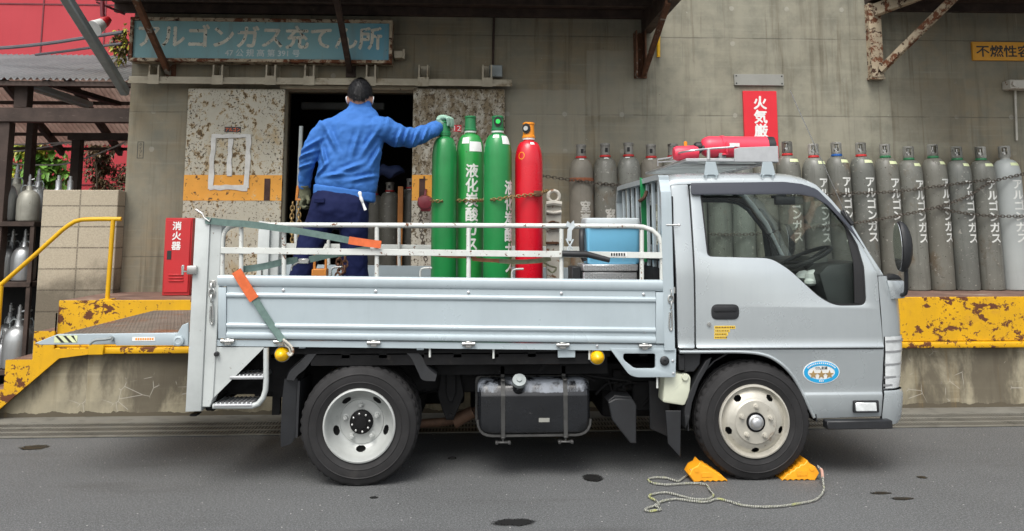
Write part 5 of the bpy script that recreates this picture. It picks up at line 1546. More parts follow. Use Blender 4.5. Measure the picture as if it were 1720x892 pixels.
for px, py in ((436, 488), (476, 488), (631, 488), (787, 488), (943, 488), (1081, 489.5), (433, 548), (473, 548), (629, 548), (786, 548), (944, 548.5), (1083, 549.5)):
    v = bp(px, py if py > 500 else 486.5, YT); yo = .001 if py < 500 else .001
    if px in (436, 433): continue
    m.lathe([(.0095, YT + .003), (.0095, YT - .0035), (.006, YT - .006), (.001, YT - .0065)], (v.x, 0, v.z + (0 if py < 500 else .0) ), 'Y', 10)
obj('gate_bolt', m, 'alu', gate)
# sill below the gate
both('bed_sill', lambda: bedloft([(571, .04), (571, .006), (581.5, .006), (581.5, .04)], 361, 1131), 'bedpaint')
m = MB(); a, b = P(345, 575, YT + .045), P(1131, 585, YT + .045)
m.box((a.x, YT + .045, b.z - .02), (b.x, YF - .045, b.z + .03)); obj('bed_floor', m, 'chassis', T, 0)
def hinge(px):
    v = bp(px, 572.5, YT); m = MB()
    m.lathe([(.010, v.x - .042), (.013, v.x - .040), (.013, v.x - .022), (.009, v.x - .021), (.009, v.x + .021), (.013, v.x + .022), (.013, v.x + .040), (.010, v.x + .042)], (0, YT - .014, v.z), 'X', 10)
    m.box((v.x - .02, YT - .012, v.z - .025), (v.x + .02, YT + .004, v.z + .016), .003); return m
for px in (383, 472, 628, 787, 945, 1083): obj('hinge', hinge(px), 'chrome', T)
# rails
def rails():
    ms = [MB(), MB(), MB()]
    q = [(373, 462), (373, 410), (374, 398), (378, 388), (386, 381), (398, 377.5), (480, 376.5), (720, 374.5), (1060, 372), (1080, 373), (1095, 378), (1106, 388), (1111, 402), (1112, 462)]
    ms[0].tube([bp(x, y, YT + .012) for x, y in q], .0155, 12)
    a, b = bp(371, 420.5, YT), bp(1114, 420.5, YT)
    ms[1].bar((a.x, YT - .006, a.z), (b.x, YT - .006, b.z), .008, .040, .002)
    for px in (405, 477, 633, 787, 943, 1078):
        t_, b_ = bp(px, 378, YT + .014), bp(px, 462, YT + .014); ms[2].tube([b_, t_], .0145, 10)
    return ms
rr = rails(); obj('top_rail', rr[0], 'rail', T); obj('middle_rail', rr[1], 'rail', T); split_obj('rail_post', rr[2], 'rail', T)
rr = [mir(q) for q in rails()]; obj('top_rail', rr[0], 'rail', T); obj('middle_rail', rr[1], 'rail', T); split_obj('rail_post', rr[2], 'rail', T)
# rope hooks on the bed edge
def hook(px):
    m = MB(); Yq = YT + .10; q = [(px, 464), (px, 452), (px + 2, 448), (px + 7, 446.5), (px + 18, 446)]
    m.tube([bp(x, y, Yq) for x, y in q], .007, 8); m.sphere(bp(px + 18, 446, Yq), .008, 8); return m
for px in (440, 556, 706, 860): obj('rope_hook', hook(px), 'rail' if px in (860, 706) else 'chrome', T)
# rear lift columns
def column():
    m = MB()
    m.prism(pp([(328, 366), (352.5, 371), (337.5, 691), (311, 692)], YT - .02), YT - .02, YT + .13, .006, 2)
    return m
cl = both('lift_column', column, 'bedworn')
def column2():
    m = MB(); m.prism(pp([(353.5, 371), (373, 371), (363, 582), (358, 668), (352, 684), (338.8, 684)], YT - .008), YT - .006, YT + .09, .004); return m
both('column_plate', column2, 'bedworn')
both('column_foot', lambda: MB().box(tuple(P(317, 700, YT + .0)), tuple(P(340, 690, YT + .1)), .008), 'chassis')
both('gusset_plate', lambda: MB().prism(pp([(362, 583), (444, 583.5), (359, 668)], YT + .004), YT + .004, YT + .012), 'bedworn')
m = MB(); q = [P(x, y, YT + .02) for x, y in ((447, 584), (447, 640), (446, 655), (442, 668), (434, 678), (424, 682), (358, 682))]
m.tube(q, .0175, 10); so = obj('side_step', m, 'bedworn', T)
for a, b, y0 in (((385, 640), (443, 630), 635), ((358, 685), (424, 678), 682)):
    m = MB(); A, B = P(a[0], y0 + 3, YT), P(b[0], y0 - 4, YT); m.box((A.x, YT + .0, A.z), (B.x, YT + .22, B.z), .008, 2)
    for k in range(9): x = A.x + (B.x - A.x) * (k + .5) / 9; m.box((x - .006, YT + .01, B.z - .001), (x + .006, YT + .21, B.z + .006), .002)
    obj('tread', m, 'alu', so)
for px, py in ((365, 594), (1116, 606)):
    c = P(px, py, YT); m = MB(); m.lathe([(.030, YT + .0), (.030, YT - .010), (.022, YT - .016), (.008, YT - .017), (.006, YT - .012), (.001, YT - .012)], (c.x, 0, c.z), 'Y', 18) if px > 900 else m.lathe([(.014, YT), (.014, YT - .03), (.010, YT - .034)], (c.x, 0, c.z), 'Y', 12); obj('rubber_stop', m, 'black', T)
# tail lift platform
Yp0, Yp1 = YT + .04, YF - .04
pz = PZ(200, 562, Yp0)
tp = MB(); xa, xb, xt = PX(96, 562, Yp0), PX(318, 560, Yp0), PX(59, 575, Yp0)
zb_ = PZ(200, 578, Yp0)
tp.prism([(xt, PZ(60, 576, Yp0)), (xa, pz), (xb, pz + .005), (xb, zb_), (xt + .03, zb_)], Yp0 + .02, Yp1 - .02); po = obj('lift_platform', tp, 'platform', T, 0)
m = MB()
for i in range(64):
    x = xa + .02 + (xb - xa - .05) * i / 63
    for j in range(44):
        y = Yp0 + .05 + (Yp1 - Yp0 - .1) * j / 43; z = pz + .005 * (x - xa) / (xb - xa)
        s = .011; a = (i + j) % 2
        d = (s, s * .35) if a else (s * .35, s)
        m.box((x - d[0], y - d[1], z + .0005), (x + d[0], y + d[1], z + .0035))
obj('tread_pattern', m, 'platform', po, 0)
m = MB(); m.prism([(xt - .003, PZ(60, 576.5, Yp0)), (xa, pz + .004), (xb, pz + .009), (xb, zb_ - .002), (xt + .03, zb_ - .002)], Yp0, Yp0 + .0195, .003); sb_ = obj('side_beam', m, 'bedpaint', po)
m = MB(); m.prism(pp([(189, 562), (317, 560), (317, 580), (196, 580)], Yp0), Yp0 - .012, Yp0 - .0005, .004, 2); obj('side_plate', m, 'bedpaint', po)
a, b = P(91, 575.5, Yp0), P(130.5, 563.5, Yp0)
hz_ = obj('hazard_sticker', MB().box((a.x, Yp0 - .0025, a.z), (b.x, Yp0 - .0006, b.z)), 'limesticker', po, 0)
m = MB(); w_ = b.x - a.x
for k in range(3):
    x = a.x + .004 + w_ * (k * .34); m.prism([(x, b.z - .001), (x + .018, b.z - .001), (min(x + .060, b.x - .001), a.z + .001), (min(x + .040, b.x - .002), a.z + .001)], Yp0 - .0035, Yp0 - .0027)
obj('stripe', m, 'blackink', hz_, 0)
a, b = P(222, 573, Yp0 - .012), P(261, 566, Yp0 - .012); ls = obj('label', MB().box((a.x, Yp0 - .0145, a.z), (b.x, Yp0 - .0125, b.z)), 'white', po, 0)
m = MB(); x = a.x + .02
while x < b.x - .02: m.box((x, Yp0 - .0155, a.z + .006), (x + .010, Yp0 - .0147, b.z - .006)); x += .0145
obj('print', m, 'orange', ls, 0)
m = MB(); m.tube(spl([P(x, y, Yp0 - .03) for x, y in ((188, 568), (176, 570), (162, 571), (154, 575), (151, 579))], 4), [.009] * 17, 8); m.lathe([(.014, Yp0 - .035), (.014, Yp0)], (P(190, 568, Yp0).x, 0, P(190, 568, Yp0).z), 'Y', 10); obj('handle', m, 'steelgrey', po)
m = MB(); m.prism(pp([(294, 580), (296, 566), (309, 545), (319, 541), (319, 580)], Yp0), Yp0 - .032, Yp0 - .014, .004); c = P(304, 571, 0 + Yp0); m.lathe([(.032, Yp0 - .034), (.032, Yp0 - .05), (.02, Yp0 - .054), (.018, Yp0 - .05), (.001, Yp0 - .05)], (c.x, 0, c.z), 'Y', 16); obj('hinge_bracket', m, 'bedpaint', po)
# catch on the column
m = MB(); m.box(tuple(P(313, 461, YT - .05)), tuple(P(332, 446, YT - .022)), .005, 2); m.box(tuple(P(304, 462, YT - .04)), tuple(P(310, 445, YT - .03)), .003); m.tube([P(306, 447, YT - .035), P(306, 456, YT - .035), P(313, 456, YT - .035)], .006, 6); obj('column_catch', m, 'chrome', T)
# gate latches with chains
def latch(px, py0, py1, wd):
    m = MB(); Yq = YT - .018
    m.chain([P(px - 1, py0, Yq), P(px - 1.5, py0 + (py1 - py0) * .55, Yq)], .05, .006, .032)
    m.tube(spl([P(px, py0 + (py1 - py0) * .5, Yq), P(px + 1, py1 - 8, Yq), P(px - 1, py1, Yq), P(px - 4, py1 - 8, Yq), P(px - 3, py0 + (py1 - py0) * .55, Yq)], 4), .006, 8); m.box(tuple(P(px - 6, py0 + 5, YT - .012)), tuple(P(px + 6, py0 - 6, YT - .007)), .002); return m
obj('gate_latch', latch(357, 477, 545, 8), 'chrome', T); obj('gate_latch', latch(1128, 488, 555, 8), 'chrome', T)
# headboard guard frame behind the cab
gx = PX(1121, 450, YT)
m = MB(); zt_ = PZ(1112, 297, YT + .05); zb2 = PZ(1121, 588, YT)
path = [(YT + .005, zb2), (YT + .005, zt_ - .22), (YT + .02, zt_ - .10), (YT + .06, zt_ - .03), (YT + .14, zt_), (YM, zt_), (YF - .14, zt_), (YF - .06, zt_ - .03), (YF - .02, zt_ - .10), (YF - .005, zt_ - .22), (YF - .005, zb2)]
pts = spl([(0, a, b) for a, b in path], 4)
rs = []
for i, p in enumerate(pts):
    t = (pts[min(i + 1, len(pts) - 1)] - pts[max(i - 1, 0)]).normalized(); n_ = Vector((0, -t.z, t.y)) * .018
    hw = .034
    rs.append([Vector((gx - hw, 0, 0)) + Vector((0, p.y, p.z)) + n_, Vector((gx + hw, 0, 0)) + Vector((0, p.y, p.z)) + n_, Vector((gx + hw, 0, 0)) + Vector((0, p.y, p.z)) - n_, Vector((gx - hw, 0, 0)) + Vector((0, p.y, p.z)) - n_])
m.rings(rs); gfm = obj('guard_frame', m, 'bedpaint', T)
m = MB()
for k in range(1, 9):
    y = YT + (YF - YT) * k / 9; m.box((gx - .012, y - .018, zb2), (gx + .012, y + .018, zt_ - .02), .004)
split_obj('guard_bar', m, 'bedpaint', gfm)
m = MB(); m.box((gx - .02, YT + .05, zb2), (gx + .005, YF - .05, PZ(1100, 452, YT))); m.box((gx - .022, YT + .05, PZ(1100, 440, YT)), (gx - .002, YF - .05, PZ(1100, 428, YT))); split_obj('guard_board', m, 'chassis', gfm, 0)
m = MB(); m.tube([P(1119, 378, YT - .012), P(1141, 378, YT - .012)], .006, 8); m.sphere(P(1141, 378, YT - .012), .010, 8); obj('latch_rod', m, 'chrome', gfm)
m = MB(); m.tube(spl([P(1126, 330, YT + .06), P(1129, 420, YT + .05), P(1131, 520, YT + .06), P(1134, 585, YT + .08)], 6), .018, 8); obj('breather_hose', m, 'black', T)
# corner bracket with its window below the front end of the bed
m = plate([pp(rnd([(1024, 585), (1136, 586), (1135, 634), (1068, 634), (1056, 629)], [0, 0, 3, 6, 6], 3), YT), pp(rnd([(1047, 594), (1101, 594), (1101, 619), (1066, 619), (1047, 604)], 4, 3), YT)], YT + .002, .02, .003)
obj('corner_bracket', m, 'bedpaint', T)
m = MB()
for px, py in ((1130, 586), (1130, 606), (1131, 627), (1004 - 1, 581)): c = P(px, py, YT); m.lathe([(.008, YT + .002), (.008, YT - .004), (.004, YT - .006)], (c.x, 0, c.z), 'Y', 8)
obj('bracket_bolt', m, 'alu', T)
# lamps, tabs
for px, py in ((474, 595), (1003, 600)):
    c = P(px, py, YT + .03); m = MB(); m.lathe([(.046, YT + .08), (.046, YT + .03), (.043, YT + .012), (.034, YT - .004), (.020, YT - .014), (.012, YT - .024), (.001, YT - .026)], (c.x, 0, c.z), 'Y', 24)
    lo = obj('side_lamp', m, 'amber', T, 50); m = MB(); m.lathe([(.05, YT + .045), (.05, YT + .036), (.047, YT + .034)], (c.x, 0, c.z), 'Y', 24); m.box((c.x - .075 if px < 600 else c.x - .045, YT + .05, c.z - .03), (c.x + .02, YT + .06, c.z + .06)); obj('lamp_base', m, 'steelgrey', lo)
m = MB()
for px, y0, y1 in ((722, 583, 600), (829, 583, 602), (990, 587, 604), (1104, 634, 652)): m.tube([bp(px, y0 - L2(px), YT + .03), bp(px, y1 - L2(px), YT + .03)], .007, 6)
split_obj('rope_peg', m, 'rail', T)
m = MB(); m.box(tuple(P(937, 601, YT + .02)), tuple(P(966, 587, YT + .03)), .003); m.box(tuple(P(502, 585, YT + .02)), tuple(P(514, 582, YT + .05))); m.box(tuple(P(700, 588, YT + .02)), tuple(P(712, 583, YT + .05))); split_obj('sill_tab', m, 'bedpaint', T)
# ---------------------------------------------------------------- under the bed
m = MB()
for y in (YT + .40, YF - .46): m.box((PX(350, 620, YT + .4), y, PZ(700, 660, YT + .4)), (PX(1490, 620, YT + .4), y + .06, PZ(700, 612, YT + .4)), .01)
for px in (430, 700, 960, 1110): x = PX(px, 640, YM); m.box((x, YT + .46, .60), (x + .07, YF - .46, .72))
split_obj('chassis_rail', m, 'chassis', T)
m = MB()
for px in range(390, 1130, 62): x = PX(px, 600, YT + .1); m.box((x, YT + .05, PZ(700, 601, YT + .05)), (x + .05, YF - .05, PZ(700, 588, YT + .05)))
m.box((PX(520, 600, YT), YT + .05, PZ(700, 607, YT + .2)), (PX(1000, 600, YT), YT + .2, PZ(700, 590, YT + .2)))
m.box((PX(730, 600, YT + .2), YT + .2, PZ(700, 630, YT + .2)), (PX(1020, 600, YT + .2), YT + .24, PZ(700, 600, YT + .2)))
split_obj('crossmember', m, 'chassis', T, 0)
xr, xf_ = PX(603, 716, Yw), PX(1268, 716, Yw)
m = MB(); m.lathe([(.055, YT + .3), (.055, YM - .2), (.14, YM - .1), (.16, YM), (.14, YM + .1), (.055, YM + .2), (.055, YF - .3)], (xr, 0, WR), 'Y', 16); m.lathe([(.045, YT + .1), (.045, YF - .1)], (xf_, 0, WR - .02), 'Y', 12); obj('axle', m, 'chassis', T)
for x in (xr, xf_):
    for s in (0, 1):
        y = YT + .42 if s == 0 else YF - .48; m = MB()
        for k in range(4): q = .62 - k * .11; m.tube(spl([(x - q, y, WR + .13 - k * .013 + .05), (x, y, WR + .06 - k * .013), (x + q, y, WR + .13 - k * .013 + .05)], 6), .012, 4, flat=(.5, 2.4))
        obj('leaf_spring', m, 'chassis', T)
m = MB(); a = P(757, 640, YT + .36)
m.prism(pp([(741, 625), (773, 625), (780, 662), (768, 690), (762, 704), (750, 704), (744, 690), (735, 662)], YT + .36), YT + .33, YT + .40, .006); m.prism(pp([(749, 622), (766, 622), (766, 660), (760, 676), (754, 676), (749, 660)], YT + .30), YT + .31, YT + .329, .005)
c = P(757, 698, YT + .32); m.lathe([(.014, YT + .33), (.014, YT + .31)], (c.x, 0, c.z), 'Y', 8); obj('spring_hanger', m, 'chassis', T)
m = MB(); q = [P(x, y, YT + .55) for x, y in ((700, 712), (750, 708), (775, 700), (800, 690), (840, 684))]; m.tube(spl(q, 5), .030, 10); m.tube([P(762, 708, YT + .5), P(795, 692, YT + .5)], [.05, .042], 12); q = [P(x, y, YT + .8) for x, y in ((985, 690), (1040, 700), (1075, 690))]; split_obj('exhaust_pipe', m, 'exhaust', T)
# fuel tank
def rsq(x0, x1, z0, z1, r, n=5): return [tuple(v) for v in rnd([(x0, z0), (x1, z0), (x1, z1), (x0, z1)], r, n)]
Yt = YT + .10
A, B = P(802, 733, Yt), P(992, 640, Yt)
m = MB(); rs = []
for yy, ins in ((0, .045), (.006, .022), (.025, .006), (.05, 0), (.40, 0), (.425, .006), (.445, .022), (.45, .045)):
    rs.append([(x, Yt + yy, z) for x, z in rsq(A.x + ins, B.x - ins, A.z + ins, B.z - ins, [.09, .09, .045, .045])])
m.rings(rs)
zsh = B.z - .09
MT['tank'] = mat('dusty_sky_sheen_tank_black', (.012, .013, .015), .22, 0, .2, 5, layers=[((.20, .22, .25), 7, .44, .12, (1, 1, .5), .6, ('z', B.z - .085, B.z - .065, .3)), ((.07, .07, .07), 6, .62, .15, (1, 1, 2.5), .6)], bump=.04, bs=40, rnd=False)  # pale shoulder layer: dust plus the sky's bright reflection put into the colour
m.cuts('Z', [zsh - .006, zsh, zsh + .006]); m.warp(lambda c: (c[0], c[1] + (max(0, c[2] - zsh) * .36 if c[1] < Yt + .2 else 0), c[2])); ft = obj('fuel_tank', m, 'tank', T, 30)
m = MB()
rs = [[(x, Yt + .19, z) for x, z in rsq(A.x - .014, B.x + .014, A.z - .014, B.z + .006, [.1, .1, .03, .03])], [(x, Yt + .21, z) for x, z in rsq(A.x - .014, B.x + .014, A.z - .014, B.z + .006, [.1, .1, .03, .03])]]
m.rings(rs)
for yy in (-.004,):
    q = [(x, Yt + .02, z) for x, z in rsq(A.x + .0, B.x - .0, A.z + .0, B.z, [.1, .1, .03, .03])]
    m.tube([Vector(p) + Vector((0, 0, -.004)) for p in q[:12]], .009, 6)
obj('tank_seam', m, 'tankstrap', ft)
m = MB()
for px in (845, 950):
    m = MB()
    x = PX(px, 690, Yt); m.box((x - .014, Yt - .006, A.z - .006), (x + .014, Yt - .0005, zsh), .003); m.bar((x, Yt - .004, zsh), (x, Yt + .030, B.z + .008), .028, .006); m.box((x - .014, Yt - .006, B.z + .002), (x + .014, Yt + .44, B.z + .014), .003); m.box((x - .014, Yt - .006, A.z - .016), (x + .014, Yt + .44, A.z - .004), .003); m.tube([(x, Yt + .01, A.z + .0), (x, Yt + .01, A.z - .04)], .007, 6); m.box((x - .045, Yt - .01, A.z - .045), (x + .045, Yt + .02, A.z - .034), .003); m.box((x - .05, Yt - .012, A.z - .052), (x - .03, Yt + .03, A.z - .032), .004); m.box((x + .03, Yt - .012, A.z - .052), (x + .05, Yt + .03, A.z - .032), .004); m.box((x - .012, Yt + .1, B.z), (x + .012, Yt + .13, B.z + .08)); obj('tank_strap', m, 'tankstrap', ft)
c = P(872, 645, Yt - .02); m = MB(); m.tube([c + Vector((.0, .06, -.045)), c + Vector((0, .0, .012))], .043, 18); obj('filler_neck', m, 'tank', ft)
m = MB(); d = Vector((0, -.75, .66)).normalized(); m.tube([c + Vector((0, .0, .012)), c + Vector((0, .0, .012)) + d * .028], [.046, .044], 20); m.tube([c + Vector((0, 0, .012)) + d * .028, c + Vector((0, 0, .012)) + d * .038], [.020, .018], 6); obj('filler_cap', m, 'steelgrey', ft)
m = MB(); a, b = P(905, 709, Yt), P(923, 702, Yt); m.box((a.x, Yt - .003, a.z), (b.x, Yt - .0005, b.z)); obj('label', m, 'blanksign', ft, 0)
m = MB(); q = [P(x, y, YT + .24) for x, y in ((860, 625), (885, 622), (910, 626), (950, 622), (975, 630), (1000, 640))]; m.tube(spl(q, 5), .009, 6); q = [P(x, y, YT + .26) for x, y in ((900, 632), (925, 640), (960, 628), (1010, 634), (1060, 640))]; m.tube(spl(q, 5), .008, 6); m.bar(P(905, 624, YT + .2), P(921, 606, YT + .2), .012, .02); split_obj('hose', m, 'chassis', T)
m = MB(); a, b = P(915, 612, YT + .18), P(941, 592, YT + .18); m.box((a.x, YT + .18, a.z), (b.x, YT + .25, b.z), .004); obj('junction_box', m, 'exhaust', T)
m = MB()
m.box((PX(1010, 700, YT + .5), YT + .5, .30), (PX(1120, 700, YT + .5), YF - .5, .60), .03, 2); m.box((PX(1060, 640, YT + .42), YT + .38, PZ(1060, 690, YT + .4)), (PX(1100, 640, YT + .42), YT + .5, PZ(1060, 640, YT + .4)), .01)
for i in range(7): a = P(random.uniform(1000, 1110), random.uniform(640, 690), YT + .34); b = a + Vector((random.uniform(-.15, .15), random.uniform(0, .1), random.uniform(-.1, .1))); m.tube(spl([a, a.lerp(b, .5) + Vector((0, 0, .03)), b], 4), .010, 6)
m.box((PX(1030, 640, YT + .36), YT + .36, PZ(1060, 690, YT + .36)), (PX(1052, 640, YT + .36), YT + .40, PZ(1060, 622, YT + .36)))
for py in (626, 652): c = P(1049, py, YT + .34); m.lathe([(.018, YT + .36), (.018, YT + .345), (.008, YT + .34)], (c.x, 0, c.z), 'Y', 10)
obj('gearbox', m, 'chassis', T)
m = MB(); m.box((PX(790, 700, YF - .3), YF - .42, .20), (PX(900, 700, YF - .3), YF - .10, .62), .03, 2); obj('shade_box_mid', m, 'chassis', T)  # added, no known part: dark box that keeps the underside looking shaded
m = MB(); m.lathe([(.10, PX(905, 700, YF - .3)), (.13, PX(908, 700, YF - .3)), (.13, PX(1010, 700, YF - .3)), (.10, PX(1013, 700, YF - .3))], (0, YF - .28, .36), 'X', 20); obj('shade_drum', m, 'chassis', T)  # added dark drum, blocks the view to the lit gutter strip beyond
m = MB(); m.box((PX(690, 700, YF - .3), YF - .40, .24), (PX(780, 700, YF - .3), YF - .12, .60), .03, 2); obj('shade_box_rear', m, 'chassis', T)  # added dark box, carries the same shade on towards the rear axle
m = MB(); m.box((PX(1020, 700, YF - .3), YF - .40, .22), (PX(1110, 700, YF - .3), YF - .10, .66), .03, 2); obj('shade_box_front', m, 'chassis', T)  # added dark box, closes the shaded stretch at the cab end
m = MB(); m.box((PX(430, 640, YF - .3), YF - .34, .30), (PX(500, 640, YF - .3), YF - .30, .80), .01); obj('far_guard_plate', m, 'chassis', T)
m = MB(); m.prism(pp([(1022, 676), (1034, 670), (1062, 670), (1069, 680), (1069, 745), (1059, 745), (1028, 705)], YT + .12), YT + .12, YT + .15, .006); m.prism(pp([(1022, 676), (1034, 666), (1062, 668), (1066, 676)], YT + .12), YT + .151, YT + .30, .004); obj('mud_plate', m, 'black', T)
# front inner arch, flap, reservoir
m = MB(); rs = []
for k in range(13):
    an = R(-8 + 190 * k / 12); r0 = .43; rs.append([(xf_ - r0 * math.cos(an) * 1.0, YT + yy, WR + r0 * math.sin(an) * 1.06) for yy in (.075, .12, .34)])
m.rings(rs, False, False); bmesh.ops.solidify(m.bm, geom=m.bm.faces[:], thickness=.008); obj('wheel_liner', m, 'black', T)
obj('wheel_liner', mir(MB().mesh(bpy.data.objects['wheel_liner'].data).move(Matrix.Translation(OFF['truck']))), 'black', T)
m = MB(); m.prism(pp([(1118, 690), (1144, 690), (1143, 768), (1122, 745)], YT + .06), YT + .06, YT + .075, .003); m.prism(pp([(1090, 640), (1125, 640), (1125, 735), (1092, 720)], YT + .3), YT + .3, YT + .32, .003); split_obj('front_mudflap', m, 'black', T)
m = MB(); m.prism(pp([(1144, 590), (1178, 591), (1176, 612), (1166, 625), (1150, 625)], YT + .07), YT + .07, YT + .15, .006); m.box(tuple(P(1140, 622, YT + .05)), tuple(P(1147, 594, YT + .09)), .004); obj('cab_mount', m, 'black', T)
m = MB(); m.prism(pp(rnd([(1116, 628), (1156, 628), (1161, 634), (1159, 662), (1150, 682), (1113, 676)], 4, 3), YT + .06), YT + .06, YT + .20, .012, 2); ro = obj('reservoir', m, 'reservoir', T)
c = P(1151, 634, YT + .05); obj('cap', MB().lathe([(.022, YT + .07), (.022, YT + .048), (.018, YT + .044), (.001, YT + .044)], (c.x, 0, c.z), 'Y', 14), 'reservoir', ro)
m = MB(); m.prism(pp([(1152, 720), (1150, 690), (1158, 660), (1172, 630), (1186, 606), (1196, 600), (1190, 616), (1174, 644), (1163, 676), (1158, 706)], YT + .05), YT + .05, YT + .16, .004); obj('arch_bracket', m, 'black', T)
# rear fenders and flap
def fender(pts, inner):
    m = MB(); rs = []
    o = spl([P(x, y, YT + .05) for x, y in pts], 4); i_ = spl([P(x, y, YT + .05) for x, y in inner], 4)
    for a, b in zip(o, i_):
        rs.append([(a.x, YT + .40, a.z), (a.x, YT + .075, a.z), (a.x + (b.x - a.x) * .15, YT + .05, a.z + (b.z - a.z) * .15), (b.x, YT + .045, b.z), (b.x, YT + .06, b.z), (a.x + (b.x - a.x) * .3, YT + .40, a.z + (b.z - a.z) * .3)])
    m.rings(rs); return m
both('rear_fender', lambda: fender([(479, 638), (485, 622), (503, 605), (522, 586), (530, 582)], [(494, 639), (500, 630), (514, 618), (532, 594), (544, 584)]), 'black')
both('rear_fender', lambda: fender([(671, 583), (686, 583), (708, 592), (718, 612), (734, 628)], [(678, 590), (690, 600), (702, 624), (710, 638), (731, 640)]), 'black')
m = MB(); rs = []
for px, py, wd in ((478, 636, 22), (474, 670, 24), (472, 710, 25), (471, 735, 24), (472, 751, 18)):
    a, b = P(px, py, YT + .07), P(px + wd, py - (6 if py > 740 else 0), YT + .10); rs.append([a, b, b + Vector((0, .02, 0)), a + Vector((0, .02, 0)), ])
m.rings(rs); m2 = MB()
rs = []
for px, py, wd in ((500, 640, 6), (498, 680, 6), (496, 735, 6)):
    a = P(px, py, YT + .09); rs.append([a, a + Vector((.015, 0, 0)), a + Vector((.04, .28, 0)), a + Vector((.02, .28, 0))])
m.rings(rs); obj('rear_mudflap', m, 'black', T)
m = MB(); m.prism(pp([(372, 672), (443, 588), (520, 588), (505, 660), (470, 668), (430, 640)], YT + .22), YT + .22, YT + .26); m.box((PX(352, 640, YT + .3), YT + .28, PZ(400, 640, YT + .3)), (PX(500, 640, YT + .3), YT + .36, PZ(400, 600, YT + .3))); m.box((PX(340, 690, YT), YT + .05, PZ(345, 688, YT + .1)), (PX(357, 690, YT), YF - .05, PZ(345, 672, YT + .1)), .01); m.box((PX(459, 690, YT + .3), YT + .26, PZ(466, 695, YT + .3)), (PX(472, 690, YT + .3), YT + .30, PZ(466, 660, YT + .3))); obj('lift_arm', m, 'chassis', T)

# ---------------------------------------------------------------- roof rack
Yk0, Yk1 = YT + .10, YF - .28
xa, xb = PX(1152, 267, Yk0), PX(1306, 272, Yk0); zk = PZ(1200, 269, Yk0)
rk = MB()
for y in (Yk0, Yk1 - .02): rk.box((xa, y, zk - .008), (xb, y + .02, zk + .012), .003)
for x in (xa, xb - .03): rk.box((x, Yk0 + .021, zk - .006), (x + .03, Yk1 - .021, zk + .010), .003)
ro = obj('roof_rack', rk, 'alu', T)
m = MB()
for k in range(9):
    y = Yk0 + .06 + (Yk1 - Yk0 - .16) * k / 8; m.box((xa + .031, y, zk - .006), (xb - .031, y + .055, zk + .006))
split_obj('slat', m, 'steelgrey', ro, 0)
m = MB()
for px in (1194, 1289):
    for near in (1, 0):
        q = MB(); q.prism(pp([(px - 9, 272), (px + 7, 272), (px + 13, 294), (px - 12, 294)], Yk0), Yk0 - .012, Yk0 - .002, .002); q.box((PX(px - 12, 294, Yk0), Yk0 - .0015, PZ(px, 299, Yk0)), (PX(px + 12, 294, Yk0), Yk0 + .02, PZ(px, 294, Yk0)), .002)
        for dx in (-8, 9): c = P(px + dx, 295, Yk0 - .02); q.tube([c + Vector((-.012, 0, .008)), c, c + Vector((.012, 0, .008))], .004, 6); q.tube([c, c + Vector((0, .0, -.02))], .004, 6)
        obj('rack_foot', q if near else mir(q), 'bedpaint', ro)
m = MB(); a, b = P(1233, 272, Yk0), P(1306, 246, Yk0); m.prism([(a.x, a.z), (b.x, a.z), (b.x, b.z + .002), (a.x + .03, b.z - .01), (a.x, b.z - .02)], Yk0 - .012, Yk0 - .001, .003); m.box((b.x - .006, Yk0, a.z), (b.x + .004, Yk1, b.z)); obj('side_panel', m, 'alu', ro)
m = MB(); m.tube(spl([P(1127, 268, Yk0 + .5), P(1134, 259, Yk0 + .25), P(1155, 254, Yk0), P(1190, 250, Yk0), P(1233, 247, Yk0)], 5), .007, 8); m.tube([P(1190, 250, Yk0), P(1190, 268, Yk0)], .012, 8); obj('guard_rail', m, 'alu', ro)
# ---------------------------------------------------------------- loads on the roof rack
Yq = YT + .34
rt = thing('red_tank', 'long sun faded red tank with black end cap lying on the roof rack', 'tank', (PX(1235, 262, Yq), Yq, zk + .013))
A, B = P(1180, 250, Yq), P(1286, 247, Yq); rr_ = .076
def along(prof, A, B, seg=24):
    d = (B - A).normalized(); m = MB(); pts = [A + d * h for r, h in prof]
    m.tube(pts, [r for r, h in prof], seg); return m
Lg = (B - A).length
A.z = B.z = PZ(1235, 247, Yq)
obj('body', along([(.03, -.01), (.055, .0), (.068, .02), (rr_, .045), (rr_, .125), (rr_ + .005, .127), (rr_ + .005, .150), (rr_, .152), (rr_, Lg)], A, B), 'pink', rt, 50)
obj('end_cap', along([(rr_ - .001, Lg + .0005), (rr_ - .001, Lg + .05), (.06, Lg + .058), (.01, Lg + .06)], A, B), 'black', rt, 50)
m = along([(.02, -.060), (.028, -.055), (.034, -.045), (.034, -.012), (.030, -.0105)], A, B); m.add(along([(.012, -.085), (.014, -.061)], A, B)); obj('neck', m, 'black', rt, 50)
m = MB(); m.box((A.x + .10, Yq - .06, zk + .013), (A.x + .15, Yq + .06, A.z - rr_ * .6), .004); m.box((A.x + .36, Yq - .06, zk + .013), (A.x + .41, Yq + .06, A.z - rr_ * .6), .004); obj('cradle', m, 'steelgrey', rt)
m = MB(); m.box((A.x + .118, Yq - rr_ - .008, zk + .05), (A.x + .158, Yq + rr_, zk + .06), .003); m.box((A.x + .14, Yq - rr_ - .016, A.z - .05), (A.x + .152, Yq - rr_ - .008, A.z + .03), .002); obj('clamp', m, 'pink', rt)
m = MB(); m.box((A.x + .17, Yq - rr_ - .004, A.z - .005), (A.x + .24, Yq - rr_ + .002, A.z + .02)); obj('label', m, 'white', rt, 0)
Yq2 = YT + .30
rc = thing('red_can', 'small red can with orange cap at the rear of the roof rack', 'can', (PX(1152, 268, Yq2), Yq2, zk + .013))
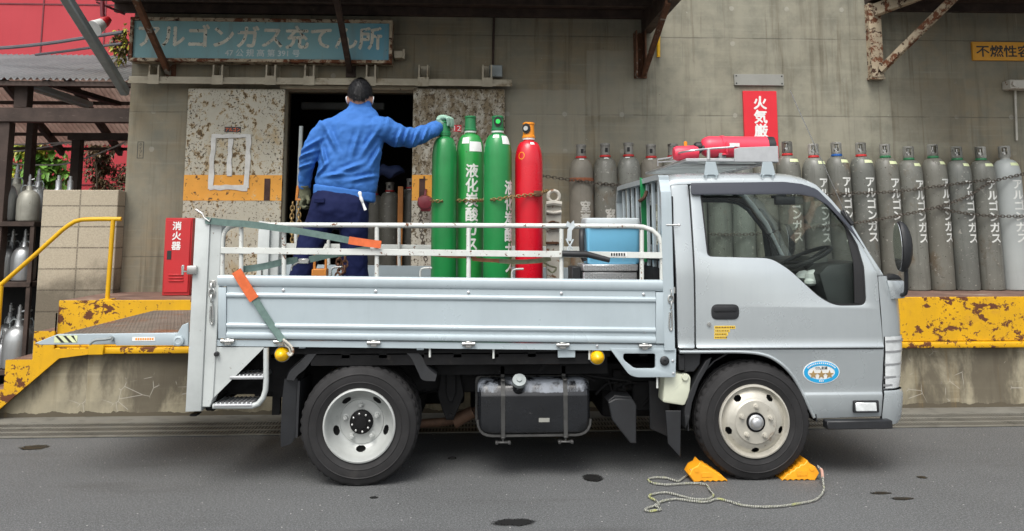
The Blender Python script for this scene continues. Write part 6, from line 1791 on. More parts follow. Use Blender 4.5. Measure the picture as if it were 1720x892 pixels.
c = P(1152, 262, Yq2); c.z = zk + .0135 + .052; a = c + Vector((-.085, 0, -.004)); b = c + Vector((.085, 0, .004))
L_ = (b - a).length; obj('body', along([(.012, -.004), (.042, .0), (.052, .02), (.052, L_ - .03), (.040, L_), (.01, L_ + .004)], a, b), 'pink', rc, 50)
m = MB(); m.lathe([(.012, 0), (.012, .03), (.008, .034)], c + Vector((.0, 0, .048)), seg=10); obj('cap', m, 'orange', rc)
m = MB(); m.tube(spl([c + Vector((.09, 0, 0)), c + Vector((.12, -.01, .03)), c + Vector((.13, 0, .05))], 4), .010, 8); obj('hose', m, 'black', rc)
tb = MB(); a, b = P(1104, 281, YT + .8), P(1128, 272, YT + .8); tb.box((a.x, YT + .78, zk + .0), (b.x + .05, YT + .9, zk + .05), .004); 
single('wire_basket', MB().tube([(PX(1105, 281, YT + .75), YT + .75, zk + .01), (PX(1105, 281, YT + .75), YT + .75, zk + .06), (PX(1150, 281, YT + .75), YT + .75, zk + .09)], .006, 6).tube([(PX(1105, 281, YT + .75), YT + .75, zk + .04), (PX(1150, 281, YT + .75), YT + .75, zk + .05)], .005, 6), 'alu', 'small bent wire frame at the rear edge of the roof rack', 'wire frame')

# ---------------------------------------------------------------- cylinders on the bed
ZB = PZ(700, 575, YT + .045) + .0
ZB = bpy.data.objects['bed_floor'].data.vertices[0].co.z + 0
zsB = max(v.co.z for v in bpy.data.objects['bed_floor'].data.vertices) + .002
def guard_bed(t, z, h, mt_, r, turn, lens=True):
    o = None
    m = MB(); m.lathe([(r * 1.12, z), (r * 1.12, z + .014), (r, z + .018), (r * .94, z + h * .55), (r * .92, z + h - .02), (r * 1.02, z + h - .016), (r * 1.02, z + h - .004), (r * .8, z + h)], seg=32)
    kill = []
    for f in m.bm.faces: pass
    o = obj('valve_guard', m, mt_, t)
    if lens:
        zc3 = z + h * .58; d = Vector((math.sin(turn), -math.cos(turn), 0)); c = d * (r * .90)
        m = MB(); m.tube([Vector((c.x, c.y, zc3)), Vector((c.x, c.y, zc3)) + d * .012], r * .70, 18, flat=(1.25, 1.0)); obj('guard_opening', m, 'dark', o)
        m = MB(); m.tube([Vector((c.x, c.y, zc3)) + d * .004, Vector((c.x, c.y, zc3)) + d * .020], r * .40, 12); obj('valve', m, 'chrome' if mt_ == 'orange' else 'greenbright', o)
    return o
MT['greenbright'] = mat('bright_green_valve', (.02, .55, .09), .35)
def bed_cyl(px, pneck, ptop, Y, dia, mt_, capm, label, txt=None, tang=.3, tz=None, th=None, turn=0, lens=True, cr=.045, labels=True, grp=None):
    x = PX(px, pneck, Y); r = dia / 2
    zn = PZ(px, pneck, Y) - zsB; zt = PZ(px, ptop, Y) - zsB
    t = thing('gas_cylinder', label, 'gas cylinder', (x, Y, zsB), 'cylinders standing on the truck bed')
    OFF[t.name] = Vector((0, 0, 0))
    obj('body', MB().lathe(shell(r, zn - .17, zn, .042), seg=48), mt_, t)
    obj('collar', MB().lathe([(.043, zn + .0105), (.047, zn + .014), (.047, zn + .026), (.040, zn + .028)], seg=24), 'white' if labels else capm, t)
    guard_bed(t, zn + .027, zt - zn - .027, capm, cr, turn, lens)
    if labels:
        for a0, a1, f0, f1 in labels:
            lb = MB(); rs = []
            for k in range(9):
                a = a0 + (a1 - a0) * k / 8; cc = []
                for j in range(4):
                    q = (f0 + (f1 - f0) * j / 3) * math.pi / 2; rr = .042 + (r - .042) * math.cos(q) ** .85 + .0015
                    cc.append((rr * math.sin(a), -rr * math.cos(a), zn - .17 + .17 * math.sin(q)))
                rs.append(cc)
            lb.rings(rs, False, False); obj('shoulder_label', lb, 'white', t)
    if txt:
        tm = text(txt, h=th, w=.098, bold=.030, ext=.0008, vertical=True); tm.move(Matrix.Translation((0, -.0006, tz - zsB))); wrap(tm, r, tang); obj('lettering', tm, 'stencil', t, 0)
    return t
Y1, Y2, Y3, Y4 = YT + 1.02, YT + 1.14, YT + .86, YT + .90
bed_cyl(747, 231, 203, Y1, .192, 'green', 'greencap', 'dark green gas cylinder under the gloved hand of the man', cr=.043, lens=False, labels=None)
bed_cyl(790, 226, 195, Y2, .218, 'greenold', 'greencap', 'lighter green cylinder with fully readable white characters, second from the man', '液化炭酸ガス', .15, (PZ(800, 278, Y2) + PZ(800, 418, Y2)) / 2, PZ(800, 276, Y2) - PZ(800, 418, Y2), lens=False, labels=[(-.7, -.1, .35, .6), (-.05, 1.0, .10, .42)])
bed_cyl(836, 226, 195, Y3, .214, 'green', 'greencap', 'green cylinder with a bright valve showing, beside the red cylinder', '液化炭酸ガス', .95, (PZ(855, 305, Y3) + PZ(855, 455, Y3)) / 2, PZ(855, 303, Y3) - PZ(855, 455, Y3), turn=.0, labels=[(-.5, .1, .6, .8), (.35, 1.1, .35, .72)])
rdc = bed_cyl(888, 238, 206, Y4, .212, 'redgas', 'orange', 'bright red gas cylinder with orange valve cap', turn=-.45, labels=[(.1, .5, .62, .76)])
c4 = rdc.location; zn4 = PZ(888, 238, Y4) - zsB
m = MB()
for k in range(26):
    a0, a1 = 2 * math.pi * k / 26, 2 * math.pi * (k + 1) / 26
    pts = []
    for a, q in ((a0, .021), (a1, .021), (a1, .027), (a0, .027)):
        u, v = -.62 + q * math.cos(a) / .105, zn4 - .115 + q * 1.1 * math.sin(a)
        fz = max(0, min(.999, (v - (zn4 - .17)) / .17)); qq = math.asin(fz); rr = .042 + (.106 - .042) * math.cos(qq) ** .85 + .002
        pts.append((rr * math.sin(u), -rr * math.cos(u), v))
    m.bm.faces.new([m.bm.verts.new(p) for p in pts])
obj('ring_mark', m, 'orange', rdc)
# chain round them
m = MB(); q = [P(724, 337, Y1 - .06), P(735, 338, Y1 - .115), P(770, 337, Y2 - .125), P(800, 337, Y2 - .135), P(830, 335, Y3 - .125), P(860, 331, Y3 - .115), P(885, 328, Y4 - .125), P(905, 325, Y4 - .115), P(922, 319, YT + 1.0)]
m.chain(spl(q, 6), .034, .0042, .021); single('chain', m, 'chainrust', 'brassy chain tied across the green and red cylinders on the truck', 'chain')
m = MB(); c = P(903, 326, Y4 - .125); m.box((c.x - .03, c.y - .015, c.z - .02), (c.x + .03, c.y + .01, c.z + .025), .008, 2); m.lathe([(.012, -.03), (.012, .03)], c + Vector((.03, 0, 0)), 'Y', 10); single('chain_hook', m, 'rust', 'rusty hook joining the chain in front of the red cylinder', 'hook')
# ring post
Yp = YT + 1.25
pt = obj('lashing_post', MB().box((PX(918, 400, Yp), Yp, zsB), (PX(941, 400, Yp), Yp + .05, PZ(930, 385, Yp)), .004).box((PX(917, 400, Yp), Yp - .02, PZ(930, 388, Yp)), (PX(943, 400, Yp), Yp + .07, PZ(930, 342, Yp)), .012, 2), 'dirtywhite', T)
m = MB(); c = P(930, 330, Yp + .02); m.tube([c + Vector((.045 * math.cos(a), .0, .045 * math.sin(a))) for a in [2 * math.pi * k / 20 for k in range(20)]], .015, 8, True); m.tube([P(918, 343, Yp - .03), P(930, 341, Yp - .035), P(943, 343, Yp - .03)], .022, 8); m.tube([P(918, 356, Yp - .03), P(930, 358, Yp - .035), P(943, 356, Yp - .03)], .014, 8); obj('lashing_ring', m, 'dirtywhite', pt)
m = MB(); m.tube(spl([P(x, y, Yp - .03) for x, y in ((938, 374), (928, 372), (921, 376), (922, 382), (930, 384), (940, 382))], 4), .007, 6); m.box(tuple(P(917, 410, Yp - .015)), tuple(P(943, 406, Yp - .001)), .002); obj('hook', m, 'rust', pt)
# cooler on the chequer plate box
Yb_ = YT + .62
bx = thing('chequer_box', 'silver chequer plate tool box on the truck bed under the cooler', 'tool box', (PX(1020, 460, Yb_), Yb_, zsB))
zt = PZ(1020, 444, Yb_); xa, xb = PX(980, 455, Yb_), PX(1070, 455, Yb_)
m = MB(); m.box((xa, Yb_, zsB), (xb, Yb_ + .30, zt - .055), .006); obj('body', m, 'alu', bx)
m = MB(); m.box((xa - .006, Yb_ - .008, zt - .05), (xb + .006, Yb_ + .31, zt), .006); ld_ = obj('lid', m, 'alu', bx)
m = MB()
for i in range(22):
    for j in range(4):
        x = xa + .01 + (xb - xa - .02) * i / 21; z = zt - .043 + j * .0115; s = .007 if (i + j) % 2 else -.007
        m.prism([(x - .006, z - s * .5 - .0015), (x + .006, z + s * .5 - .0015), (x + .006, z + s * .5 + .0015), (x - .006, z - s * .5 + .0015)], Yb_ - .0105, Yb_ - .0075)
    for j in range(9):
        x = xa + .01 + (xb - xa - .02) * i / 21; z = zt - .068 - j * .0125; s = .007 if (i + j) % 2 else -.007
        m.prism([(x - .006, z - s * .5 - .0015), (x + .006, z + s * .5 - .0015), (x + .006, z + s * .5 + .0015), (x - .006, z - s * .5 + .0015)], Yb_ - .003, Yb_ + .0005)
obj('tread_pattern', m, 'chrome', ld_, 0)
m = MB(); m.box((PX(962, 450, Yb_), Yb_ + .06, zsB), (xa - .012, Yb_ + .30, zt - .02), .006); single('black_case', m, 'black', 'narrow black case wedged beside the chequer plate box', 'case')
cz = zt + .0015; xa, xb = PX(986, 410, Yb_), PX(1076, 410, Yb_); zt2 = PZ(1030, 366, Yb_); zm = PZ(1030, 378, Yb_)
co = thing('cooler', 'scuffed light blue cooler box with grey white lid on the truck bed', 'cooler', ((xa + xb) / 2, Yb_ + .15, cz))
m = MB(); y0, y1 = Yb_ + .01, Yb_ + .29
m.rings([[(x, y, z) for x, y in [tuple(v) for v in rnd([(xa + i, y0 + i), (xb - i, y0 + i), (xb - i, y1 - i), (xa + i, y1 - i)], .035, 4)]] for z, i in ((cz, .012), (cz + .012, .004), (zm - .004, -.002))]); obj('body', m, 'cooler', co)
m = MB(); m.rings([[(x, y, z) for x, y in [tuple(v) for v in rnd([(xa + i, y0 + i), (xb - i, y0 + i), (xb - i, y1 - i), (xa + i, y1 - i)], .035, 4)]] for z, i in ((zm - .003, -.006), (zm + .008, -.010), (zt2 - .008, -.004), (zt2, .006))]); m.box((xa + .02, y0 - .018, zm - .02), (xb - .015, y0 - .006, zm + .006), .004); obj('lid', m, 'coolerlid', co)
m = MB(); m.tube(spl([(xa - .008, y0 + .14, zm - .005), (xa - .03, y0 + .05, zm - .06), (xa - .03, y0 + .03, zm - .20), (xa - .01, y0 + .03, zm - .26)], 5), .010, 8, flat=(1, 2)); obj('carry_strap', m, 'black', co)
# rubber baton and white ties on the middle rail
m = MB(); m.tube([P(944, 426, YT - .022), P(985, 427, YT - .024), P(1024, 437, YT - .026)], [.020, .020, .017], 10); single('rubber_hose', m, 'black', 'short black rubber hose tied along the middle rail in front of the cooler', 'hose')
a, b = P(1025, 431, YT - .011), P(1053, 424, YT - .011); m = MB(); m.box((a.x, YT - .0125, a.z), (b.x, YT - .0105, b.z)); lb_ = obj('rail_label', m, 'white', T, 0)
m = MB(); x = a.x + .004
for k in range(6): m.box((x + k * .0165, YT - .0135, a.z + .004), (x + k * .0165 + .011, YT - .0127, b.z - .004))
obj('print', m, 'blackink', lb_, 0)
m = MB(); m.ribbon([P(953, 381, YT - .006), P(956, 374, YT - .008), P(961, 373, YT - .006), P(962, 380, YT - .006), P(957, 386, YT - .008), P(956, 405, YT + .0)], (1, 0, .2), .03, .006); m.tube(spl([P(951, 401, YT - .01), P(957, 412, YT - .012), P(963, 402, YT - .01)], 4), .005, 6); m.tube(spl([P(957, 411, YT - .012), P(958, 417, YT - .012), P(952, 424, YT - .012), P(957, 412, YT - .012), P(962, 420, YT - .012)], 4), .004, 6); single('white_tie', m, 'coolerlid', 'off white cloth strap with plastic hook tied round the top rail', 'strap')
# ---------------------------------------------------------------- webbing straps
def strap(name, label, pts, Y, mt_, wd, endpts=None, endm=None, wdir=(0, 0, 1), twist=None):
    q = spl([P(x, y, Y if not isinstance(Y, list) else Y[i]) for i, (x, y) in enumerate(pts)], 6)
    t = thing(name, label, 'strap', q[0])
    m = MB(); m.ribbon(q, [Vector(wdir) for _ in q] if twist is None else twist(q), wd, .004); obj('webbing', m, mt_, t)
    if endpts:
        q = spl([P(x, y, (Y if not isinstance(Y, list) else Y[-1]) - .003) for x, y in endpts], 6); m = MB(); m.ribbon(q, [Vector(wdir) for _ in q], wd * 1.15, .009); obj('sleeve', m, endm, t)
    return t
s1 = strap('ratchet_strap', 'grey green webbing strap with brown orange sleeve stretched along the top rail', [(345, 370), (362, 372), (379, 374), (420, 377), (500, 388), (588, 404)], [YT - .03, YT - .03, YT - .03, YT - .026, YT - .024, YT - .022], 'teal', .042, [(586, 403.5), (612, 407.5), (640, 411)], 'orangeweb')
m = MB(); m.tube([P(331, 353, YT - .03), P(340, 359, YT - .03), P(343, 366, YT - .035), P(352, 372, YT - .035), P(354, 366, YT - .035)], .006, 8); m.tube([P(329, 352, YT - .03), P(340, 359, YT - .03)], .009, 8); obj('hook', m, 'chrome', s1)
s2 = strap('ratchet_strap', 'grey green strap with ratchet hanging behind the rear rails', [(404, 453), (440, 448), (476, 440), (500, 437)], YT + .05, 'teal', .042)
m = MB(); m.ribbon(spl([P(x, y, YT + .06) for x, y in ((520, 436), (555, 428), (590, 423), (622, 418))], 5), (0, 0, 1), .042, .004); obj('webbing', m, 'teal', s2)
m = MB(); a = P(506, 438, YT + .05); m.box((a.x - .02, a.y - .01, a.z - .02), (a.x + .05, a.y + .02, a.z + .015), .006); m.tube(spl([a, a + Vector((-.05, -.01, -.03)), a + Vector((-.06, 0, -.06))], 4), .006, 6); obj('ratchet', m, 'chrome', s2)
s3 = strap('ratchet_strap', 'orange ended strap hanging down the side gate to a lamp hook', [(427, 501), (440, 522), (455, 545), (466, 560), (475, 572)], [YT - .02, YT - .02, YT - .02, YT - .018, YT - .03], 'teal', .046, None, None, (1, 0, .6), lambda q: [Vector((1, .9 * math.sin(2.6 * i / len(q)), .55)) for i in range(len(q))])
m = MB(); m.ribbon(spl([P(x, y, YT - .024) for x, y in ((397, 455), (405, 468), (416, 486), (427, 503))], 5), (1, 0, .35), .062, .008); obj('sleeve', m, 'orangeweb', s3)
m = MB(); m.tube(spl([P(x, y, YT - .035) for x, y in ((475, 570), (482, 575), (490, 583), (492, 592), (487, 597), (483, 592))], 4), .008, 8); m.tube(spl([P(x, y, YT - .02) for x, y in ((476, 571), (480, 580), (486, 585), (488, 594))], 4), .006, 6); obj('hook', m, 'dirtywhite', s3)
s4 = strap('lashing_strap', 'brown sleeved olive strap drawn across the foot of the cylinders', [(722, 427), (750, 430), (800, 432)], YT + .03, 'brownweb', .02, [(793, 435), (815, 437), (838, 438)], 'brownweb')
m = MB(); m.ribbon(spl([P(x, y, YT + .03) for x, y in ((836, 438), (870, 440), (905, 438), (925, 434))], 5), (0, 0, 1), .03, .005); m.tube(spl([P(x, y, YT + .06) for x, y in ((925, 434), (910, 437), (922, 446), (934, 450), (928, 458), (920, 452))], 4), .006, 6); obj('webbing', m, 'gloveold', s4)
s5 = strap('green_strap', 'dark green strap looped over the guard frame behind the cab', [(1080, 300), (1081, 330), (1083, 380), (1085, 440)], [YT + .62, YT + .55, YT + .55, YT + .55], 'greencap', .05, None, None, (1, .4, 0))
m = MB(); m.tube(spl([P(1074, 338, YT + .53), P(1082, 332, YT + .50), P(1086, 322, YT + .53)], 4), .014, 8); obj('hook', m, 'exhaust', s5)
single('work_gloves', GLV, 'cloth', 'crumpled white work gloves on the dashboard inside the cab', 'gloves')
# ---------------------------------------------------------------- chocks and rope
def chock(px0, px1, flip, label):
    t = thing('wheel_chock', label, 'wheel chock', (PX((px0 + px1) / 2, 810, Yw), Yw + .09, 0), 'orange wheel chocks')
    x0, x1 = PX(px0, 812, Yw), PX(px1, 812, Yw)
    s = 1 if not flip else -1
    if flip: x0, x1 = x1, x0
    L = x1 - x0
    pts = [(x0, .055), (x0 + L * .10, .105), (x0 + L * .24, .125), (x0 + L * .30, .155), (x0 + L * .40, .122)]
    for i in range(1, 9): f = .42 + .56 * i / 9; pts.append((x0 + L * f, .115 * (1 - ((f - .42) / .58)) ** .9 + (.010 if i % 2 else 0) + .008))
    pts.append((x1, .012)); 
    n = 11
    for i in range(n): f = 1 - i / n * .82; pts.append((x0 + L * f, .010 if i % 2 else .0005))
    pts.append((x0 + L * .12, .0005))
    m = MB(); m.prism([(a, b * .80) for a, b in pts], Yw + .0, Yw + .13, .004); obj('body', m, 'chock', t)
    m = MB(); m.lathe([(.016, Yw - .004), (.016, Yw + .001)], (x0 + L * .2, 0, .075), 'Y', 12); m.box((min(x0 + L * .32, x0 + L * .6), Yw - .003, .03), (max(x0 + L * .32, x0 + L * .6), Yw - .0005, .06), .001); obj('moulding', m, 'chock', t)
    return t
chock(1158, 1222, False, 'worn orange yellow rubber chock behind the front wheel, rope on its left'); chock(1314, 1377, True, 'worn orange yellow rubber chock ahead of the front wheel')
def ropemat():
    t = NT('speckled_rope'); v = t.coord(False)
    wv = t.n('ShaderNodeTexWave'); t.l(v, wv.inputs['Vector']); wv.inputs['Scale'].default_value = 34; wv.inputs['Distortion'].default_value = 3; wv.inputs['Detail'].default_value = 1
    n = t.noise(v, 6, 3)
    c = t.mix(t.ramp(wv.outputs['Fac'], .35, .6), (.07, .075, .05), (.42, .42, .38)); c = t.mix(t.math('MULTIPLY', t.ramp(n, .52, .62), .6), c, (.36, .38, .08))
    t.l(c, t.b.inputs['Base Color']); t.b.inputs['Roughness'].default_value = .9; return t.m
MT['rope'] = ropemat()
def rope_pts(pts):
    q = spl([G(x, y, .011) for x, y in pts], 8); return q
path = [(1156, 797), (1147, 803), (1138, 808), (1120, 803), (1100, 802), (1089, 805), (1096, 811), (1120, 814), (1150, 812), (1175, 812), (1187, 815), (1192, 823), (1198, 832), (1188, 838), (1165, 838), (1140, 832), (1118, 827), (1096, 830), (1090, 834), (1100, 840), (1107, 847), (1098, 850), (1088, 853), (1083, 857), (1094, 858), (1110, 855), (1100, 849), (1112, 842), (1135, 838), (1160, 841), (1185, 843), (1205, 838), (1225, 842), (1245, 848), (1275, 851), (1310, 850), (1345, 845), (1370, 839), (1381, 829)]
q = rope_pts(path)
q = [Vector((PX(1162, 790, Yw), Yw + .02, .07))] + q + [G(1384, 822, .03), Vector((PX(1380, 800, Yw - .02), Yw - .03, .07)), Vector((PX(1376, 792, Yw), Yw + .02, .085))]
m = MB(); qq = resample(q, .012)
rs = []
for st in range(3):
    pts = []
    for i, p in enumerate(qq):
        t_ = (qq[min(i + 1, len(qq) - 1)] - qq[max(i - 1, 0)]).normalized(); u = t_.cross(Vector((0, 0, 1))).normalized(); v = u.cross(t_); a = i * .42 + st * 2.094
        pts.append(p + (u * math.cos(a) + v * math.sin(a)) * .0032)
    m.tube(pts, .0037, 5)
rp = single('rope', m, 'rope', 'speckled green white rope joining the two chocks on the asphalt', 'rope')
m = MB(); m.tube(qq[2:12], .009, 8); m.tube(qq[-14:-3], .009, 8); obj('rope_whipping', m, mat('pinkish_tape', (.5, .30, .24), .7), rp)
# loose tools by the feet of the man
m = MB(); a = P(533, 452, YT + .55); m.box((a.x - .04, a.y, zsB), (a.x + .06, a.y + .12, a.z), .006); m.tube([a + Vector((-.03, .05, 0)), a + Vector((-.03, .05, .13)), a + Vector((.05, .05, .13)), a + Vector((.05, .05, 0))], .010, 6); single('orange_tool', m, 'orangepost', 'small orange tool carrier on the bed by the feet of the man', 'tool')
m = MB(); m.chain(spl([P(572, 428, YT + .4), P(568, 448, YT + .42), P(575, 462, YT + .40), P(560, 462, YT + .45)], 5), .05, .007, .034); m.chain([P(580, 430, YT + .42), P(579, 464, YT + .42)], .05, .007, .034); single('rusty_chain', m, 'rust', 'heap of rusty chain hanging between the legs of the man', 'chain')
# ---------------------------------------------------------------- the man on the bed
YB = YT + .70
def Q(px, py, dy=0.0): return P(px, py, YB + dy)
def fuse(mb, vox, smooth=6, disp=0, dscale=.08, dstretch=None):
    me = bpy.data.meshes.new('tmp'); mb.bm.to_mesh(me); mb.bm.free()
    o = bpy.data.objects.new('tmp', me); COL.objects.link(o)
    r = o.modifiers.new('r', 'REMESH'); r.mode = 'VOXEL'; r.voxel_size = vox
    if smooth:
        s = o.modifiers.new('s', 'SMOOTH'); s.iterations = smooth; s.factor = .5
    if disp:
        tx = bpy.data.textures.new('cloth_folds', 'CLOUDS'); tx.noise_scale = dscale; tx.noise_depth = 2
        d = o.modifiers.new('d', 'DISPLACE'); d.texture = tx; d.strength = disp; d.mid_level = .5
    dgr = bpy.context.evaluated_depsgraph_get()
    m2 = bpy.data.meshes.new_from_object(o.evaluated_get(dgr))
    bpy.data.objects.remove(o)
    out = MB().mesh(m2); bpy.data.meshes.remove(m2)
    return out
def section(L, Rr, dep, dy, n=28, back=0.0):
    a, b = Q(*L), Q(*Rr); c = (a + b) / 2 + Vector((0, dy, 0)); h = (b - a) / 2
    out = []
    for k in range(n):
        t = 2 * math.pi * k / n
        e = .86
        cs, sn = math.cos(t), math.sin(t)
        cs = math.copysign(abs(cs) ** e, cs); sn = math.copysign(abs(sn) ** e, sn)
        out.append(c + h * cs + Vector((0, dep * sn, 0)))
    return out
man = thing('person', 'man in blue work jacket and navy trousers seen from behind, gripping a green cylinder', 'person', (PX(575, 545, YB), YB, zsB))
floor = zsB
la, ra = Vector((Q(488, 500).x, YB + .02, floor + .09)), Vector((Q(600, 500).x, YB + .05, floor + .09))
lk, rk_ = Q(518, 420, -.02), Q(595, 428, .02)
# body under the clothes
m = MB()
hc = Q(605, 160, .03)
m.rings([section((545, 312), (615, 322), .08, 0.02), section((550, 270), (620, 275), .085, .02), section((556, 225), (628, 228), .08, .02), section((572, 206), (626, 207), .055, .03), section((594, 188), (615, 188), .045, .035), section((592, 170), (617, 170), .052, .03)])
m.sphere(hc, 1, 24, (.082, .096, .114)); m.sphere(hc + Vector((.0, .045, -.055)), 1, 16, (.058, .06, .062))
m.sphere(hc + Vector((0, .098, -.012)), 1, 10, (.014, .022, .024))
for s in (-1, 1): m.sphere(hc + Vector((s * .088, .000, -.038)), 1, 10, (.014, .020, .032))
arm_l = [Q(551, 213), Q(530, 238), Q(518, 265, -.02), Q(513, 292, .04), Q(512, 316, .09)]
arm_r = [Q(640, 214), Q(666, 227, .05), Q(693, 231, .12), Q(716, 223, .22), Q(736, 213, .31)]
m.tube(arm_l, [.042, .04, .036, .032, .028], 12); m.tube(arm_r, [.042, .04, .036, .032, .028], 12)
m.sphere(arm_l[-1] + Vector((0, .02, -.03)), .034, 10); m.sphere(arm_r[-1] + Vector((.03, .02, .01)), .034, 10)
m.tube([Q(549, 350), lk, la], [.06, .05, .04], 12); m.tube([Q(594, 350), rk_, ra], [.06, .05, .04], 12)
m.rings([section((545, 316), (605, 322), .08, 0), section((545, 365), (600, 368), .07, 0)])
body = obj('body', fuse(m, .009, 4), 'skin', man, 60)
m = MB()
for s in (-1, 1): m.sphere(hc + Vector((s * .03, .088, .004)), .011, 10)
obj('eyes', m, 'dark', body, 60)
# jacket
m = MB()
S = [((531, 313), (628, 328), .112), ((529, 307), (632, 321), .124), ((530, 296), (634, 309), .134), ((534, 275), (636, 284), .134), ((538, 250), (641, 252), .132), ((539, 228), (645, 230), .130), ((541, 210), (650, 212), .122), ((552, 199), (644, 201), .102), ((569, 189), (633, 189), .084), ((583, 181), (625, 181), .072), ((587, 172), (622, 173), .064)]
m.rings([section(a, b, d, .02 if i < 7 else .03) for i, (a, b, d) in enumerate(S)])
m.tube(spl(arm_l, 4), [.078 - .0022 * i for i in range(15)] + [.047, .044], 18)
ar = spl(arm_r, 4); m.tube(ar, [.094 - .0025 * i + .006 * math.sin(i * 1.9) for i in range(len(ar) - 2)] + [.052, .046], 18)
m.sphere(arm_l[0] + Vector((.02, 0, -.01)), .080, 14); m.sphere(arm_r[0] + Vector((-.015, 0, -.012)), .098, 14)
jm = fuse(m, .0085, 5, .022, .07)
rgj = random.Random(5)
folds = [(Q(x, y), Vector((dx, 0, dz)).normalized(), wd, a) for x, y, dx, dz, wd, a in ((560, 235, .5, -1, .016, .010), (545, 262, .3, -1, .014, .009), (600, 245, -.25, -1, .016, .007), (625, 240, -.6, -1, .014, .010), (635, 262, -.5, -1, .014, .009), (590, 285, .9, .35, .014, .008), (570, 295, 1, .1, .012, .007), (615, 300, .9, .2, .012, .008), (540, 288, .7, .7, .012, .008), (668, 240, .3, 1, .012, .010), (682, 232, .25, 1, .010, .009), (697, 232, .3, 1, .010, .009), (712, 226, .3, 1, .009, .007), (514, 262, 1, .4, .011, .009), (512, 280, 1, .3, .011, .008), (524, 245, 1, .6, .012, .008))]
def foldfn(c):
    dn_ = 0
    for p, d, wd, a in folds:
        r = Vector((c.x - p.x, 0, c.z - p.z)); al = r.dot(d); pr = (r - d * al); q = pr.length
        dn_ += a * math.exp(-(q / wd) ** 2) * math.exp(-(al / .085) ** 2) - .5 * a * math.exp(-((q - wd * 1.9) / wd) ** 2) * math.exp(-(al / .085) ** 2)
    return (c.x, c.y + (-dn_ * 2.9 if c.y < YB + .25 else 0), c.z)
jm.warp(foldfn)
jk = obj('jacket', jm, 'jacket', man, 70)
m = MB(); m.rings([section(a, b, d, .02) for a, b, d in (((527, 327), (627, 341), .106), ((525, 325), (630, 339), .120), ((526, 311), (631, 325), .124), ((529, 309), (629, 323), .116))])
wb = fuse(m, .008, 2, .006, .03); obj('waistband', wb, 'jacket', jk, 70)
m = MB(); m.rings([section(a, b, d, .03) for a, b, d in (((585, 183), (624, 184), .072), ((585, 178), (624, 179), .070), ((587, 169), (622, 170), .064), ((589, 168.5), (620, 169.5), .060), ((590, 176), (619, 176), .058))]); obj('collar', m, 'jacket', jk, 60)
m = MB(); ys = [Q(x, y, -.116 - .0) for x, y in ((556, 206), (580, 207), (604, 208), (630, 208), (645, 208))]; 
# trousers
m = MB()
m.rings([section((529, 318), (622, 330), .112, .01), section((524, 335), (620, 343), .128, .0), section((520, 352), (619, 358), .132, -.005), section((522, 372), (618, 376), .115, 0), section((540, 384), (610, 386), .08, 0)])
m.tube(spl([Q(549, 352), Q(533, 385, -.005), lk, lk.lerp(la, .5) + Vector((0, .0, 0)), la + Vector((0, 0, -.03))], 4), [.122, .117, .112, .107, .102, .098, .095, .093, .092, .091, .09, .09, .09, .09, .09, .09, .09], 18)
m.tube(spl([Q(594, 356), Q(594, 388, .0), rk_, rk_.lerp(ra, .5) + Vector((0, .0, 0)), ra + Vector((0, 0, -.03))], 4), [.114, .112, .110, .108, .105, .102, .1, .099, .098, .097, .096, .095, .094, .093, .092, .09, .09], 18)
tm_ = fuse(m, .009, 5, .018, .075)
tr_ = obj('trousers', tm_, 'trouser', man, 70)
m = MB()
for a, b in (((527, 333), (545, 341)),):
    v0, v1 = Q(a[0], b[1], -.138), Q(b[0], a[1], -.138); m.box((v0.x, YB - .134, v0.z), (v1.x, YB - .112, v1.z), .004)
obj('pocket_flap', m, 'trouser', tr_)
m = MB(); m.tube(spl([Q(604, 322, -.14), Q(606, 332, -.145), Q(609, 340, -.145)], 5), [.009, .013, .014, .012, .010, .011, .013, .012, .011, .010, .008], 10); m.tube([Q(609, 340, -.142), Q(614, 353, -.14)], [.008, .011], 8); obj('hanging_cloth', m, 'mask', tr_, 60)
# shoes
for a in (la, ra):
    m = MB(); m.sphere((a.x, a.y + .05, floor + .045), 1, 16, (.05, .14, .055)); m.sphere((a.x, a.y - .02, floor + .06), 1, 14, (.045, .06, .06)); m.warp(lambda c: (c[0], c[1], max(c[2], floor + .001))); obj('shoe', m, 'black', man, 60)
# hair
m = MB(); m.sphere(hc + Vector((0, -.004, .010)), 1, 32, (.091, .104, .114))
kill = [v for v in m.bm.verts if v.co.z < hc.z - .060 + max(0, (v.co.y - hc.y)) * .9 + .040 * (abs(v.co.x - hc.x) / .085) ** 3]
bmesh.ops.delete(m.bm, geom=kill, context='VERTS')
bmesh.ops.subdivide_edges(m.bm, edges=m.bm.edges[:], cuts=2, use_grid_fill=True)
rgh = random.Random(2)
for v in m.bm.verts: v.co += (v.co - hc).normalized() * rgh.uniform(-.0012, .0018)
base = [(v.co.copy(), (v.co - hc).normalized()) for v in m.bm.verts]
bmesh.ops.solidify(m.bm, geom=m.bm.faces[:], thickness=.012)
for i in range(2600):                    # short strands lying down and outwards
    p, n_ = rgh.choice(base); p = p + Vector((rgh.uniform(-.004, .004), rgh.uniform(-.004, .004), rgh.uniform(-.004, .004)))
    dn_ = Vector((0, 0, -1)); tn = (dn_ - n_ * dn_.dot(n_)); tn = tn.normalized() if tn.length > .05 else Vector((rgh.uniform(-1, 1), -1, 0)).normalized()
    d = (tn * 1.0 + n_ * rgh.uniform(.12, .5) + Vector((rgh.uniform(-.3, .3), rgh.uniform(-.3, .3), 0))).normalized(); sd = d.cross(n_).normalized() * .0016; L_ = rgh.uniform(.012, .022)
    m.bm.faces.new([m.bm.verts.new(p - sd), m.bm.verts.new(p + sd), m.bm.verts.new(p + d * L_)])
obj('hair', m, 'hair', man, 30)
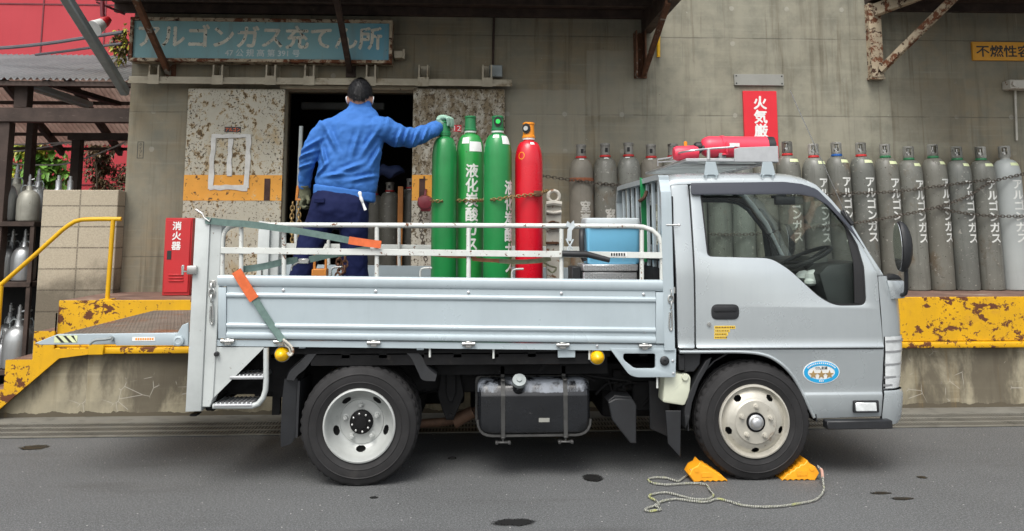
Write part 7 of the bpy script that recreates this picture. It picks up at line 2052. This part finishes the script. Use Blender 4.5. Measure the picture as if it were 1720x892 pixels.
m = MB(); m.sphere(hc + Vector((0, .062, -.050)), 1, 18, (.062, .06, .052)); kill = [v for v in m.bm.verts if v.co.y < hc.y + .05]; bmesh.ops.delete(m.bm, geom=kill, context='VERTS')
for s in (-1, 1): m.tube(spl([hc + Vector((s * .056, .07, -.035)), hc + Vector((s * .082, .03, -.012)), hc + Vector((s * .099, -.004, -.012)), hc + Vector((s * .099, -.018, -.036)), hc + Vector((s * .088, .01, -.064)), hc + Vector((s * .055, .07, -.06))], 4), .0035, 6)
obj('face_mask', m, 'mask', man, 60)
# gloves
ctop = Vector((PX(747, 203, Y1), Y1, PZ(747, 203, Y1)))
m = MB(); wr = arm_r[-1]
pc = ctop + Vector((-.004, -.012, .016))
m.tube([wr + (wr - arm_r[-2]).normalized() * -.03, wr, wr.lerp(pc, .5) + Vector((0, 0, .012))], [.040, .038, .042], 14)
m.sphere(pc + Vector((-.008, 0, .004)), 1, 16, (.052, .046, .026))
for i, (ang, ln) in enumerate(((20, .052), (-8, .058), (-36, .054), (-62, .045))):
    d = Vector((math.cos(R(ang)), math.sin(R(ang)), 0)); k0 = pc + d * .034 + Vector((0, 0, .006)); k1 = pc + d * .062 + Vector((0, 0, -.006)); k2 = ctop + d * .064 + Vector((0, 0, -.028)); k3 = ctop + d * .058 + Vector((0, 0, -.028 - ln * .45))
    m.tube([k0, k1, k2, k3], [.0155, .0145, .0135, .0115], 10)
d = Vector((math.cos(R(215)), math.sin(R(215)), 0)); m.tube([pc + d * .03, pc + d * .058 + Vector((0, 0, -.012)), ctop + d * .058 + Vector((0, 0, -.03)), ctop + d * .054 + Vector((.004, 0, -.055))], [.017, .016, .014, .012], 10)
obj('glove', fuse(m, .0045, 3), 'glove', man, 70)
m = MB(); wl_ = arm_l[-1]; pc = wl_ + Vector((.002, .012, -.055))
m.tube([wl_ + Vector((0, -.02, .03)), wl_ + Vector((0, 0, -.008)), pc], [.043, .040, .044], 14); m.sphere(pc, 1, 16, (.040, .048, .050))
for i in range(4):
    o_ = Vector((-.012 + .004 * i, -.036 + i * .024, -.03)); k = pc + o_; m.tube([k, k + Vector((-.012, 0, -.040)), k + Vector((.010, .002, -.062)), k + Vector((.030, .004, -.048))], [.0145, .0138, .0125, .011], 10)
m.tube([pc + Vector((.02, -.03, -.01)), pc + Vector((.036, -.046, -.035)), pc + Vector((.030, -.040, -.064))], [.016, .014, .012], 10)
obj('glove', fuse(m, .005, 3), 'gloveold', man, 70)
m = MB(); m.tube([arm_r[-2].lerp(arm_r[-1], .62), arm_r[-1] + (arm_r[-1] - arm_r[-2]).normalized() * .004], [.058, .052], 18); obj('cuff', fuse(m, .006, 3, .006, .03), 'jacket', jk, 70)
